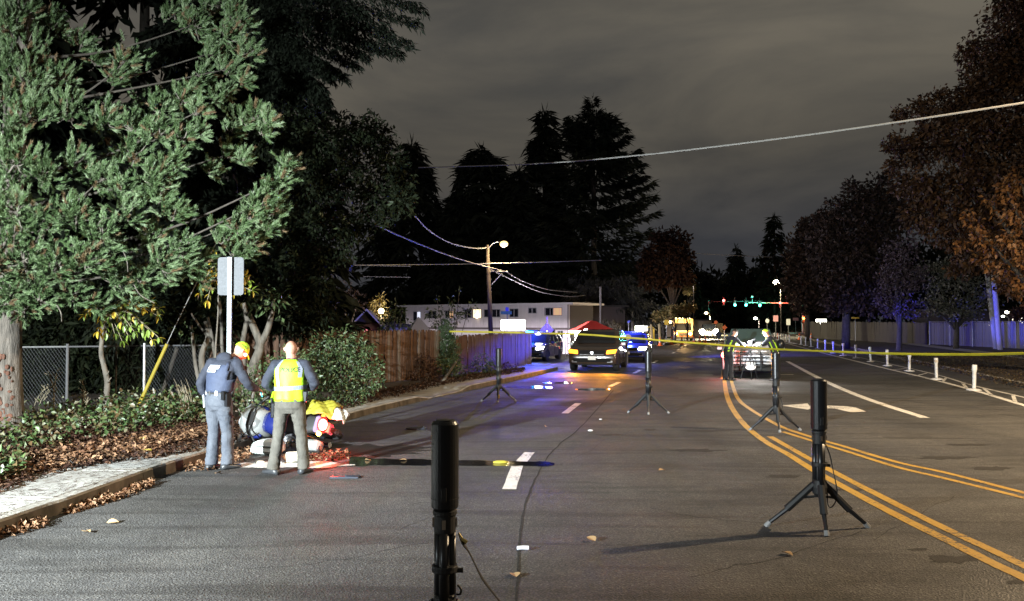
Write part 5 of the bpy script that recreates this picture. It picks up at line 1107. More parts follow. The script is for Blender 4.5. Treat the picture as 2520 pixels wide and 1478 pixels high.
# ================================================================== ROAD SIGNS
M_SBACK = mat('sign_back', (.036, .039, .044), .6, .2, c2=(.055, .058, .066), scale=30, bump=.05)
M_SPOST = mat('sign_post', (.07, .08, .09), .5, .3)
sx = G(562, 1092, .14); sg = thing('road_sign', 'back of a tall grey metal road sign on a steel post behind the left officer', 'road sign', sx)
Hs = P(560, 632, sx.y).z - sx.z; pw = SZ(64, sx.y); phh = SZ(94, sx.y)
def rrect(w, h, r, y, n=4):
    out = []
    for cx_, cz_, a0 in ((w / 2 - r, h / 2 - r, 0), (-w / 2 + r, h / 2 - r, PI / 2), (-w / 2 + r, -h / 2 + r, PI), (w / 2 - r, -h / 2 + r, 1.5 * PI)):
        for i in range(n + 1): a = a0 + PI / 2 * i / n; out.append((cx_ + r * math.cos(a), y, cz_ + r * math.sin(a)))
    return out
one(lambda b: b.prism([(x, y, z + Hs - phh / 2) for x, y, z in rrect(pw, phh, .045, .03)], (0, .004, 0)), 'sign_panel', M_SBACK, sg)
one(lambda b: (b.box((0, 0, Hs / 2), (.045, .05, Hs)), b.box((-.027, -.008, Hs / 2), (.012, .03, Hs)), b.box((.027, -.008, Hs / 2), (.012, .03, Hs))), 'post', M_SPOST, sg)
for z in (Hs - .12, Hs - .5): one(lambda b: b.lathe([(.012, 0), (.012, .01), (.0, .012)], (0, -.035, z), 8, 'y'), 'bolt', M_GALV, sg)
def small_sign(label, u, v, d, wpx, hpx, m, shape='rect', vb=None, name='road_sign', group=None):
    q = P(u, v, d); g0_ = gz(q.x, d) + .02; t = thing(name, label, 'road sign', (q.x, d, g0_), 0, group); z = q.z - g0_; w = SZ(wpx, d); h = SZ(hpx, d)
    if shape == 'rect': pts = rrect(w, h, min(w, h) * .1, 0)
    elif shape == 'diamond': pts = [(w / 2, 0, 0), (0, 0, h / 2), (-w / 2, 0, 0), (0, 0, -h / 2)]
    else: pts = [(w / 2 * math.cos(a * PI / 8), 0, h / 2 * math.sin(a * PI / 8)) for a in range(16)]
    one(lambda b: b.prism([(x, y - .03, z_ + z) for x, y, z_ in pts], (0, .02, 0)), 'panel', m, t); one(lambda b: b.cyl((0, .03, 0), (0, .03, z), .035, n=6), 'post', M_STEEL, t); return t
M_PINK = mat('sign_pink', (.6, .30, .32), .5); M_SW = mat('sign_white', (.7, .7, .68), .5); M_SOR = mat('sign_orange', (.80, .17, .04), .5); M_SY = mat('sign_yellow', (.65, .42, .05), .5); M_SG = mat('sign_green', (.03, .16, .10), .5)
small_sign('pinkish rectangular sign before the junction', 1909, 783, 118, 12, 15, M_PINK); small_sign('round topped white sign left of the pinkish one', 1888, 789, 118, 9, 11, M_SW, 'round'); small_sign('grey white rectangular sign right of the pinkish one', 1940, 792, 118, 10, 15, M_SW)
small_sign('small pair sign board under the right hand signal', 1958, 785, 130, 14, 7, M_PINK); small_sign('pinkish square sign at the foot of the right hand signal', 1985, 782, 130, 9, 11, M_PINK)
small_sign('round orange warning sign beside the bright truck lights', 1761.5, 793, 75, 9, 9, M_SOR, 'round'); small_sign('orange diamond warning sign between truck and police car', 1783, 805.5, 72, 13, 14, M_SOR, 'diamond'); small_sign('grey diamond back of a warning sign left of the orange diamond', 1769, 822, 60, 16, 22, M_SBACK, 'diamond')
small_sign('pale yellow rectangular sign by the bus stop', 1640, 793, 72, 10, 12, M_SY); small_sign('blue square sign left of the glowing signs', 1547, 791, 72, 6, 5, mat('sign_blue', (.08, .1, .6), .5)); small_sign('narrow yellow guide sign before the right fence', 2105, 782, 78, 18, 4, M_SY)
small_sign('small round white marker on a short post left of the truck', 1659, 807, 78, 7, 8, M_SW, 'round')
# white disc on the dark post (back of a round sign) near the SUV roof
t = small_sign('white round sign leaning by the rear of the dark SUV', 1544, 829, 37, 18, 15, M_SW, 'round'); 
# yellow bus stop frame
bsx = P(1608, 820, 70); bs = thing('bus_stop', 'yellow framed bus stop marker with a yellow banner', 'bus stop', (bsx.x - .4, 70, 0))
Mq = mat('bus_yellow', (.50, .36, .05), .5); zb = P(0, 804, 70).z
one(lambda b: (b.cyl((-.15, 0, 0), (-.15, 0, zb), .05, n=6), b.cyl((-.15, 0, zb), (.45, 0, zb - .05), .05, n=6)), 'frame', Mq, bs); one(lambda b: b.box((.3, 0, zb - .65), (.42, .05, 1.0)), 'banner', mat('banner_yellow', (.75, .50, .06), .5), bs, bevel=.02)
t = thing('trash_bin', 'dark bin under the yellow banner at the bus stop', 'bin', (bsx.x + .35, 70.5, 0)); one(lambda b: b.lathe([(.25, 0), (.3, .9), (.32, .92), (.2, 1.05)], n=12), 'body', M_SIG, t); one(lambda b: b.lathe([(.33, .86), (.33, .92)], n=12), 'rim', M_TRIM, t)
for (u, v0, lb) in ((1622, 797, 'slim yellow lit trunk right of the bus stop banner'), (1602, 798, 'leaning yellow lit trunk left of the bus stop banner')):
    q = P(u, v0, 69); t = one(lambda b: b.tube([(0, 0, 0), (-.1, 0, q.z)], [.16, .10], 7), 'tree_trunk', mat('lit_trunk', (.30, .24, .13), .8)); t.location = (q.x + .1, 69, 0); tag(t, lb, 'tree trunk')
# green street name sign on the pole and a hanging plate near the police car
sn = P(1248, 769, 50); t = thing('street_name_sign', 'small green street name sign on a slim post beside the utility pole', 'road sign', (sn.x, 50, gz(sn.x, 50))); zz = sn.z - t.location.z
one(lambda b: b.box((-.05, 0, zz), (.68, .02, .20)), 'name_plate', M_SG, t); one(lambda b: b.box((0, 0, zz + .22), (.20, .02, .24)), 'upper_plate', mat('sign_blue', (.08, .1, .6), .5), t); one(lambda b: b.cyl((0, .04, 0), (0, .04, zz + .35), .03, n=6), 'post', M_STEEL, t)
vs = P(1346, 812, 44); t = thing('road_sign', 'violet lit diamond sign back on a dark post above the blue police car', 'road sign', (vs.x, 44, 0)); zz = vs.z
one(lambda b: b.prism([(.38, 0, zz), (0, 0, zz + .42), (-.38, 0, zz), (0, 0, zz - .3)], (0, .02, 0)), 'panel', M_SBACK, t); one(lambda b: b.cyl((0, -.04, 0), (0, -.04, zz + .75), .035, n=6), 'post', M_TRIM, t)

# ================================================================== DELINEATOR POSTS AND CONES
M_DEL = mat('white_plastic_post', (.72, .72, .71), .45, c2=(.60, .59, .57), scale=14)
def delin(loc, lb, tilt=(0, 0)):
    t = thing('delineator_post', lb, 'bollard', loc, 0, 'white posts along the edge line')
    return t
proto = delin((0, 0, 0), 'x')
one(lambda b: b.lathe([(.20, 0), (.20, .02), (.13, .045), (.06, .05)], n=16), 'base', M_DEL, proto, smooth=False)
one(lambda b: b.lathe([(.042, .045), (.05, .10), (.05, .52), (.062, .56), (.068, .60), (.066, .72), (.05, .735)], n=14), 'tube', M_DEL, proto, smooth=True)
one(lambda b: b.lathe([(.0515, .34), (.0515, .42)], n=14), 'reflective_band', mat('reflector', (.62, .63, .66), .3), proto)
bases = [(2397, 960), (2305, 933), (2238, 913), (2184, 900), (2143, 889.5), (2107, 881), (2075, 875), (2051, 868.5), (2031, 862), (2012, 857), (1996, 853), (1982.5, 850), (1971, 847.3), (1943, 842.5), (1935, 840.5), (1928, 838.8), (1922, 837.2), (1916, 836), (1910.5, 834.6), (1906, 833.3)]
ords = ['nearest', 'second nearest', 'third', 'fourth', 'fifth', 'sixth', 'seventh', 'eighth', 'ninth', 'tenth', 'eleventh', 'twelfth', 'thirteenth', 'fourteenth', 'fifteenth', 'sixteenth', 'seventeenth', 'eighteenth', 'nineteenth', 'furthest']
for i, (u, v) in enumerate(bases):
    o = proto if i == 0 else copy_tree(proto); q = G(u, v); o.location = q; o.rotation_euler = (random.uniform(-.05, .05), random.uniform(-.06, .04), 0)
    o['label'] = '%s white delineator post along the bike lane%s' % (ords[i], ', tinted blue by the police light' if 7 <= i <= 12 else '')
for (u, v, lb) in ((1957, 845.3, 'left of two bare bases where a delineator post is missing'), (1950, 844, 'right of two bare bases where a delineator post is missing')):
    o = bpy.data.objects.new('post_base', proto.children[0].data); link(o); o.location = G(u, v); tag(o, lb.replace('left', 'nearer') if 'left' in lb else lb.replace('right', 'further'), 'post base')
def cone_thing(loc, lb, s=1.0):
    t = thing('traffic_cone', lb, 'cone', loc, 0, 'traffic cones'); t.scale = (s, s, s); return t
cp = cone_thing((0, 0, 0), 'x'); M_CO = mat('cone_orange', (.80, .16, .03), .5)
one(lambda b: (b.box((0, 0, .02), (.38, .38, .04)), b.lathe([(.15, .04), (.035, .72), (.03, .73)], n=14)), 'body', M_CO, cp); one(lambda b: b.lathe([(.112, .30), (.084, .46)], n=14), 'reflective_collar', mat('reflector', (.62, .63, .66), .3), cp)
cs = [(1967, 835.5, 'on the right verge, left of four'), (1996, 834.5, 'on the right verge, second from the left'), (2030, 834.5, 'on the right verge, third from the left'), (2057, 833.8, 'on the right verge, right of four'), (1914, 834, 'behind the far white posts'), (1599, 849, 'before the bus stop on the left kerb'), (1624, 850.5, 'by the left kerb end, in front of the yellow trunk'), (1653, 847.5, 'left of the orange truck, in the road edge'), (1678, 847, 'in front of the orange truck, left wheel'), (1707, 845.5, 'in front of the orange truck, middle'), (1722, 845.8, 'in front of the orange truck, right'), (1736, 845.2, 'right of the orange truck')]
for i, (u, v, lb) in enumerate(cs):
    o = cp if i == 0 else copy_tree(cp); o.location = G(u, v); o['label'] = 'orange traffic cone ' + lb

# ================================================================== SCENE LIGHT STANDS, TAPE
M_BLK = mat('black_anodised', (.014, .015, .018), .32, .3, spec=.6); M_BLK2 = mat('black_rubber', (.010, .010, .011), .6); M_WEB = mat('strap_webbing', (.014, .013, .012), .85); M_CHR = mat('chrome', (.7, .7, .72), .15, 1.0)
def light_stand(label, loc, rz, s=1.0, strap='loop', spread=.48, head_r=.075):
    t = thing('light_stand', label, 'light stand', loc, rz, 'folded police light stands on the road'); t.scale = (s, s, s)
    one(lambda b: b.lathe([(.060, .93), (head_r, .945), (head_r, 1.395), (.066, 1.41), (.05, 1.412)], n=28), 'lamp_head', M_BLK, t, smooth=False)
    one(lambda b: b.lathe([(.050, 1.408), (.050, 1.418), (.02, 1.42)], n=20), 'top_cap', M_BLK2, t)
    one(lambda b: b.lathe([(.0725, 1.372), (.0745, 1.38), (.0745, 1.392), (.0725, 1.40)], n=28), 'trim_ring', M_BLK2, t)
    one(lambda b: b.lathe([(.050, .80), (.060, .81), (.060, .90), (.066, .905), (.066, .925), (.058, .93)], n=20), 'neck', M_BLK2, t)
    [one(lambda b: b.box((.062 * math.cos(a), .062 * math.sin(a), .86), (.012, .02, .05), (0, 0, a)), 'latch', M_CHR, t) for a in (0, PI / 2, PI, 1.5 * PI)]
    one(lambda b: [b.tube([(.038 * math.cos(a), .038 * math.sin(a), .40), (.038 * math.cos(a), .038 * math.sin(a), .81)], .028, 10) for a in (.5, .5 + 2 * PI / 3, .5 + 4 * PI / 3)], 'column', M_BLK, t, smooth=True)
    one(lambda b: b.box((0, -.0745, 1.02), (.030, .008, .075)), 'control_panel', M_BLK2, t, bevel=.002)
    one(lambda b: b.cyl((.06, 0, .60), (.10, 0, .60), .014, n=8), 'clamp_knob', M_BLK2, t); one(lambda b: b.lathe([(.069, .595), (.071, .60), (.071, .625), (.069, .63)], n=18), 'clamp_collar', M_BLK2, t)
    one(lambda b: b.lathe([(head_r + .0015, .99), (head_r + .0015, .996)], n=28), 'seam_ring', M_BLK2, t)
    one(lambda b: b.cyl((0, 0, .38), (0, 0, .82), .030, n=10), 'core_tube', mat('steel_tube', (.35, .36, .38), .3, .9), t, smooth=True)
    one(lambda b: b.lathe([(.03, .30), (.065, .34), (.07, .40), (.058, .46), (.05, .47)], n=16), 'hub', M_BLK2, t)
    for k, a in enumerate((-PI / 2 - .12, PI * .93, .12)):
        dx, dy = math.cos(a), math.sin(a); sp = spread if k else spread * .5
        l = one(lambda b: b.tube([(.05 * dx, .05 * dy, .42), (.62 * sp * dx, .62 * sp * dy, .42 * .42)], [.034, .036], 8), 'leg', M_BLK2, t)
        one(lambda b: b.tube([(.60 * sp * dx, .60 * sp * dy, .18), (sp * dx, sp * dy, .02)], [.022, .018], 8), 'inner_leg', M_BLK, l)
        one(lambda b: b.tube([(.94 * sp * dx, .94 * sp * dy, .045), (sp * 1.02 * dx, sp * 1.02 * dy, .0)], [.024, .026], 8), 'foot', mat('grey_foot', (.25, .25, .25), .6), l)
        one(lambda b: b.tube([(.34 * sp * dx, .34 * sp * dy, .10 + .19), (.02 * dx, .02 * dy, .31)], .012, 6), 'strut', M_BLK2, l)
    if strap == 'loop':
        p = spline([(.06, .0, .80), (.10, .0, .70), (.13, .0, .55), (.16, .01, .42), (.165, .0, .33), (.14, 0, .24), (.10, 0, .205), (.075, 0, .24), (.07, 0, .34), (.055, 0, .42)], 4)
    elif strap == 'short': p = spline([(.055, 0, .62), (.10, 0, .52), (.11, 0, .40), (.09, 0, .30), (.05, 0, .34)], 4)
    else: p = spline([(.075, -.0, .80), (.10, -.01, .745), (.135, -.02, .70), (.20, -.03, .575), (.26, -.05, .50), (.34, -.07, .41), (.42, -.10, .33), (.47, -.12, .26), (.44, -.12, .20)], 4)
    sw_ = 1.55 if strap == 'long' else 1.0
    if strap != 'none_': one(lambda b: b.tube(p, [sw_ * (.011 + .006 * math.sin(i * .35) ** 2) for i in range(len(p))], 6, flat=.25), 'strap', M_WEB, t)
    if strap == 'long':
        one(lambda b: (b.tube([(.075, 0, .80), (.105, -.01, .76)], .006, 6), b.tube([(.09, -.01, .77), (.12, -.02, .755)], .012, 6)), 'snap_hook', mat('brass_hook', (.45, .36, .14), .35, .9), t)
        one(lambda b: b.box((.335, -.07, .415), (.03, .012, .022), (0, -.7, 0)), 'slider_buckle', M_CHR, t)
        one(lambda b: b.tube(spline([(.07, 0, .52), (.09, -.01, .50), (.085, -.01, .475), (.065, 0, .47)], 3), .006, 6), 'ring', M_BLK2, t)
    return t
def on(u, v): return G(u, v)
fs = Vector(((1096 - 1260) / F * 4.42, 4.42, 0)); light_stand('nearest black light stand, cut off by the bottom edge, with a long dangling strap', fs, .0, 1.0, 'long')
q = G(2018, 1302); light_stand('second nearest black light stand at the right, its strap hanging in a loop', (q.x + .0, q.y, 0), .0, 1.0, 'loop')
q = G(1911, 1060); light_stand('black light stand standing on the yellow lines before the officers at the police car', (q.x, q.y, 0), .05, 1.0, 'short', .46)
q = G(1596, 1017); light_stand('black light stand in the middle of the road beside the lane dashes', (q.x, q.y, 0), -.05, .95, 'short', .46)
q = G(1227, 988); ls = light_stand('furthest black light stand at the left, in the blue glow', (q.x, q.y, 0), .03, .93, 'none_', .46)
one(lambda b: b.box((.01, -.26, .16), (.03, .01, .10), (.5, 0, 0)), 'yellow_sticker', mat('sticker', (.75, .55, .08), .5), ls)

M_TAPE = mat('barricade_tape', (.34, .30, .015), .45, c2=(.42, .38, .03), scale=3)
def ribbon(label, pts, w, n=10):
    p = spline(pts, n); V = []; k = len(p)
    for i, q in enumerate(p):
        tw = .25 * math.sin(i * .55) + .1 * math.sin(i * 1.3); s = Vector((0, math.sin(tw), math.cos(tw))) * w / 2
        V += [tuple(q + s), tuple(q - s)]
    fs_ = [(2 * i, 2 * i + 1, 2 * i + 3, 2 * i + 2) for i in range(k - 1)]
    o = np_mesh('barricade_tape', V, fs_, M_TAPE, smooth=True); md = o.modifiers.new('s', 'SOLIDIFY'); md.thickness = .001; return tag(o, label, 'tape')
ribbon('yellow barricade tape stretched across the road, from the cone shaped shrub to the right edge', [P(1106, 815, 27.0), P(1260, 818, 27), P(1430, 822.5, 27), P(1560, 832, 26.8), P(1700, 843, 26.5), P(1800, 850.5, 26.3), P(1890, 858, 26), P(2060, 865, 23), P(2200, 870, 20.8), P(2380, 872, 18.6), P(2520, 869, 17), P(2750, 862, 15)], .062)

# ================================================================== CANOPY TENT AND WORK LIGHTS
ct = P(1457, 800, 60); tz = -1.25; tent = thing('canopy_tent', 'red pop up canopy tent with bright white lamps beneath it', 'tent', (ct.x, 60, tz), .1)
M_RED = mat('red_canvas', (.58, .045, .03), .7)
e_ = P(0, 813, 60).z - tz; pk = P(0, 790, 60).z - tz
def canopy(b):
    w = 1.52; vs = []; n = 8
    ring = [(-w, -w), (0, -w), (w, -w), (w, 0), (w, w), (0, w), (-w, w), (-w, 0)]
    for (x, y) in ring: vs.append((x, y, e_))
    for (x, y) in ring: vs.append((x * .45, y * .45, e_ + (pk - e_) * .62 - (.07 if x == 0 or y == 0 else 0)))
    for (x, y) in ring: vs.append((x * .16, y * .16, pk))
    vs.append((0, 0, pk + .05)); fs = []
    for r in range(2):
        for i in range(8): fs.append((r * 8 + i, r * 8 + (i + 1) % 8, (r + 1) * 8 + (i + 1) % 8, (r + 1) * 8 + i))
    for i in range(8): fs.append((16 + i, 16 + (i + 1) % 8, 24))
    b.add(vs, fs)
one(canopy, 'roof_canvas', M_RED, tent, smooth=False)
one(lambda b: [b.box((x, y, e_ - .12), (sx_, sy_, .26)) for x, y, sx_, sy_ in ((0, -1.53, 3.06, .02), (0, 1.53, 3.06, .02), (1.53, 0, .02, 3.06), (-1.53, 0, .02, 3.06))], 'valance', mat('pale_valance', (.55, .40, .38), .7), tent)
for x, y in ((-1.48, -1.48), (1.48, -1.48), (1.48, 1.48), (-1.48, 1.48)): one(lambda b: b.cyl((x, y, 0), (x, y, e_), .03, n=6), 'leg', M_SW, tent)
G_WORK = glow('work_lamp', (1.0, .98, .92), 60)
for i, (u, v, d, r, lb, w) in enumerate(((1426, 824, 36.0, .20, 'large white work lamp by the left corner of the dark SUV, middle of three', 60), (1442, 815, 37, .12, 'white work lamp at the tent edge, upper of three', 30), (1421, 838, 35.6, .13, 'white work lamp by the left corner of the dark SUV, lowest of three', 30), (1392, 824, 45, .10, 'small white lamp between the police car and the SUV', 40))):
    q = P(u, v, d); t = thing('work_light', lb, 'work light', (q.x, d, 0)); one(lambda b: b.cyl((0, .12, 0), (0, .12, q.z), .025, n=6), 'pole', M_STEEL, t); one(lambda b: b.ell((0, 0, q.z), (r, r * .6, r), 14, 10), 'lamp', G_WORK, t); point_light('work_lamp_light', (0, -.35, q.z), (1, .97, .92), w, .1, t)

# ================================================================== FLOODLIGHT left behind the camera (the cool light on pine, path and officers)
FLP = Vector((-8.3, -.3, .14)); fl = thing('flood_light', 'cool white police flood light on a stand on the left verge behind the camera', 'flood light', FLP)
one(lambda b: b.tube([(0, 0, .4), (0, 0, 2.75)], .025, 8), 'mast', M_BLK, fl)
for a in (.5, 2.6, 4.7): one(lambda b: b.tube([(0, 0, .6), (.5 * math.cos(a), .5 * math.sin(a), 0)], .018, 6), 'leg', M_BLK, fl)
one(lambda b: b.box((0, -.12, 2.85), (.44, .1, .32)), 'lamp_housing', M_BLK, fl, bevel=.01); one(lambda b: b.box((0, -.06, 2.85), (.40, .012, .28)), 'lamp_panel', glow('flood_panel', COOL, 50), fl)
FLL = spot_light('flood_lamp', FLP + Vector((0, .02, 2.85)), (-5.0, 10.5, .9), COOL, 42000, 86, 1.0, .07)
FLL.parent = fl; FLL.location = (0, .02, 2.85)

# spot added under the canopy tent to brighten the apartment wall
spot_light('wall_fill', (.2, 0, 2.4), (.2 - 9, 30, 3.6), (.95, .84, 1.0), 150000, 100, .6, .15, tent)
one(lambda b: b.box((.2, 0, 2.5), (.3, .12, .12)), 'tent_lamp_body', G_WORK, tent)
# ================================================================== VEHICLES
M_TYRE = mat('tyre_rubber', (.012, .012, .012), .8); M_RIM = mat('wheel_rim', (.35, .35, .36), .35, .9)
M_CGLASS = mat('car_glass', (.010, .012, .016), .06, spec=.8); M_UNDER = mat('underbody', (.010, .010, .010), .8); M_PLATE = mat('number_plate', (.65, .65, .62), .5)
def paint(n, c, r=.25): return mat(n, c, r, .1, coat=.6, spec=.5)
def car_body(prof, W, taper, belt, nl=(0, .03, .08, .16)):
    """side profile (x,z) swept across the width, pulled in towards the flanks and the roof"""
    cx_ = sum(p[0] for p in prof) / len(prof); zm = .75; ys_ = [-1, -.985, -.95, -.88, -.6, 0, .6, .88, .95, .985, 1]; ins = {1: .055, .985: .028, .95: .012, .88: .003, .6: 0, 0: 0}
    V = []; n = len(prof)
    for y in ys_:
        k = ins[abs(y)]
        for x, z in prof:
            w = W / 2 * (1 - taper * max(0, z - belt) / .7)
            bulge = 1 - .05 * (abs(x) / 2.5) ** 4
            zz = z - (z - zm) * k * 1.2 - (.02 * y * y if z > belt else 0)
            V.append((x - (x - cx_) * k * .55, y * w * bulge, zz))
    Fc = [(i * n + j, i * n + (j + 1) % n, (i + 1) * n + (j + 1) % n, (i + 1) * n + j) for i in range(len(ys_) - 1) for j in range(n)]
    Fc += [tuple(range(n)), tuple((len(ys_) - 1) * n + j for j in range(n - 1, -1, -1))]
    return V, Fc
def arch(x, r, n=7, z0=.28):
    return [(x + r * math.cos(PI * (1 - i / n) if False else PI * i / n), z0 + r * math.sin(PI * i / n) * 1.0) for i in range(n + 1)]
def wheel(root, x, y, r, w, steer=0):
    s = 1 if y > 0 else -1; t = one(lambda b: b.lathe([(r * .62, -w / 2), (r * .93, -w / 2), (r, -w * .35), (r, w * .35), (r * .93, w / 2), (r * .62, w / 2)], (0, 0, 0), 24, 'y'), 'wheel', M_TYRE, root, smooth=False)
    t.location = (x, y, r); t.rotation_euler = (0, 0, steer)
    def rim(b):
        b.lathe([(.01, s * w * .36), (r * .16, s * w * .40), (r * .18, s * w * .33)], (0, 0, 0), 12, 'y')
        b.lathe([(r * .55, s * w * .30), (r * .63, s * w * .44), (r * .64, s * w * .30)], (0, 0, 0), 20, 'y')
        for k in range(5):
            a = k * 2 * PI / 5; c = Vector((math.cos(a), 0, math.sin(a))); b.tube([c * r * .1 + Vector((0, -s * w * .34, 0)), c * r * .6 + Vector((0, -s * w * .36, 0))], r * .07, 5)
    one(rim, 'rim', M_RIM, t)
    return t
SUV = [(-2.38, .42), (-2.42, .62), (-2.40, .95), (-2.36, 1.08), (-2.28, 1.42), (-2.12, 1.66), (-1.8, 1.74), (-.9, 1.78), (.1, 1.76), (.42, 1.70), (.80, 1.42), (1.12, 1.16), (1.20, 1.12), (1.7, 1.07), (2.15, .99), (2.36, .88), (2.43, .70), (2.44, .48), (2.38, .34)]
def make_suv(name, label, cat, loc, rz, pm, group=None, prof=SUV, W=1.98, H=1.0, plate=True, low=False, lamp=None, lampL=None, lampR=None, grille_m=None):
    """front of the car points along local +x"""
    t = thing(name, label, cat, loc, rz, group)
    bot = [(x, z) for x, z in arch(1.52, .43)] + [(.95, .30), (-.9, .30)] + [(x, z) for x, z in arch(-1.45, .43)]
    full = prof + bot[:0] + [(2.0, .28)] + [(1.52 + .43 * math.cos(PI * i / 7), .30 + .43 * math.sin(PI * i / 7)) for i in range(8)] + [(.9, .27), (-.85, .27)] + [(-1.45 + .43 * math.cos(PI * i / 7), .30 + .43 * math.sin(PI * i / 7)) for i in range(8)] + [(-2.1, .30)]
    V, Fc = car_body(full, W, .17, 1.08)
    b = MB(); b.add(V, Fc); bo = b.build('body', pm, t); bo.data.polygons.foreach_set('use_smooth', [len(p.vertices) == 4 for p in bo.data.polygons])
    md = bo.modifiers.new('e', 'EDGE_SPLIT'); md.split_angle = math.radians(34)
    one(lambda b: b.box((0, 0, .45), (4.3, W * .86, .35)), 'underbody', M_UNDER, t)
    ww = lambda z: W / 2 * (1 - .17 * max(0, z - 1.08) / .7)
    def quadp(b, pts, off_=.012):
        b.add(pts, [tuple(range(len(pts)))])
    # windscreen, rear window
    one(lambda b: b.add([(1.145, -ww(1.16) * .82, 1.165), (1.145, ww(1.16) * .82, 1.165), (.50, ww(1.68) * .80, 1.665), (.50, -ww(1.68) * .80, 1.665)], [(0, 1, 2, 3)]), 'windscreen', M_CGLASS, t).location = (.022, 0, .022)
    one(lambda b: b.add([(-2.37, -ww(1.12) * .82, 1.13), (-2.37, ww(1.12) * .82, 1.13), (-2.16, ww(1.6) * .82, 1.60), (-2.16, -ww(1.6) * .82, 1.60)], [(3, 2, 1, 0)]), 'rear_window', M_CGLASS, t).location = (-.02, 0, .01)
    for s in (-1, 1):
        for nm, xs_ in (('side_window', ((.98, 1.15), (.40, 1.62), (-.05, 1.65), (-.05, 1.12))), ('side_window', ((-.15, 1.12), (-.15, 1.65), (-1.0, 1.65), (-1.0, 1.12))), ('side_window', ((-1.1, 1.12), (-1.1, 1.64), (-1.85, 1.58), (-2.1, 1.15)))):
            one(lambda b: b.add([(x, s * (ww(z) + .004), z) for x, z in xs_], [(0, 1, 2, 3) if s > 0 else (3, 2, 1, 0)]), nm, M_CGLASS, t)
        one(lambda b: b.box((.86, s * (W / 2 + .10), 1.15), (.10, .20, .15)), 'mirror', pm, t, bevel=.02)
        for x in (-.1, -1.05): one(lambda b: b.box((x, s * (W / 2 - .002), .74), (.012, .012, .75)), 'door_gap', M_UNDER, t)
        for x in (1.52, -1.45): wheel(t, x, s * (W / 2 - .13), .365, .24)
        hm = (lampL if s > 0 else lampR) or lamp or mat('lamp_glass', (.4, .42, .45), .1)
        one(lambda b: b.prism([(2.27, s * .56, .76), (2.20, s * .93, .80), (2.12, s * .96, .96), (2.20, s * .58, .92)], (.20, 0, -.01)), 'headlight', hm, t, bevel=.02)
        one(lambda b: b.box((2.43, s * .70, .44), (.05, .22, .09)), 'fog_lamp', mat('lamp_glass', (.4, .42, .45), .1), t, bevel=.02)
        one(lambda b: b.box((-2.40, s * .84, 1.0), (.06, .16, .34)), 'tail_light', mat('tail_red', (.35, .02, .02), .3), t, bevel=.02)
    gm = grille_m or mat('grille_black', (.010, .010, .010), .85, spec=.2)
    g = one(lambda b: b.box((2.405, 0, .80), (.08, 1.02, .22)), 'grille', gm, t, bevel=.015)
    for k in range(3 if grille_m else 1): one(lambda b: b.box((2.455, 0, .73 + .065 * k), (.015, .96, .018)), 'grille_bar', mat('dull_chrome', (.16, .15, .15), .45, .6) if grille_m is None else M_CHR, g)
    one(lambda b: b.lathe([(.0, -.01), (.05, 0), (.055, .012)], (2.465, 0, .80), 14, 'x'), 'badge', M_CHR, g)
    one(lambda b: b.box((2.42, 0, .50), (.09, 1.5, .16)), 'lower_intake', mat('grille_black', (.010, .010, .010), .85, spec=.2), t, bevel=.02)
    if plate: one(lambda b: b.box((2.475, 0, .585), (.012, .31, .155)), 'number_plate', M_PLATE, t, bevel=.004)
    return t
def lightbar(t, x=-.2, z=1.82, w=1.2, cl=None, cr_=None):
    bar = one(lambda b: b.box((x, 0, z), (.28, w, .10)), 'light_bar', mat('lightbar_dome', (.05, .06, .10), .15), t, bevel=.03)
    for k, c in ((1, cl), (-1, cr_)):
        if c: one(lambda b: b.box((x + .03, k * w * .27, z), (.27, w * .34, .085)), 'beacon', c, bar, bevel=.02)
    return bar
G_AMB = glow('amber_lamp', (1.0, .30, .022), 4.2); G_WHITE = glow('white_lamp', (1.0, .98, .95), 40); G_BLUE = glow('blue_beacon', (.03, .25, 1.0), 60); G_REDL = glow('red_lamp', (1.0, .12, .06), 30); G_CYAN = glow('cyan_beacon', (.06, .62, 1.0), 7)
HD = math.atan2(1, .26)          # heading of the far road
# dark SUV with orange lamps, facing the camera on the left side
q = Vector((3.28, 34.0, 0)); a0 = HD + PI + .02
suv = make_suv('parked_suv', 'dark SUV with glowing orange headlamps standing in the left lanes', 'car', (3.72, 34.15, 0), a0, paint('dark_brown_paint', (.050, .034, .026)), lamp=G_AMB); suv.scale = (1, 1, .93)
for s in (-1, 1):
    spot_light('headlamp_light', (2.62, s * .74, .84), (8.5, s * .6, -.35), (1.0, .36, .04), 520, 100, .6, .06, suv)
one(lambda b: b.box((.9, 0, 1.20), (.04, 1.1, .07)), 'wiper_cowl', M_UNDER, suv)
# blue-lit police SUV at the side street
pol = make_suv('police_car', 'police SUV at the side street mouth with a blazing cyan beacon', 'police car', (1.30, 42.0, 0), -PI / 2 - .28, paint('navy_paint', (.025, .03, .07)), group='police cars on the road', lamp=G_WHITE, H=.95)
pol.scale = (.95, .95, .80); lightbar(pol, .15, 1.83, 1.25, None, G_CYAN)
one(lambda b: b.ell((1.55, -.42, 1.24), (.16, .26, .24), 14, 10), 'beacon', G_CYAN, pol); one(lambda b: b.ell((.45, .2, 1.72), (.12, .22, .09), 10, 6), 'roof_lamp', G_WHITE, pol)
point_light('beacon_light', (1.15, -.55, 2.05), (.03, .08, 1.0), 2100, .12, pol)
# violet fill that washes the apartment wall comes from the same beacons
point_light('beacon_light', (-1.0, .5, 2.3), (.25, .14, 1.0), 600, .12, pol)
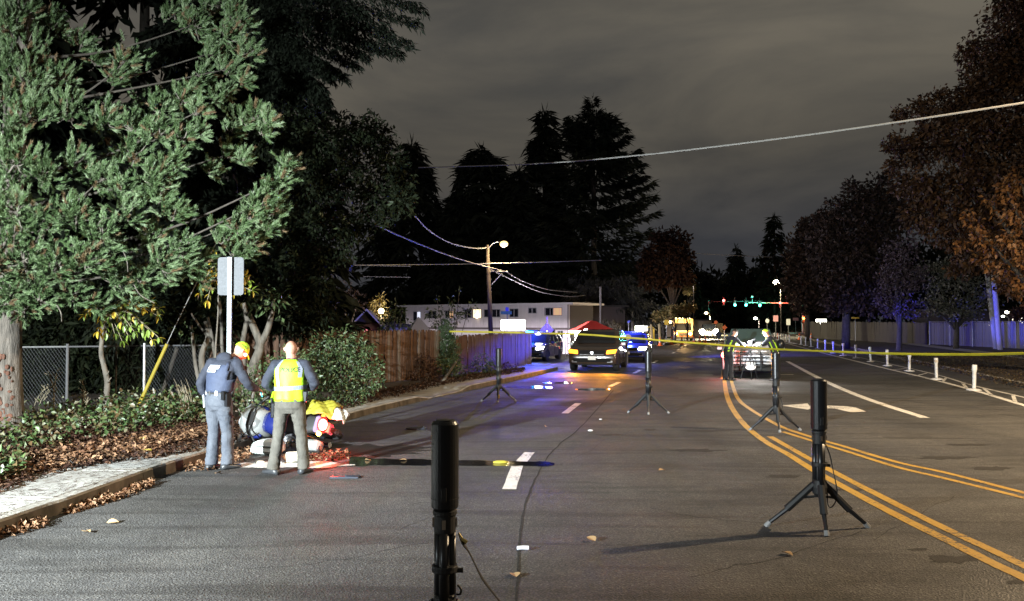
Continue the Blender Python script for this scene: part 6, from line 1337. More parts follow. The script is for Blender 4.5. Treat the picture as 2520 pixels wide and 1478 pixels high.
# police car behind the dark SUV, blue light put into its paint
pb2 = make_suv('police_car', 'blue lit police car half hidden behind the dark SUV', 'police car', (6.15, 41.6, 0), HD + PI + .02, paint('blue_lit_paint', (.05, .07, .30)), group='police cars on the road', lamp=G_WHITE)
one(lambda b: (b.tube(spline([(2.2, -.25, .8), (2.2, -.1, .70), (2.2, .15, .72), (2.2, .25, .9)], 4), .045, 6)), 'hood_emblem', mat('emblem_white', (.8, .8, .85), .4), pb2).location = (.30, -.3, -.1)
pb2.scale = (1, 1, .80); lightbar(pb2, -.1, 1.82, 1.2, None, None); spot_light('beacon_light', (.2, -.5, 2.0), (-18, 30, -1.2), (.05, .06, 1.0), 26000, 34, .8, .1, pb2)
point_light('beacon_light', (.9, 0, 2.1), (.05, .10, 1.0), 380, .1, pb2)
# aim: the beacon spot has to reach the posts and the fence at the right of the road
l = [c for c in pb2.children if c.type == 'LIGHT' and c.data.type == 'SPOT'][0]
spot_light('beacon_light', (5.6, 41.4, 2.1), (.35, 33.6, .9), (.01, .025, 1.0), 22000, 10, .9, .1); spot_light('beacon_light', (1.7, 39.0, 1.7), (.6, 31.5, 0), (.01, .04, 1.0), 7000, 27, 1.0, .1)
l.parent = None; l.location = (6.3, 41.9, 2.05); l.rotation_euler = (Vector((33.5, 62, -2.5)) - Vector((6.3, 41.9, 2.05))).to_track_quat('-Z', 'Y').to_euler()
spot_light('beacon_light', (6.3, 41.9, 2.1), (35.6, 55.2, 2.6), (.05, .06, 1.0), 60000, 9, .5, .1)
# police pickup the two officers lean on, centre lane
pk_ = make_suv('police_car', 'silver police car facing the camera with red left lamp, between the two far officers', 'police car', (9.0, 30.4, 0), HD + PI - .03, paint('silver_paint', (.42, .43, .46), .3), group='police cars on the road', W=1.98, lampR=mat('lamp_glass', (.4, .42, .45), .1), lampL=mat('lamp_glass', (.4, .42, .45), .1), grille_m=mat('silver_grille', (.55, .56, .6), .3, .6))
pk_.scale = (1, 1, .87); lb_ = lightbar(pk_, .1, 1.83, 1.30)
one(lambda b: b.box((.56, 0, 1.62), (.03, 1.3, .10), (0, -.9, 0)), 'visor_strip', mat('pale_lens', (.55, .57, .6), .2), pk_)
for k in (-.45, -.15, .15, .45): one(lambda b: b.box((.25, k, 1.83), (.02, .22, .075)), 'lens_panel', mat('pale_lens', (.85, .86, .88), .5), lb_)
def pushbar(b):
    for y in (-.34, .34): b.tube([(2.62, y, .38), (2.60, y, .95), (2.50, y, 1.05)], .03, 6)
    for z in (.52, .68, .84, .98): b.tube([(2.62, -.62, z), (2.62, .62, z)], .022, 6)
one(pushbar, 'push_bar', M_BLK, pk_); one(lambda b: b.box((2.50, 0, .40), (.16, 1.7, .2)), 'bumper', M_UNDER, pk_, bevel=.03)
one(lambda b: b.lathe([(.0, 0), (.17, 0), (.17, .015)], (2.655, 0, .76), 16, 'x'), 'oval_badge', mat('emblem_white', (.8, .8, .85), .4), pk_).scale = (1, 1, .6)
pk_.children[-1].location = (0, 0, .30)
for y in (-.45, -.15, .15, .45): one(lambda b: b.box((2.1 - .02 * abs(y), y, 1.07), (.12, .2, .05)), 'hood_gear', mat('white_gear', (.7, .7, .72), .4), pk_, bevel=.01)
rl = one(lambda b: b.ell((2.45, -.86, .93), (.09, .13, .14), 12, 8), 'marker_lamp', G_REDL, pk_)
point_light('marker_lamp_light', (2.8, -1.0, .9), (1, .08, .05), 45, .1, pk_)
one(lambda b: b.box((.9, -.1, 1.35), (.08, .5, .2), (0, .3, .4)), 'dash_gear', M_BLK, pk_)
# orange utility truck, far left side
tk = thing('utility_truck', 'orange lit step van with a cream cab parked at the far left kerb', 'truck', (17.9, 84.2, 0), HD + PI + .05)
Mcr = mat('cream_paint', (.50, .38, .18), .4, c2=(.56, .44, .24), scale=3); Mor = mat('orange_paint', (.50, .12, .03), .4)
one(lambda b: b.prism([(1.2, -1.0, .45), (1.2, -1.0, 2.35), (-3.6, -1.0, 2.4), (-3.6, -1.0, .5)], (0, 2.0, 0)), 'box_body', Mor, tk, bevel=.03)
one(lambda b: b.prism([(1.25, -.98, .9), (1.9, -.95, 1.02), (1.62, -.92, 1.95), (1.45, -.92, 2.32), (1.2, -.95, 2.34)], (0, 1.94, 0)), 'cab', Mcr, tk, bevel=.02)
one(lambda b: b.box((1.85, 0, .72), (.5, 1.9, .55)), 'nose', Mor, tk, bevel=.06); one(lambda b: b.box((2.15, 0, .42), (.14, 2.0, .2)), 'bumper', M_UNDER, tk, bevel=.02)
one(lambda b: b.add([(1.905, -.82, 1.12), (1.905, .82, 1.12), (1.645, .78, 1.88), (1.645, -.78, 1.88)], [(0, 1, 2, 3)]), 'windscreen', M_CGLASS, tk).location = (.02, 0, 0)
one(lambda b: b.box((2.12, 0, .74), (.04, .8, .3)), 'grille', M_UNDER, tk)
for s in (-1, 1):
    one(lambda b: b.ell((2.14, s * .72, .80), (.06, .17, .15), 12, 8), 'headlight', glow('truck_lamp', (1.0, .55, .12), 40), tk); one(lambda b: b.box((1.5, s * 1.12, 1.5), (.06, .12, .4)), 'mirror', M_UNDER, tk)
    for x in (1.3, -2.6): wheel(tk, x, s * .86, .40, .26)
for k, y in enumerate((-.7, -.35, 0, .35, .7)): one(lambda b: b.ell((1.5, y, 2.38), (.07, .09, .05), 8, 5), 'roof_marker', glow('roof_marker', (1.0, .85, .45), 8), tk)
point_light('truck_light', (3.2, 0, 1.5), (1.0, .6, .22), 1400, .3, tk); one(lambda b: b.box((1.0, -1.25, 2.0), (.3, .3, .25)), 'side_lamp', glow('roof_marker', (1, .85, .45), 8), tk)
# oncoming lamps right of the truck
for (x, y, rz, lb, m_, w, sc) in (((1745 - 1260) / F * 98, 98, HD + PI, 'car with dazzling yellow white headlamps right of the orange truck', glow('dazzle_lamp', (1.0, .86, .5), 160), 3000, 1), (58.9, 200, HD + PI - .1, 'distant car with two bright headlamps above the silver police car', glow('far_lamp', (1.0, .85, .6), 110), 500, 1)):
    c = make_suv('distant_car', lb, 'car', (x, y, 0), rz, paint('far_paint', (.06, .06, .06)), lamp=m_, group='cars waiting beyond the junction'); [one(lambda b: b.ell((2.5, s_ * .75, .85), (.2, .34, .28), 12, 8), 'headlamp_glare', m_, c) for s_ in (-1, 1)]; point_light('headlamp_light', (3.2, 0, .9), (1, .85, .55), w, .2, c)  # glowing balls added over the headlights for their dazzle
# long pale vehicle or trailer behind
o = thing('box_trailer', 'pale box trailer parked right of the orange truck', 'trailer', (26.5, 112, 0), -.1); one(lambda b: b.box((0, 0, 1.15), (5.2, 2.0, 1.3)), 'box', Mcr, o, bevel=.04); one(lambda b: b.box((0, 0, .48), (5.0, 1.6, .1)), 'frame', M_UNDER, o)
for x in (-1.4, 1.4): wheel(o, x, -.9, .34, .2)

# ================================================================== MOTORCYCLE lying at the kerb (local: x forward, y left, z up when standing)
mc_loc = Vector((-3.32, 12.95, .14)); yaw = math.radians(156)
mc = thing('motorcycle', 'white and blue police motorcycle lying on its side at the kerb, red tail light on', 'motorcycle', mc_loc)
mc.rotation_mode = 'QUATERNION'; mc.rotation_quaternion = (Matrix.Rotation(yaw, 3, 'Z') @ Matrix.Rotation(math.radians(-66), 3, 'X') @ Matrix.Rotation(math.radians(3), 3, 'Y')).to_quaternion()
mc.scale = (.82, .82, .82)
M_MW = mat('motorcycle_white', (.22, .225, .22), .25, coat=.5); M_MB = mat('motorcycle_blue', (.008, .014, .10), .25, coat=.5); M_ALU = mat('engine_alloy', (.45, .45, .46), .3, .9, c2=(.25, .25, .26), scale=30); M_SEAT = mat('black_seat', (.02, .02, .02), .6)
def mpart(fn, n, m, **k): return one(fn, n, m, mc, **k)
for x, r in ((.78, .30), (-.76, .31)):
    w = mpart(lambda b: [b.tube([((r - .045) * math.cos(a), 0, (r - .045) * math.sin(a)), ((r - .045) * math.cos(a2), 0, (r - .045) * math.sin(a2))], .06, 8, cap=False) for a, a2 in ((2 * PI * i / 28, 2 * PI * (i + 1) / 28) for i in range(28))], 'wheel', M_TYRE); w.location = (x, 0, r + .0); pass
    one(lambda b: (b.lathe([(.19, -.04), (.22, -.03), (.22, .03), (.19, .04)], (0, 0, 0), 22, 'y'), b.lathe([(.04, -.06), (.04, .06)], (0, 0, 0), 10, 'y'), [b.tube([(.03 * math.cos(a), 0, .03 * math.sin(a)), (.2 * math.cos(a), 0, .2 * math.sin(a))], .018, 5) for a in (i * PI / 3 for i in range(6))]), 'rim', M_ALU, w)
    one(lambda b: b.lathe([(.13, .055), (.135, .06), (.13, .065)], (0, 0, 0), 18, 'y'), 'brake_disc', M_CHR, w)
mpart(lambda b: (b.box((.02, 0, .42), (.52, .34, .26)), b.lathe([(.10, -.36), (.12, -.34), (.12, -.16), (.10, -.14)], (.05, 0, .40), 14, 'y'), b.lathe([(.10, .36), (.12, .34), (.12, .16), (.10, .14)], (.05, 0, .40), 14, 'y'), b.cyl((-.2, .0, .30), (.2, 0, .26), .12)), 'engine', M_ALU, bevel=.01)
mpart(lambda b: [b.lathe([(.125, s * (.17 + .028 * k)), (.14, s * (.176 + .028 * k)), (.125, s * (.184 + .028 * k))], (.05, 0, .40), 14, 'y') for s in (-1, 1) for k in range(6)], 'cooling_fins', M_CHR)['kind'] = 'stuff'
for s in (-1, 1):
    mpart(lambda b: b.tube(spline([(.28, s * .17, .20), (.40, s * .28, .34), (.34, s * .40, .46), (.12, s * .42, .50), (-.08, s * .36, .40)], 4), .018, 6), 'crash_bar', M_CHR)
    mpart(lambda b: b.tube([(.72, s * .11, .30), (.52, s * .10, .92)], .024, 8), 'fork_tube', M_CHR)
    mpart(lambda b: b.tube(spline([(.10, s * .2, .25), (-.3, s * .22, .22), (-.62, s * .24, .30), (-.95, s * .25, .34)], 4), [.03] * 8 + [.05] * 5, 10), 'exhaust', M_CHR)
    # pannier: rounded case
    c = MB(); pr = [(-.52, .40), (-.90, .44), (-.96, .53), (-.95, .64), (-.90, .68), (-.56, .68), (-.50, .62), (-.49, .46)]
    c.prism([(x, s * .24, z) for x, z in pr], (0, s * .20, 0)); c.build('side_case', M_MW, mc, bevel=.035); one(lambda b: b.prism([(x * .998, s * .345, z) for x, z in [(-.495, .60), (-.965, .61), (-.965, .625), (-.495, .615)]], (0, s * .105, 0)), 'case_seam', M_UNDER, mc)
    mpart(lambda b: b.ell((-1.02, s * .17, .80), (.05, .045, .035), 10, 6), 'rear_indicator', glow('amber_indicator', (1, .55, .08), 26) if s > 0 else mat('amber_lens', (.6, .25, .03), .3))
    mpart(lambda b: b.tube(spline([(.46, s * .08, 1.00), (.42, s * .26, 1.02), (.30, s * .38, 1.00)], 4), .014, 6), 'handlebar', M_BLK); mpart(lambda b: b.cyl((.33, s * .355, 1.005), (.24, s * .45, .99), .02), 'grip', M_BLK2)
    mpart(lambda b: b.tube([(.50, s * .26, 1.02), (.52, s * .40, 1.10)], .008, 5), 'mirror_stalk', M_BLK); mpart(lambda b: b.ell((.52, s * .42, 1.12), (.02, .08, .05), 10, 6), 'mirror', M_MW)
def shell(b, st):
    n = 14; vs = []
    for x, w, z0, z1 in st:
        for i in range(n):
            a = 2 * PI * i / n; c_, s_ = math.cos(a), math.sin(a); vs.append((x, w * math.copysign(abs(c_) ** .75, c_), (z0 + z1) / 2 + (z1 - z0) / 2 * math.copysign(abs(s_) ** .75, s_)))
    k = len(st); b.add(vs, [(i * n + j, i * n + (j + 1) % n, (i + 1) * n + (j + 1) % n, (i + 1) * n + j) for i in range(k - 1) for j in range(n)] + [tuple(range(n)), tuple((k - 1) * n + j for j in range(n - 1, -1, -1))])
mpart(lambda b: shell(b, [(.34, .10, .62, .84), (.26, .20, .58, .93), (.08, .23, .58, .96), (-.12, .18, .60, .88), (-.22, .12, .64, .82)]), 'fuel_tank', M_MB, smooth=True)
mpart(lambda b: shell(b, [(-.10, .12, .72, .82), (-.24, .18, .70, .80), (-.55, .19, .70, .82), (-.90, .15, .74, .88), (-.98, .08, .78, .86)]), 'seat', M_SEAT, smooth=True)
mpart(lambda b: shell(b, [(.30, .22, .45, .95), (.50, .30, .42, 1.02), (.68, .28, .50, 1.0), (.86, .16, .62, .92), (.94, .06, .70, .84)]), 'fairing', M_MW, smooth=True)
mpart(lambda b: shell(b, [(.36, .305, .72, .82), (.52, .325, .70, .84), (.70, .30, .72, .84), (.86, .17, .74, .82)]), 'blue_stripe', M_MB, smooth=True)
def wind(b):
    n = 9; vs = []
    for r_, (x, w, z) in enumerate(((.66, .26, 1.0), (.56, .25, 1.14), (.44, .21, 1.32), (.38, .12, 1.40))):
        for i in range(n): a = (i / (n - 1) - .5) * 2; vs.append((x - .14 * a * a, w * a, z - .03 * a * a))
    b.add(vs, [(r_ * n + i, r_ * n + i + 1, (r_ + 1) * n + i + 1, (r_ + 1) * n + i) for r_ in range(3) for i in range(n - 1)])
[mpart(lambda b: b.box((.62, s * .268, .78), (.26, .03, .10), (0, .2, 0)), 'vent', M_SEAT, bevel=.01) for s in (-1, 1)]; mpart(lambda b: b.box((.50, 0, 1.015), (.16, .26, .03)), 'dashboard', M_SEAT, bevel=.01)
for s in (-1, 1):
    mpart(lambda b: b.tube(spline([(.34, s * .24, .92), (.52, s * .312, .90), (.70, s * .29, .90), (.88, s * .16, .84)], 4), .006, 5), 'panel_seam', M_UNDER); mpart(lambda b: b.tube(spline([(.40, s * .26, .52), (.55, s * .30, .56), (.80, s * .21, .68)], 4), .006, 5), 'panel_seam', M_UNDER)
    mpart(lambda b: b.tube(spline([(.30, s * .24, .55), (.34, s * .30, .50), (.10, s * .30, .36)], 4), .02, 6), 'hose', M_BLK)
mpart(wind, 'windshield', mat('clear_screen', (.5, .52, .55), .15, alpha=.45), smooth=True)
mpart(lambda b: b.ell((.90, 0, .80), (.06, .11, .08), 12, 8), 'headlight', mat('lamp_glass', (.4, .42, .45), .1))
mpart(lambda b: shell(b, [(.52, .07, .56, .62), (.70, .085, .60, .66), (.92, .08, .52, .60), (1.08, .06, .36, .42)]), 'front_mudguard', M_MW, smooth=True)
mpart(lambda b: (b.box((-.96, 0, .76), (.12, .30, .24)), b.box((-1.0, 0, .55), (.02, .2, .24))), 'tail_unit', mat('tail_violet', (.22, .16, .32), .35), bevel=.03)
mpart(lambda b: b.lathe([(.0, -.04), (.092, -.03), (.105, 0)], (-1.055, 0, .80), 18, 'x'), 'tail_light', glow('tail_lamp', (1.0, .10, .08), 45))
mpart(lambda b: b.lathe([(.115, -.01), (.145, -.02), (.14, .0)], (-1.04, 0, .80), 18, 'x'), 'tail_ring', mat('tail_red', (.35, .02, .02), .3)); mpart(lambda b: b.box((-1.03, 0, .63), (.02, .18, .11)), 'number_plate', M_PLATE)
mpart(lambda b: (b.tube([(-.2, -.12, .62), (-.9, -.14, .74)], .016, 6), b.tube([(-.2, .12, .62), (-.9, .14, .74)], .016, 6), b.tube([(.25, 0, .60), (-.3, 0, .30), (-.76, .12, .30)], .03, 6)), 'frame', M_BLK)
mpart(lambda b: b.tube([(-1.0, .26, .5), (-1.0, .30, 1.35)], .006, 5), 'aerial', M_BLK)
point_light('tail_lamp_light', (-1.22, 0, .82), (1, .05, .03), 34, .05, mc)
# things spilled round the motorcycle
def cloth(name, label, cat, c, m, rx, ry, hz, seed, m2=None):
    rs_ = np.random.RandomState(seed); n = 22; V = []
    ph_ = rs_.rand(8) * 6
    for i in range(n):
        for j in range(n):
            a = i / (n - 1) * 2 - 1; bq = j / (n - 1) * 2 - 1; r_ = 1 + .12 * math.sin(3 * math.atan2(bq, a) + ph_[0])
            z = hz * (max(0, 1 - (a * a + bq * bq) * .62) ** .6 + .16 * math.sin(a * 5 + ph_[1] + bq * 3) + .12 * abs(math.sin(bq * 6 + ph_[2] - a * 4)) + .05 * math.sin(a * 15 + bq * 11))
            V.append((a * rx * r_, bq * ry * r_, max(z, .0)))
    Fc = [(i * n + j, i * n + j + 1, (i + 1) * n + j + 1, (i + 1) * n + j) for i in range(n - 1) for j in range(n - 1)]
    o = np_mesh(name, V, Fc, m, smooth=True); md = o.modifiers.new('s', 'SOLIDIFY'); md.thickness = .012; o.location = c; return tag(o, label, cat)
bpy.context.view_layer.update(); MCW = mc.matrix_world
jp = MCW @ Vector((-.80, -.30, .60))
yj = cloth('rain_jacket', 'crumpled yellow rain jacket heaped over the upper case of the fallen motorcycle', 'jacket', (jp.x + .02, jp.y - .12, jp.z + .02), mat('yellow_cloth', (.24, .22, .02), .6), .24, .18, .12, 4)
yj.rotation_euler = (.42, .10, -.10)
wj = cloth('cloth_bag', 'white reflective edged cloth at the right end of the yellow jacket', 'cloth', (jp.x + .30, jp.y - .20, jp.z - .06), mat('pale_cloth', (.40, .40, .38), .6), .11, .13, .09, 9); wj.rotation_euler = (.5, .35, .2)
q = G(722, 1140); t = thing('roll', 'cream coloured roll lying between the feet of the bald officer', 'roll', (q.x, q.y + .1, .075), .5); one(lambda b: b.lathe([(.03, -.12), (.07, -.12), (.075, -.10), (.075, .10), (.07, .12), (.03, .12)], (0, 0, 0), 18, 'x'), 'body', mat('cream_cloth', (.55, .52, .42), .7), t, smooth=True); one(lambda b: b.lathe([(.0, .121), (.03, .122)], (0, 0, 0), 12, 'x'), 'core', M_BLK2, t)
q = G(651, 1122); t = thing('detached_case', 'pale hard case lying in the road beside the fallen motorcycle, left of the bald officer', 'case', (q.x, q.y + .12, .0), -.12)
one(lambda b: b.prism([(-.22, -.10, .02), (.22, -.10, .02), (.24, -.10, .12), (.22, -.10, .20), (.10, -.10, .24), (-.16, -.10, .21), (-.235, -.10, .12)], (0, .26, 0)), 'shell', mat('case_white', (.42, .46, .43), .4, c2=(.55, .58, .55), scale=9), t, bevel=.035); one(lambda b: b.box((0, -.112, .135), (.40, .012, .012), (0, .05, 0)), 'seam', M_UNDER, t)
q = G(616, 1138); b = MB(); b.ell((0, 0, .02), (.07, .04, .02), 10, 5); o = b.build('shard', mat('cream_cloth', (.55, .52, .42), .7)); q = G(640, 1140); o.location = q; tag(o, 'small cream shard at the edge of the bright spill', 'debris')
# ================================================================== PEOPLE
def remesh(o, vox, smooth=2, sub=0):
    m = o.modifiers.new('r', 'REMESH'); m.mode = 'VOXEL'; m.voxel_size = vox; m.use_smooth_shade = True
    if smooth: s = o.modifiers.new('s', 'SMOOTH'); s.factor = .5; s.iterations = smooth
    dg = bpy.context.evaluated_depsgraph_get(); me = bpy.data.meshes.new_from_object(o.evaluated_get(dg)); o.modifiers.clear()
    mats = list(o.data.materials); o.data = me; me.materials.clear() if len(me.materials) else None
    for q in mats: me.materials.append(q)
    me.polygons.foreach_set('use_smooth', [True] * len(me.polygons)); me.update(); return o
from mathutils import noise as mnoise
def crumple(o, amp, sc):
    """cloth folds: ridged noise pushed along the normals"""
    for v in o.data.vertices:
        c = v.co; q = Vector((c.x * sc, c.y * sc, c.z * sc * 1.9 + c.x * sc * .8)); n = 1 - 2 * abs(mnoise.noise(q)); m_ = 1 - 2 * abs(mnoise.noise(q * 2.1 + Vector((5, 1, 2)))); v.co = c + v.normal * amp * (n * .7 + m_ * .4 - .35)
    o.data.update()
def loft(b, rings, n=18, ax=None):
    """rings: (center, rx, ry[, yaw]) stacked; ellipses lie across the path direction"""
    vs = []; k = len(rings); cs = [Vector(r[0]) for r in rings]
    for i, r in enumerate(rings):
        d = (cs[min(i + 1, k - 1)] - cs[max(i - 1, 0)]).normalized(); yaw = r[3] if len(r) > 3 else 0
        x = Vector((math.cos(yaw), math.sin(yaw), 0)); x = (x - d * x.dot(d)).normalized(); y = d.cross(x)
        for j in range(n):
            a = 2 * PI * j / n; vs.append(cs[i] + x * r[1] * math.cos(a) + y * r[2] * math.sin(a))
    fs = [(i * n + j, i * n + (j + 1) % n, (i + 1) * n + (j + 1) % n, (i + 1) * n + j) for i in range(k - 1) for j in range(n)]
    fs += [tuple(range(n - 1, -1, -1)), tuple((k - 1) * n + j for j in range(n))]; b.add(vs, fs)
def limb(b, pts, radii, n=12):
    p = spline(pts, 3); k = len(p); m = len(radii) - 1
    rr = []
    for i in range(k):
        t = i / (k - 1) * m; j = min(int(t), m - 1); rr.append(radii[j] + (radii[j + 1] - radii[j]) * (t - j))
    b.tube(p, rr, n)
    b.ell(p[0], (rr[0],) * 3, n, 8); b.ell(p[-1], (rr[-1],) * 3, n, 8)
def hand(b, wr, d, palm_n, s=1.0, curl=.5, side=1):
    """palm and five bent fingers. d: direction from wrist, palm_n: palm normal, side: thumb side sign"""
    d = Vector(d).normalized(); pn = Vector(palm_n); pn = (pn - d * pn.dot(d)).normalized(); x = d.cross(pn) * side
    wr = Vector(wr); b.tube([wr - d * .01, wr + d * .03 * s, wr + d * .085 * s], [.026 * s, .034 * s, .036 * s], 10, flat=.55)
    for i, (L, o_) in enumerate(((.072, .030), (.080, .010), (.074, -.010), (.058, -.029))):
        p0 = wr + d * .082 * s + x * o_ * s; p1 = p0 + (d + pn * curl * .5).normalized() * L * .5 * s; p2 = p1 + (d * .7 + pn * curl * 1.4).normalized() * L * .32 * s; p3 = p2 + (d * .2 + pn * curl * 1.8).normalized() * L * .25 * s
        b.tube([p0 - d * .01, p0, p1, p2, p3], [.0095 * s, .0098 * s, .0090 * s, .0084 * s, .0070 * s], 7)
    q0 = wr + d * .02 * s + x * .03 * s; q1 = q0 + (d * .6 + x * .7).normalized() * .042 * s; q2 = q1 + (d + pn * curl).normalized() * .034 * s
    b.tube([q0 - x * .012, q0, q1, q2], [.013 * s, .0125 * s, .0105 * s, .0085 * s], 7)
def head(b, c, s, f, up):
    """c centre of the skull, f face direction, up crown direction"""
    f = Vector(f).normalized(); up = Vector(up); up = (up - f * up.dot(f)).normalized(); r = f.cross(up)
    M = lambda x, y, z: Vector(c) + (r * x + f * y + up * z) * s
    n = 20; m = 14; vs = []
    for i in range(m + 1):
        th = PI * i / m
        for j in range(n):
            a = 2 * PI * j / n; x = math.sin(th) * math.cos(a); y = math.sin(th) * math.sin(a); z = math.cos(th)
            X = x * .076; Y = y * .098; Z = z * .118
            if z < -.1: k = min(1, (-.1 - z) / .9); X *= 1 - .30 * k; Y = Y * (1 - .28 * k) + .022 * k     # jaw
            if y > .5: Y -= .010 * max(0, z - .1)                                                        # brow to hairline
            vs.append(M(X, Y, Z))
    b.add(vs, [(i * n + j, (i + 1) * n + j, (i + 1) * n + (j + 1) % n, i * n + (j + 1) % n) for i in range(m) for j in range(n)])
    b.tube([M(0, .088, .012), M(0, .108, -.018), M(0, .117, -.036), M(0, .098, -.044)], [.008 * s, .011 * s, .015 * s, .010 * s], 8)   # nose
    b.tube([M(-.040, .082, .026), M(0, .096, .030), M(.040, .082, .026)], .008 * s, 6)                                                # brow ridge
    b.tube([M(-.022, .090, -.066), M(0, .098, -.064), M(.022, .090, -.066)], .007 * s, 6)                                             # lips
    b.ell(M(0, .083, -.098), (.022 * s, .02 * s, .018 * s), 8, 6)                                                                     # chin
    for q in (-1, 1):
        b.tube([M(q * .078, -.004, -.030), M(q * .086, -.014, -.008), M(q * .088, -.020, .016), M(q * .082, -.006, .030), M(q * .078, .004, .010)], [.007 * s, .009 * s, .010 * s, .009 * s, .006 * s], 6)
    return M
M_SKIN = mat('skin', (.36, .19, .135), .5, c2=(.43, .25, .185), scale=14, spec=.4); M_SKIND = mat('skin_shade', (.34, .19, .14), .55)
M_NAVY = mat('navy_cloth', (.014, .017, .028), .85, c2=(.022, .026, .042), scale=11, bump=.5, bscale=14); M_NAVY2 = mat('navy_vest', (.028, .038, .072), .75, c2=(.036, .048, .088), scale=16, bump=.4, bscale=20)
M_GREY = mat('grey_trousers', (.055, .062, .080), .85, c2=(.078, .086, .105), scale=9, bump=.6, bscale=11, stretch=(1.3, 1.3, .6)); M_TAUPE = mat('taupe_trousers', (.065, .060, .050), .85, c2=(.092, .085, .072), scale=9, bump=.6, bscale=11, stretch=(1.3, 1.3, .6))
M_HIVIS = mat('hi_vis_yellow', (.32, .58, .012), .6, c2=(.37, .64, .018), scale=8, bump=.5, bscale=9, emit=(.4, .8, .02), es=.0); M_REFL = mat('reflective_tape', (.16, .19, .25), .4, c2=(.22, .25, .32), scale=20)
M_SHOE = mat('black_shoe', (.030, .032, .036), .45); M_DARKT = mat('dark_trousers', (.012, .012, .016), .85); M_CAPG = mat('hi_vis_cap', (.42, .72, .03), .7); M_HAIR = mat('short_grey_hair', (.28, .22, .18), .9)
def text_mesh(s, size):
    cu = bpy.data.curves.new('lettering', 'FONT'); cu.body = s; cu.size = size; cu.align_x = 'CENTER'; cu.align_y = 'CENTER'; cu.offset = size * .022; cu.resolution_u = 2
    o = bpy.data.objects.new('lettering', cu); COL.objects.link(o); dg = bpy.context.evaluated_depsgraph_get(); me = bpy.data.meshes.new_from_object(o.evaluated_get(dg)); V = [v.co.copy() for v in me.vertices]; Fc = [tuple(p.vertices) for p in me.polygons]
    bpy.data.objects.remove(o); return V, Fc
def person(label, loc, rz, J, top_m, leg_m, vox=.012, skin=M_SKIN, build=1.0, hair=None, detail=True, hands=True, faced=(0, 1, -.25), group=None):
    """local frame: facing +y, right hand towards +x"""
    t = thing('person', label, 'person', loc, rz, group); g = lambda k: Vector(J[k])
    b = MB(); hc, neck = g('head'), g('neck'); up = (hc - neck).normalized() * .6 + Vector((0, 0, .8)); fd = Vector(J.get('face', faced))
    HM = head(b, hc, 1.0, fd, up); b.tube([neck - Vector((0, 0, .06)), neck, hc - Vector((0, .0, .05))], [.070, .062, .060], 12)
    # bare body under the clothes: trunk, arms and legs in one surface
    ch, pe = g('chest'), g('pelvis'); loft(b, [(pe + Vector((0, 0, -.05)), .13, .09), (pe.lerp(ch, .5), .12, .085), (ch, .14, .095), (neck - Vector((0, 0, .07)), .07, .06)], 14)
    for s in 'RL':
        limb(b, [g('sh' + s), g('el' + s), g('wr' + s)], [.045, .040, .036, .032, .026]); limb(b, [g('hip' + s), g('kn' + s), g('an' + s)], [.07, .06, .05, .045, .035])
        hd = Vector(J.get('hd' + s, (g('wr' + s) - g('el' + s)))); hand(b, g('wr' + s), hd, J.get('pn' + s, (0, -1, 0)), 1.0, J.get('curl' + s, .5), 1 if s == 'R' else -1)
    body = b.build('body', skin, t); remesh(body, vox * .62 if detail else vox, 1)
    # upper garment with sleeves
    b = MB(); k = build; tor = J['torso']
    loft(b, [(Vector(c), rx * k, ry * k) for c, rx, ry in tor], 22)
    for s in 'RL':
        w = g('wr' + s); limb(b, [g('sh' + s), g('el' + s), g('el' + s).lerp(w, .93)], [.072, .066, .062, .054, .046])
        b.ell(g('sh' + s), (.078, .078, .074), 12, 8); b.ell(g('el' + s), (.060,) * 3, 10, 8); b.tube([g('neck') + Vector((0, 0, -.05)), g('sh' + s) + Vector((0, 0, .0))], [.062, .070], 12)
    rnd = np.random.RandomState(len(label)); o = b.build('jacket', top_m, t); remesh(o, vox, 3); crumple(o, .0085, 9)
    # trousers
    b = MB(); loft(b, [(pe + Vector((0, .0, .10)), .168 * k, .118 * k), (pe + Vector((0, -.005, .03)), .178 * k, .130 * k), (pe + Vector((0, -.01, -.06)), .182 * k, .132 * k), (pe + Vector((0, 0, -.13)), .150 * k, .105 * k)], 20)
    for s in 'RL':
        h, kn, an = g('hip' + s), g('kn' + s), g('an' + s)
        loft(b, [(h + Vector((0, 0, .04)), .092, .110), (h.lerp(kn, .30), .092, .104), (h.lerp(kn, .7), .078, .086), (kn, .070, .078), (kn.lerp(an, .3), .072, .080), (kn.lerp(an, .7), .072, .078), (an.lerp(kn, .10), .076, .086), (an + Vector((0, 0, -.02)), .078, .092)], 16)
    o = b.build('trousers', leg_m, t); remesh(o, vox, 2)
    crumple(o, .0095, 7)
    for s in 'RL':
        an = g('an' + s); fdv = Vector(J.get('ft' + s, (0, 1, 0))).normalized(); rt = Vector((fdv.y, -fdv.x, 0))
        def shoe(b):
            st = ((-.09, .036, .055), (-.03, .045, .085), (.05, .045, .060), (.12, .048, .045), (.175, .038, .034), (.195, .02, .02)); n = 12; vs = []
            for y, w, h_ in st:
                for j in range(n): a = 2 * PI * j / n; z = max(0, .5 * h_ * (1 + math.sin(a)) * (1.15 if math.sin(a) > 0 else 1)); q = Vector((an.x, an.y, 0)) + fdv * y + rt * w * math.copysign(abs(math.cos(a)) ** .7, math.cos(a)); vs.append((q.x, q.y, z + .004))
            b.add(vs, [(i * n + j, i * n + (j + 1) % n, (i + 1) * n + (j + 1) % n, (i + 1) * n + j) for i in range(len(st) - 1) for j in range(n)] + [tuple(range(n)), tuple((len(st) - 1) * n + j for j in range(n))])
        one(shoe, 'shoe', M_SHOE, t, smooth=True)
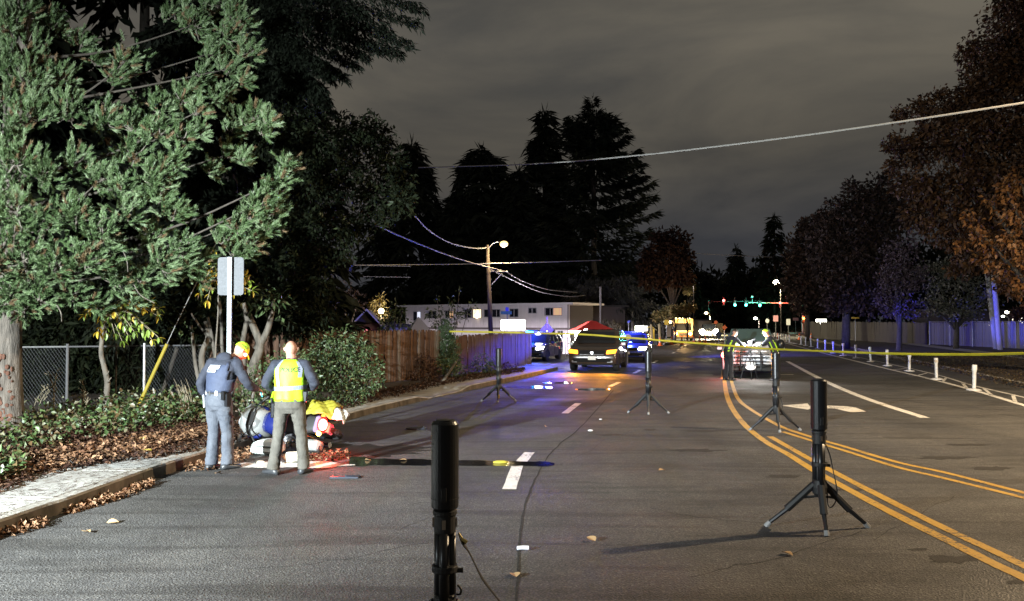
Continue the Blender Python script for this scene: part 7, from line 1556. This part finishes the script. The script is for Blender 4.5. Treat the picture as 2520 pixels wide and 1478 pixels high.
    # belt
    one(lambda b: loft(b, [(pe + Vector((0, 0, .075)), .178 * k, .128 * k), (pe + Vector((0, 0, .125)), .176 * k, .126 * k)], 24), 'belt', M_BLK2, t)
    if detail:
        for q in (-1, 1):
            one(lambda b: b.ell(HM(q * .031, .083, .008), (.011, .011, .008), 8, 6), 'eye', mat('eye_white', (.6, .6, .6), .3), t)
    return t, HM
def stand_pose(h=1.72, sep=.18, lean=0.0, **k):
    J = dict(pelvis=(0, 0, .93), chest=(0, .02 + lean * .6, 1.27), neck=(0, .02 + lean, 1.46), head=(0, .045 + lean * 1.4, 1.60),
             shR=(.175, .01 + lean * .9, 1.40), shL=(-.175, .01 + lean * .9, 1.40), elR=(.25, -.02, 1.13), elL=(-.25, -.02, 1.13), wrR=(.22, .10, .90), wrL=(-.22, .10, .90),
             hipR=(.095, 0, .90), hipL=(-.095, 0, .90), knR=(sep * .75, .02, .48), knL=(-sep * .75, .02, .48), anR=(sep, -.02, .09), anL=(-sep, -.02, .09))
    J['torso'] = [((0, 0, .86), .165, .120), ((0, 0, .96), .168, .122), ((0, .01 + lean * .3, 1.10), .165, .118), ((0, .02 + lean * .6, 1.26), .185, .128), ((0, .02 + lean * .85, 1.36), .188, .118), ((0, .015 + lean * .95, 1.43), .130, .090), ((0, .02 + lean * 1.05, 1.475), .078, .072)]
    J.update(k); return J
def tor_at(J, z, phi, off_=.0, k=1.0):
    """point on the jacket surface at height z; phi = -90 deg is the middle of the back"""
    T = J['torso']
    for (c0, a0, b0), (c1, a1, b1) in zip(T, T[1:]):
        if c0[2] <= z <= c1[2] or c1 is T[-1][0]:
            t = max(0, min(1, (z - c0[2]) / (c1[2] - c0[2]))); c = Vector(c0).lerp(Vector(c1), t); rx = (a0 + (a1 - a0) * t) * k + off_; ry = (b0 + (b1 - b0) * t) * k + off_
            return Vector((c.x + rx * math.cos(phi), c.y + ry * math.sin(phi), z))
# --- officer in the yellow vest, seen from behind
J2 = stand_pose(sep=.20, lean=.03, head=(-.012, .085, 1.600), neck=(0, .04, 1.47), face=(-.18, 1, -.75), elR=(.31, .02, 1.16), elL=(-.315, .03, 1.15), wrR=(.16, .28, 1.08), wrL=(-.16, .26, 1.08), hdR=(-.7, .6, .1), hdL=(.7, .6, .1), pnR=(0, -.3, -1), pnL=(0, -.3, -1), curlR=.9, curlL=.9,
                ftL=(-.65, .45, 0), ftR=(.35, 1, 0), anL=(-.20, -.02, .09), anR=(.17, .06, .09), shR=(.185, .03, 1.395), shL=(-.19, .03, 1.395))
o2, HM2 = person('person', (-2.86, 10.38, 0), .02, J2, M_NAVY, M_TAUPE, .011, build=1.06)
o2['label'] = 'bald officer seen from behind in a yellow POLICE safety vest and taupe trousers'
KV = 1.06
# vest shell, open at the armholes
def vest(b, z0=.945, z1=1.475, off_=.024):
    zs = [z0 + (z1 - z0) * i / 14 for i in range(15)]; n = 40; vs = []
    for z in zs:
        for j in range(n):
            phi = 2 * PI * j / n; fl_ = .012 * math.sin(phi * 7 + z * 6) * max(0, (1.2 - z) / .25) + .02 * max(0, (1.12 - z)); vs.append(tor_at(J2, z, phi, off_ + fl_, KV))
    fs = []
    for i in range(14):
        for j in range(n):
            z = (zs[i] + zs[i + 1]) / 2; phi = (2 * PI * (j + .5) / n); side = abs(math.cos(phi))
            if z > 1.22 and side > .90 - (z - 1.22) * .35: continue
            fs.append((i * n + j, i * n + (j + 1) % n, (i + 1) * n + (j + 1) % n, (i + 1) * n + j))
    b.add(vs, fs)
v_ = one(vest, 'safety_vest', M_HIVIS, o2, smooth=True); md = v_.modifiers.new('s', 'SOLIDIFY'); md.thickness = .004
def band_h(J, z0, z1, off_, k, n=44, p0=0, p1=2 * PI, slope=0):
    def f(b):
        vs = []
        for j in range(n + 1):
            phi = p0 + (p1 - p0) * j / n
            for z in (z0, z1): vs.append(tor_at(J, z + slope * math.cos(phi), phi, off_ + .010 * math.sin(phi * 7 + z * 6) * max(0, (1.2 - z) / .25) + .02 * max(0, 1.12 - z), k))
        b.add(vs, [(2 * j, 2 * j + 1, 2 * j + 3, 2 * j + 2) for j in range(n)])
    return f
def band_v(J, p_of_z, z0, z1, w, off_, k, n=14):
    def f(b):
        vs = []
        for i in range(n + 1):
            z = z0 + (z1 - z0) * i / n; ph = p_of_z(z)
            for s in (-1, 1): vs.append(tor_at(J, z, ph + s * w, off_ + .02 * max(0, 1.12 - z), k))
        b.add(vs, [(2 * j, 2 * j + 1, 2 * j + 3, 2 * j + 2) for j in range(n)])
    return f
one(band_h(J2, 1.085, 1.135, .0305, KV, slope=.012), 'reflective_band', M_REFL, o2)
one(band_v(J2, lambda z: math.radians(-125 + (z - 1.14) * -30), 1.135, 1.47, .13, .0305, KV), 'reflective_band', M_REFL, o2); one(band_v(J2, lambda z: math.radians(-52 + (z - 1.14) * 20), 1.25, 1.45, .13, .0305, KV), 'reflective_band', M_REFL, o2)
def wrap_text(s, size, J, zc, phic, off_, k, name, m, root, stretch=1.0):
    V, Fc = text_mesh(s, size); b = MB(); vs = []
    for p in V:
        rx = tor_at(J, zc, 0, off_, k).x; vs.append(tor_at(J, zc + p.y, phic + p.x * stretch / (rx * .95), off_, k))
    b.add(vs, Fc); return b.build(name, m, root)
M_INK = mat('dark_lettering', (.010, .014, .010), .6)
wrap_text('POLICE', .080, J2, 1.345, math.radians(-84), .0305, KV, 'lettering', M_INK, o2)
# glasses arm, short hair fringe, holster
one(lambda b: b.tube([HM2(-.082, -.010, .012), HM2(-.085, .06, .014), HM2(-.05, .10, .008)], .0035, 5), 'glasses', M_BLK, o2)
def fringe(b):
    vs = []; n = 22
    for r_, (z, k_) in enumerate(((-.045, 1.012), (.0, 1.018), (.030, 1.012))):
        for j in range(n): a = PI * 1.0 + PI * j / (n - 1); vs.append(HM2(.078 * k_ * math.cos(a), .100 * k_ * math.sin(a) - .0, z))
    b.add(vs, [(r_ * n + j, r_ * n + j + 1, (r_ + 1) * n + j + 1, (r_ + 1) * n + j) for r_ in range(2) for j in range(n - 1)])

one(lambda b: (b.box((-.205, .0, .83), (.05, .12, .20), (.1, .06, 0)), b.box((-.225, -.03, .95), (.03, .05, .07))), 'holster', M_BLK, o2, bevel=.012)
one(lambda b: b.box((.20, -.03, 1.0), (.06, .06, .14), (0, .1, 0)), 'radio', M_BLK, o2, bevel=.01)
one(lambda b: b.prism([(-.205, .02, 1.06), (-.17, .10, 1.06), (-.20, .10, .93), (-.25, .03, .92)], (-.02, -.01, 0)), 'vest_flap', M_HIVIS, o2)
one(lambda b: b.cyl((-.02, .36, 1.09), (-.12, .52, 1.05), .017), 'flashlight', M_BLK, o2, smooth=True)
spot_light('flashlight_lamp', (-.13, .54, 1.045), (-.50, 1.25, .12), (1, 1, .97), 40, 58, .5, .02, o2)
# --- officer in navy with the yellow cap, bending forward
J1 = stand_pose(sep=.085, lean=.10, head=(.085, .30, 1.565), neck=(.03, .18, 1.46), face=(.25, 1, -.95), elR=(.32, .20, 1.13), wrR=(.24, .44, 1.045), hdR=(.05, .9, -.4), pnR=(-.3, -.4, -1), curlR=1.1,
                elL=(-.27, -.06, 1.13), wrL=(-.22, .04, .90), hdL=(.0, .3, -1), pnL=(1, .3, 0), curlL=.7, shR=(.19, .13, 1.395), shL=(-.18, .05, 1.40), anR=(.10, .07, .09), anL=(-.08, -.04, .09), ftR=(.3, 1, 0), ftL=(-.0, 1, 0), knR=(.09, .07, .48), knL=(-.08, .0, .48))
J1['torso'] = [((0, 0, .88), .165, .122), ((0, .0, .96), .165, .122), ((0, .02, 1.10), .172, .128), ((.0, .05, 1.25), .200, .140), ((.01, .09, 1.36), .205, .132), ((.02, .13, 1.43), .150, .105), ((.025, .16, 1.48), .085, .08)]
o1, HM1 = person('person', (-3.90, 10.72, 0), math.radians(-27), J1, M_NAVY, M_GREY, .011, build=1.0)
o1['label'] = 'officer in navy with a yellow green cap bending towards the fallen motorcycle'
def vest1(b):
    zs = [1.03 + .40 * i / 10 for i in range(11)]; n = 36; vs = []
    for z in zs:
        for j in range(n): vs.append(tor_at(J1, z, 2 * PI * j / n, .026, 1.0))
    fs = []
    for i in range(10):
        for j in range(n):
            z = (zs[i] + zs[i + 1]) / 2; phi = 2 * PI * (j + .5) / n
            if z > 1.20 and abs(math.cos(phi)) > .86 - (z - 1.2) * .4: continue
            fs.append((i * n + j, i * n + (j + 1) % n, (i + 1) * n + (j + 1) % n, (i + 1) * n + j))
    b.add(vs, fs)
v1 = one(vest1, 'body_armour', M_NAVY2, o1, smooth=True); md = v1.modifiers.new('s', 'SOLIDIFY'); md.thickness = .014
def patch(J, z0, z1, ph0, ph1, off_, k, name, m, root):
    def f(b):
        n = 8; vs = []
        for j in range(n + 1):
            for z in (z0, z1): vs.append(tor_at(J, z, ph0 + (ph1 - ph0) * j / n, off_, k))
        b.add(vs, [(2 * j, 2 * j + 1, 2 * j + 3, 2 * j + 2) for j in range(n)])
    return one(f, name, m, root)
M_PATCH = mat('grey_patch', (.42, .44, .48), .5)
patch(J1, 1.335, 1.385, math.radians(-128), math.radians(-72), .043, 1.0, 'name_strip', M_PATCH, o1); patch(J1, 1.292, 1.330, math.radians(-124), math.radians(-80), .043, 1.0, 'name_strip', M_PATCH, o1)
wrap_text('POLICE', .040, J1, 1.311, math.radians(-102), .047, 1.0, 'lettering', M_INK, o1)
def hood(b):
    c = Vector((.015, .075, 1.475)); b.ell(c, (.125, .085, .075), 16, 10, (.5, 0, 0)); b.tube([(-.08, .12, 1.47), (-.05, .22, 1.48), (.04, .26, 1.475)], .035, 8); b.tube([(.11, .12, 1.46), (.10, .22, 1.46), (.05, .26, 1.46)], .035, 8)
one(hood, 'hood', M_NAVY, o1, smooth=True)
def cap(b, HM, s=1.0):
    n = 22; vs = []
    for i in range(9):
        th = (PI / 2) * i / 8
        for j in range(n): a = 2 * PI * j / n; vs.append(HM(.088 * math.sin(th) * math.cos(a), -.003 + .110 * math.sin(th) * math.sin(a), .012 + .120 * math.cos(th)))
    b.add(vs, [(i * n + j, (i + 1) * n + j, (i + 1) * n + (j + 1) % n, i * n + (j + 1) % n) for i in range(8) for j in range(n)])
cp1 = one(lambda b: cap(b, HM1), 'cap', M_CAPG, o1, smooth=True)
def brim(b, HM):
    n = 11; vs = []
    for r_, (k_, z) in enumerate(((1.0, .018), (1.32, .006), (1.62, -.012))):
        for j in range(n): a = PI * (.18 + .64 * j / (n - 1)); vs.append(HM(.088 * min(k_, 1.1) * math.cos(a), .108 * (k_ if True else 1) * math.sin(a) , z))
    b.add(vs, [(r_ * n + j, r_ * n + j + 1, (r_ + 1) * n + j + 1, (r_ + 1) * n + j) for r_ in range(2) for j in range(n - 1)])
br = one(lambda b: brim(b, HM1), 'brim', M_CAPG, cp1, smooth=True); md = br.modifiers.new('s', 'SOLIDIFY'); md.thickness = .004
V, Fc = text_mesh('POLICE', .036); b = MB(); vs = []
for p in V:
    a = math.radians(-22) + p.x / .105; z = .055 + p.y; kk = math.sqrt(max(0, 1 - ((z - .012) / .12) ** 2)); vs.append(HM1(.0905 * kk * math.cos(a), -.003 + .1125 * kk * math.sin(a), z))
b.add(vs, Fc); b.build('lettering', M_INK, cp1)
# red head lamp at the side of his face
one(lambda b: b.ell(HM1(.085, .05, -.02), (.022, .022, .02), 10, 6), 'head_lamp', glow('red_headlamp', (1.0, .25, .2), 25), o1); q = HM1(.125, .115, -.03); point_light('head_lamp_light', q, (1, .05, .03), 1.6, .02, o1)
one(lambda b: [b.box((.17 * math.sin(a), -.13 * math.cos(a), 1.02), (.03, .03, .055), (0, 0, a)) for a in (-.9, -.1, .5)], 'belt_keeper', mat('belt_metal', (.5, .5, .5), .3, .9), o1)['kind'] = 'stuff'
one(lambda b: (b.box((.185, -.02, .93), (.05, .09, .17)), b.box((.165, -.08, .99), (.05, .05, .12))), 'holster', M_BLK, o1, bevel=.01)
one(lambda b: b.box((-.215, -.03, .90), (.018, .06, .17), (0, -.08, 0)), 'notebook', mat('pale_notebook', (.5, .52, .56), .5), o1)
one(lambda b: b.cyl((.245, .50, 1.02), (.25, .54, .93), .012), 'pen', mat('teal_pen', (.05, .30, .32), .4), o1)
for s, c in ((1, (.10, .27)), (-1, None)):
    if c: one(lambda b: b.box((.135, .19, .03), (.05, .12, .05), (0, 0, -.3)), 'shoe_panel', mat('blue_rubber', (.05, .12, .35), .5), o1, bevel=.015)
# --- the two officers working over the bonnet of the silver police car
def far_officer(label, loc, rz, arms_y, top, cap_m=None, w=.014, hv=True, sgn=1):
    J = stand_pose(sep=.14, lean=.16, head=(0, .30, 1.60), neck=(0, .20, 1.47), face=(0, 1, -.6), elR=(.24, .34, 1.22), elL=(-.24, .34, 1.22), wrR=(.12, .60, 1.18), wrL=(-.12, .60, 1.18), hdR=(-.2, 1, 0), hdL=(.2, 1, 0), pnR=(0, 0, -1), pnL=(0, 0, -1))
    J['torso'] = [((0, 0, .86), .168, .125), ((0, .0, .96), .170, .128), ((0, .05, 1.12), .172, .130), ((0, .11, 1.26), .192, .138), ((0, .16, 1.36), .192, .128), ((0, .19, 1.43), .135, .10), ((0, .20, 1.48), .08, .08)]
    t, HM = person(label, loc, rz, J, top, M_DARKT, w, detail=False, build=1.05)
    if hv:
        for ph in (-128, -52): one(band_v(J, lambda z: math.radians(ph), .98, 1.45, .16, .016, 1.05), 'vest_strip', M_HIVIS, t)
        for ph in (60, 120): one(band_v(J, lambda z: math.radians(ph), .98, 1.45, .16, .016, 1.05), 'vest_strip', M_HIVIS, t)
        for ph in (8, 172): one(band_v(J, lambda z: math.radians(ph), .98, 1.30, .14, .018, 1.05), 'vest_strip', M_HIVIS, t)
    if cap_m: one(lambda b: cap(b, HM), 'cap', cap_m, t, smooth=True)
    else: one(lambda b: cap(b, HM), 'hair', mat('dark_hair', (.015, .012, .01), .8), t, smooth=True)
    return t, J
fo1, JF = far_officer('dark haired officer in a hi vis striped jacket leaning right over the bonnet', (7.30, 27.15, 0), math.radians(-62), 0, M_NAVY, None)
fo2, JF2 = far_officer('officer in a yellow cap and black gear leaning left over the bonnet', (8.86, 27.10, 0), math.radians(62), 0, M_NAVY, M_CAPG)
one(lambda b: b.ell((.05, -.17, 1.20), (.17, .14, .19), 12, 8), 'backpack', M_BLK, fo2, smooth=True)
for f_, m_ in ((fo1, 'white_sleeve'), (fo2, 'white_sleeve')):
    for s in (-1, 1): one(lambda b: b.tube([(s * .22, .38, 1.215), (s * .125, .585, 1.18)], [.082, .070], 10), 'sleeve', mat('pale_sleeve', (.62, .68, .50), .6), f_, smooth=True)
# camera on a small tripod standing between them
q = Vector((8.15, 27.6, 0)); t = thing('survey_tripod', 'dark survey instrument on a thin tripod between the two far officers', 'tripod', q)
for a in (.4, 2.5, 4.6): one(lambda b: b.tube([(.0, .0, 1.1), (.33 * math.cos(a), .33 * math.sin(a), 0)], .014, 6), 'leg', M_BLK, t)
one(lambda b: (b.box((0, 0, 1.22), (.16, .12, .2)), b.box((.07, -.03, 1.34), (.26, .06, .06), (0, -.4, 0)), b.cyl((0, 0, 1.05), (0, 0, 1.15), .04)), 'head', M_BLK, t, bevel=.012)


for c in pk_.children:
    if c.name.startswith('windscreen'): c.data = c.data.copy(); c.data.materials.clear(); c.data.materials.append(mat('teal_reflection_glass', (.05, .085, .085), .12, spec=.8))  # teal reflections put into the base colour of this windscreen

one(lambda b: b.ell((0, -.10, 1.27), (.035, .03, .035), 10, 6), 'fill_lamp', glow('fill_lamp', (1, 1, .95), 20), t); point_light('fill_lamp_light', (0, -.42, 1.32), (1, 1, .96), 240, .05, t)  # lamp added to brighten the car front and the two officers
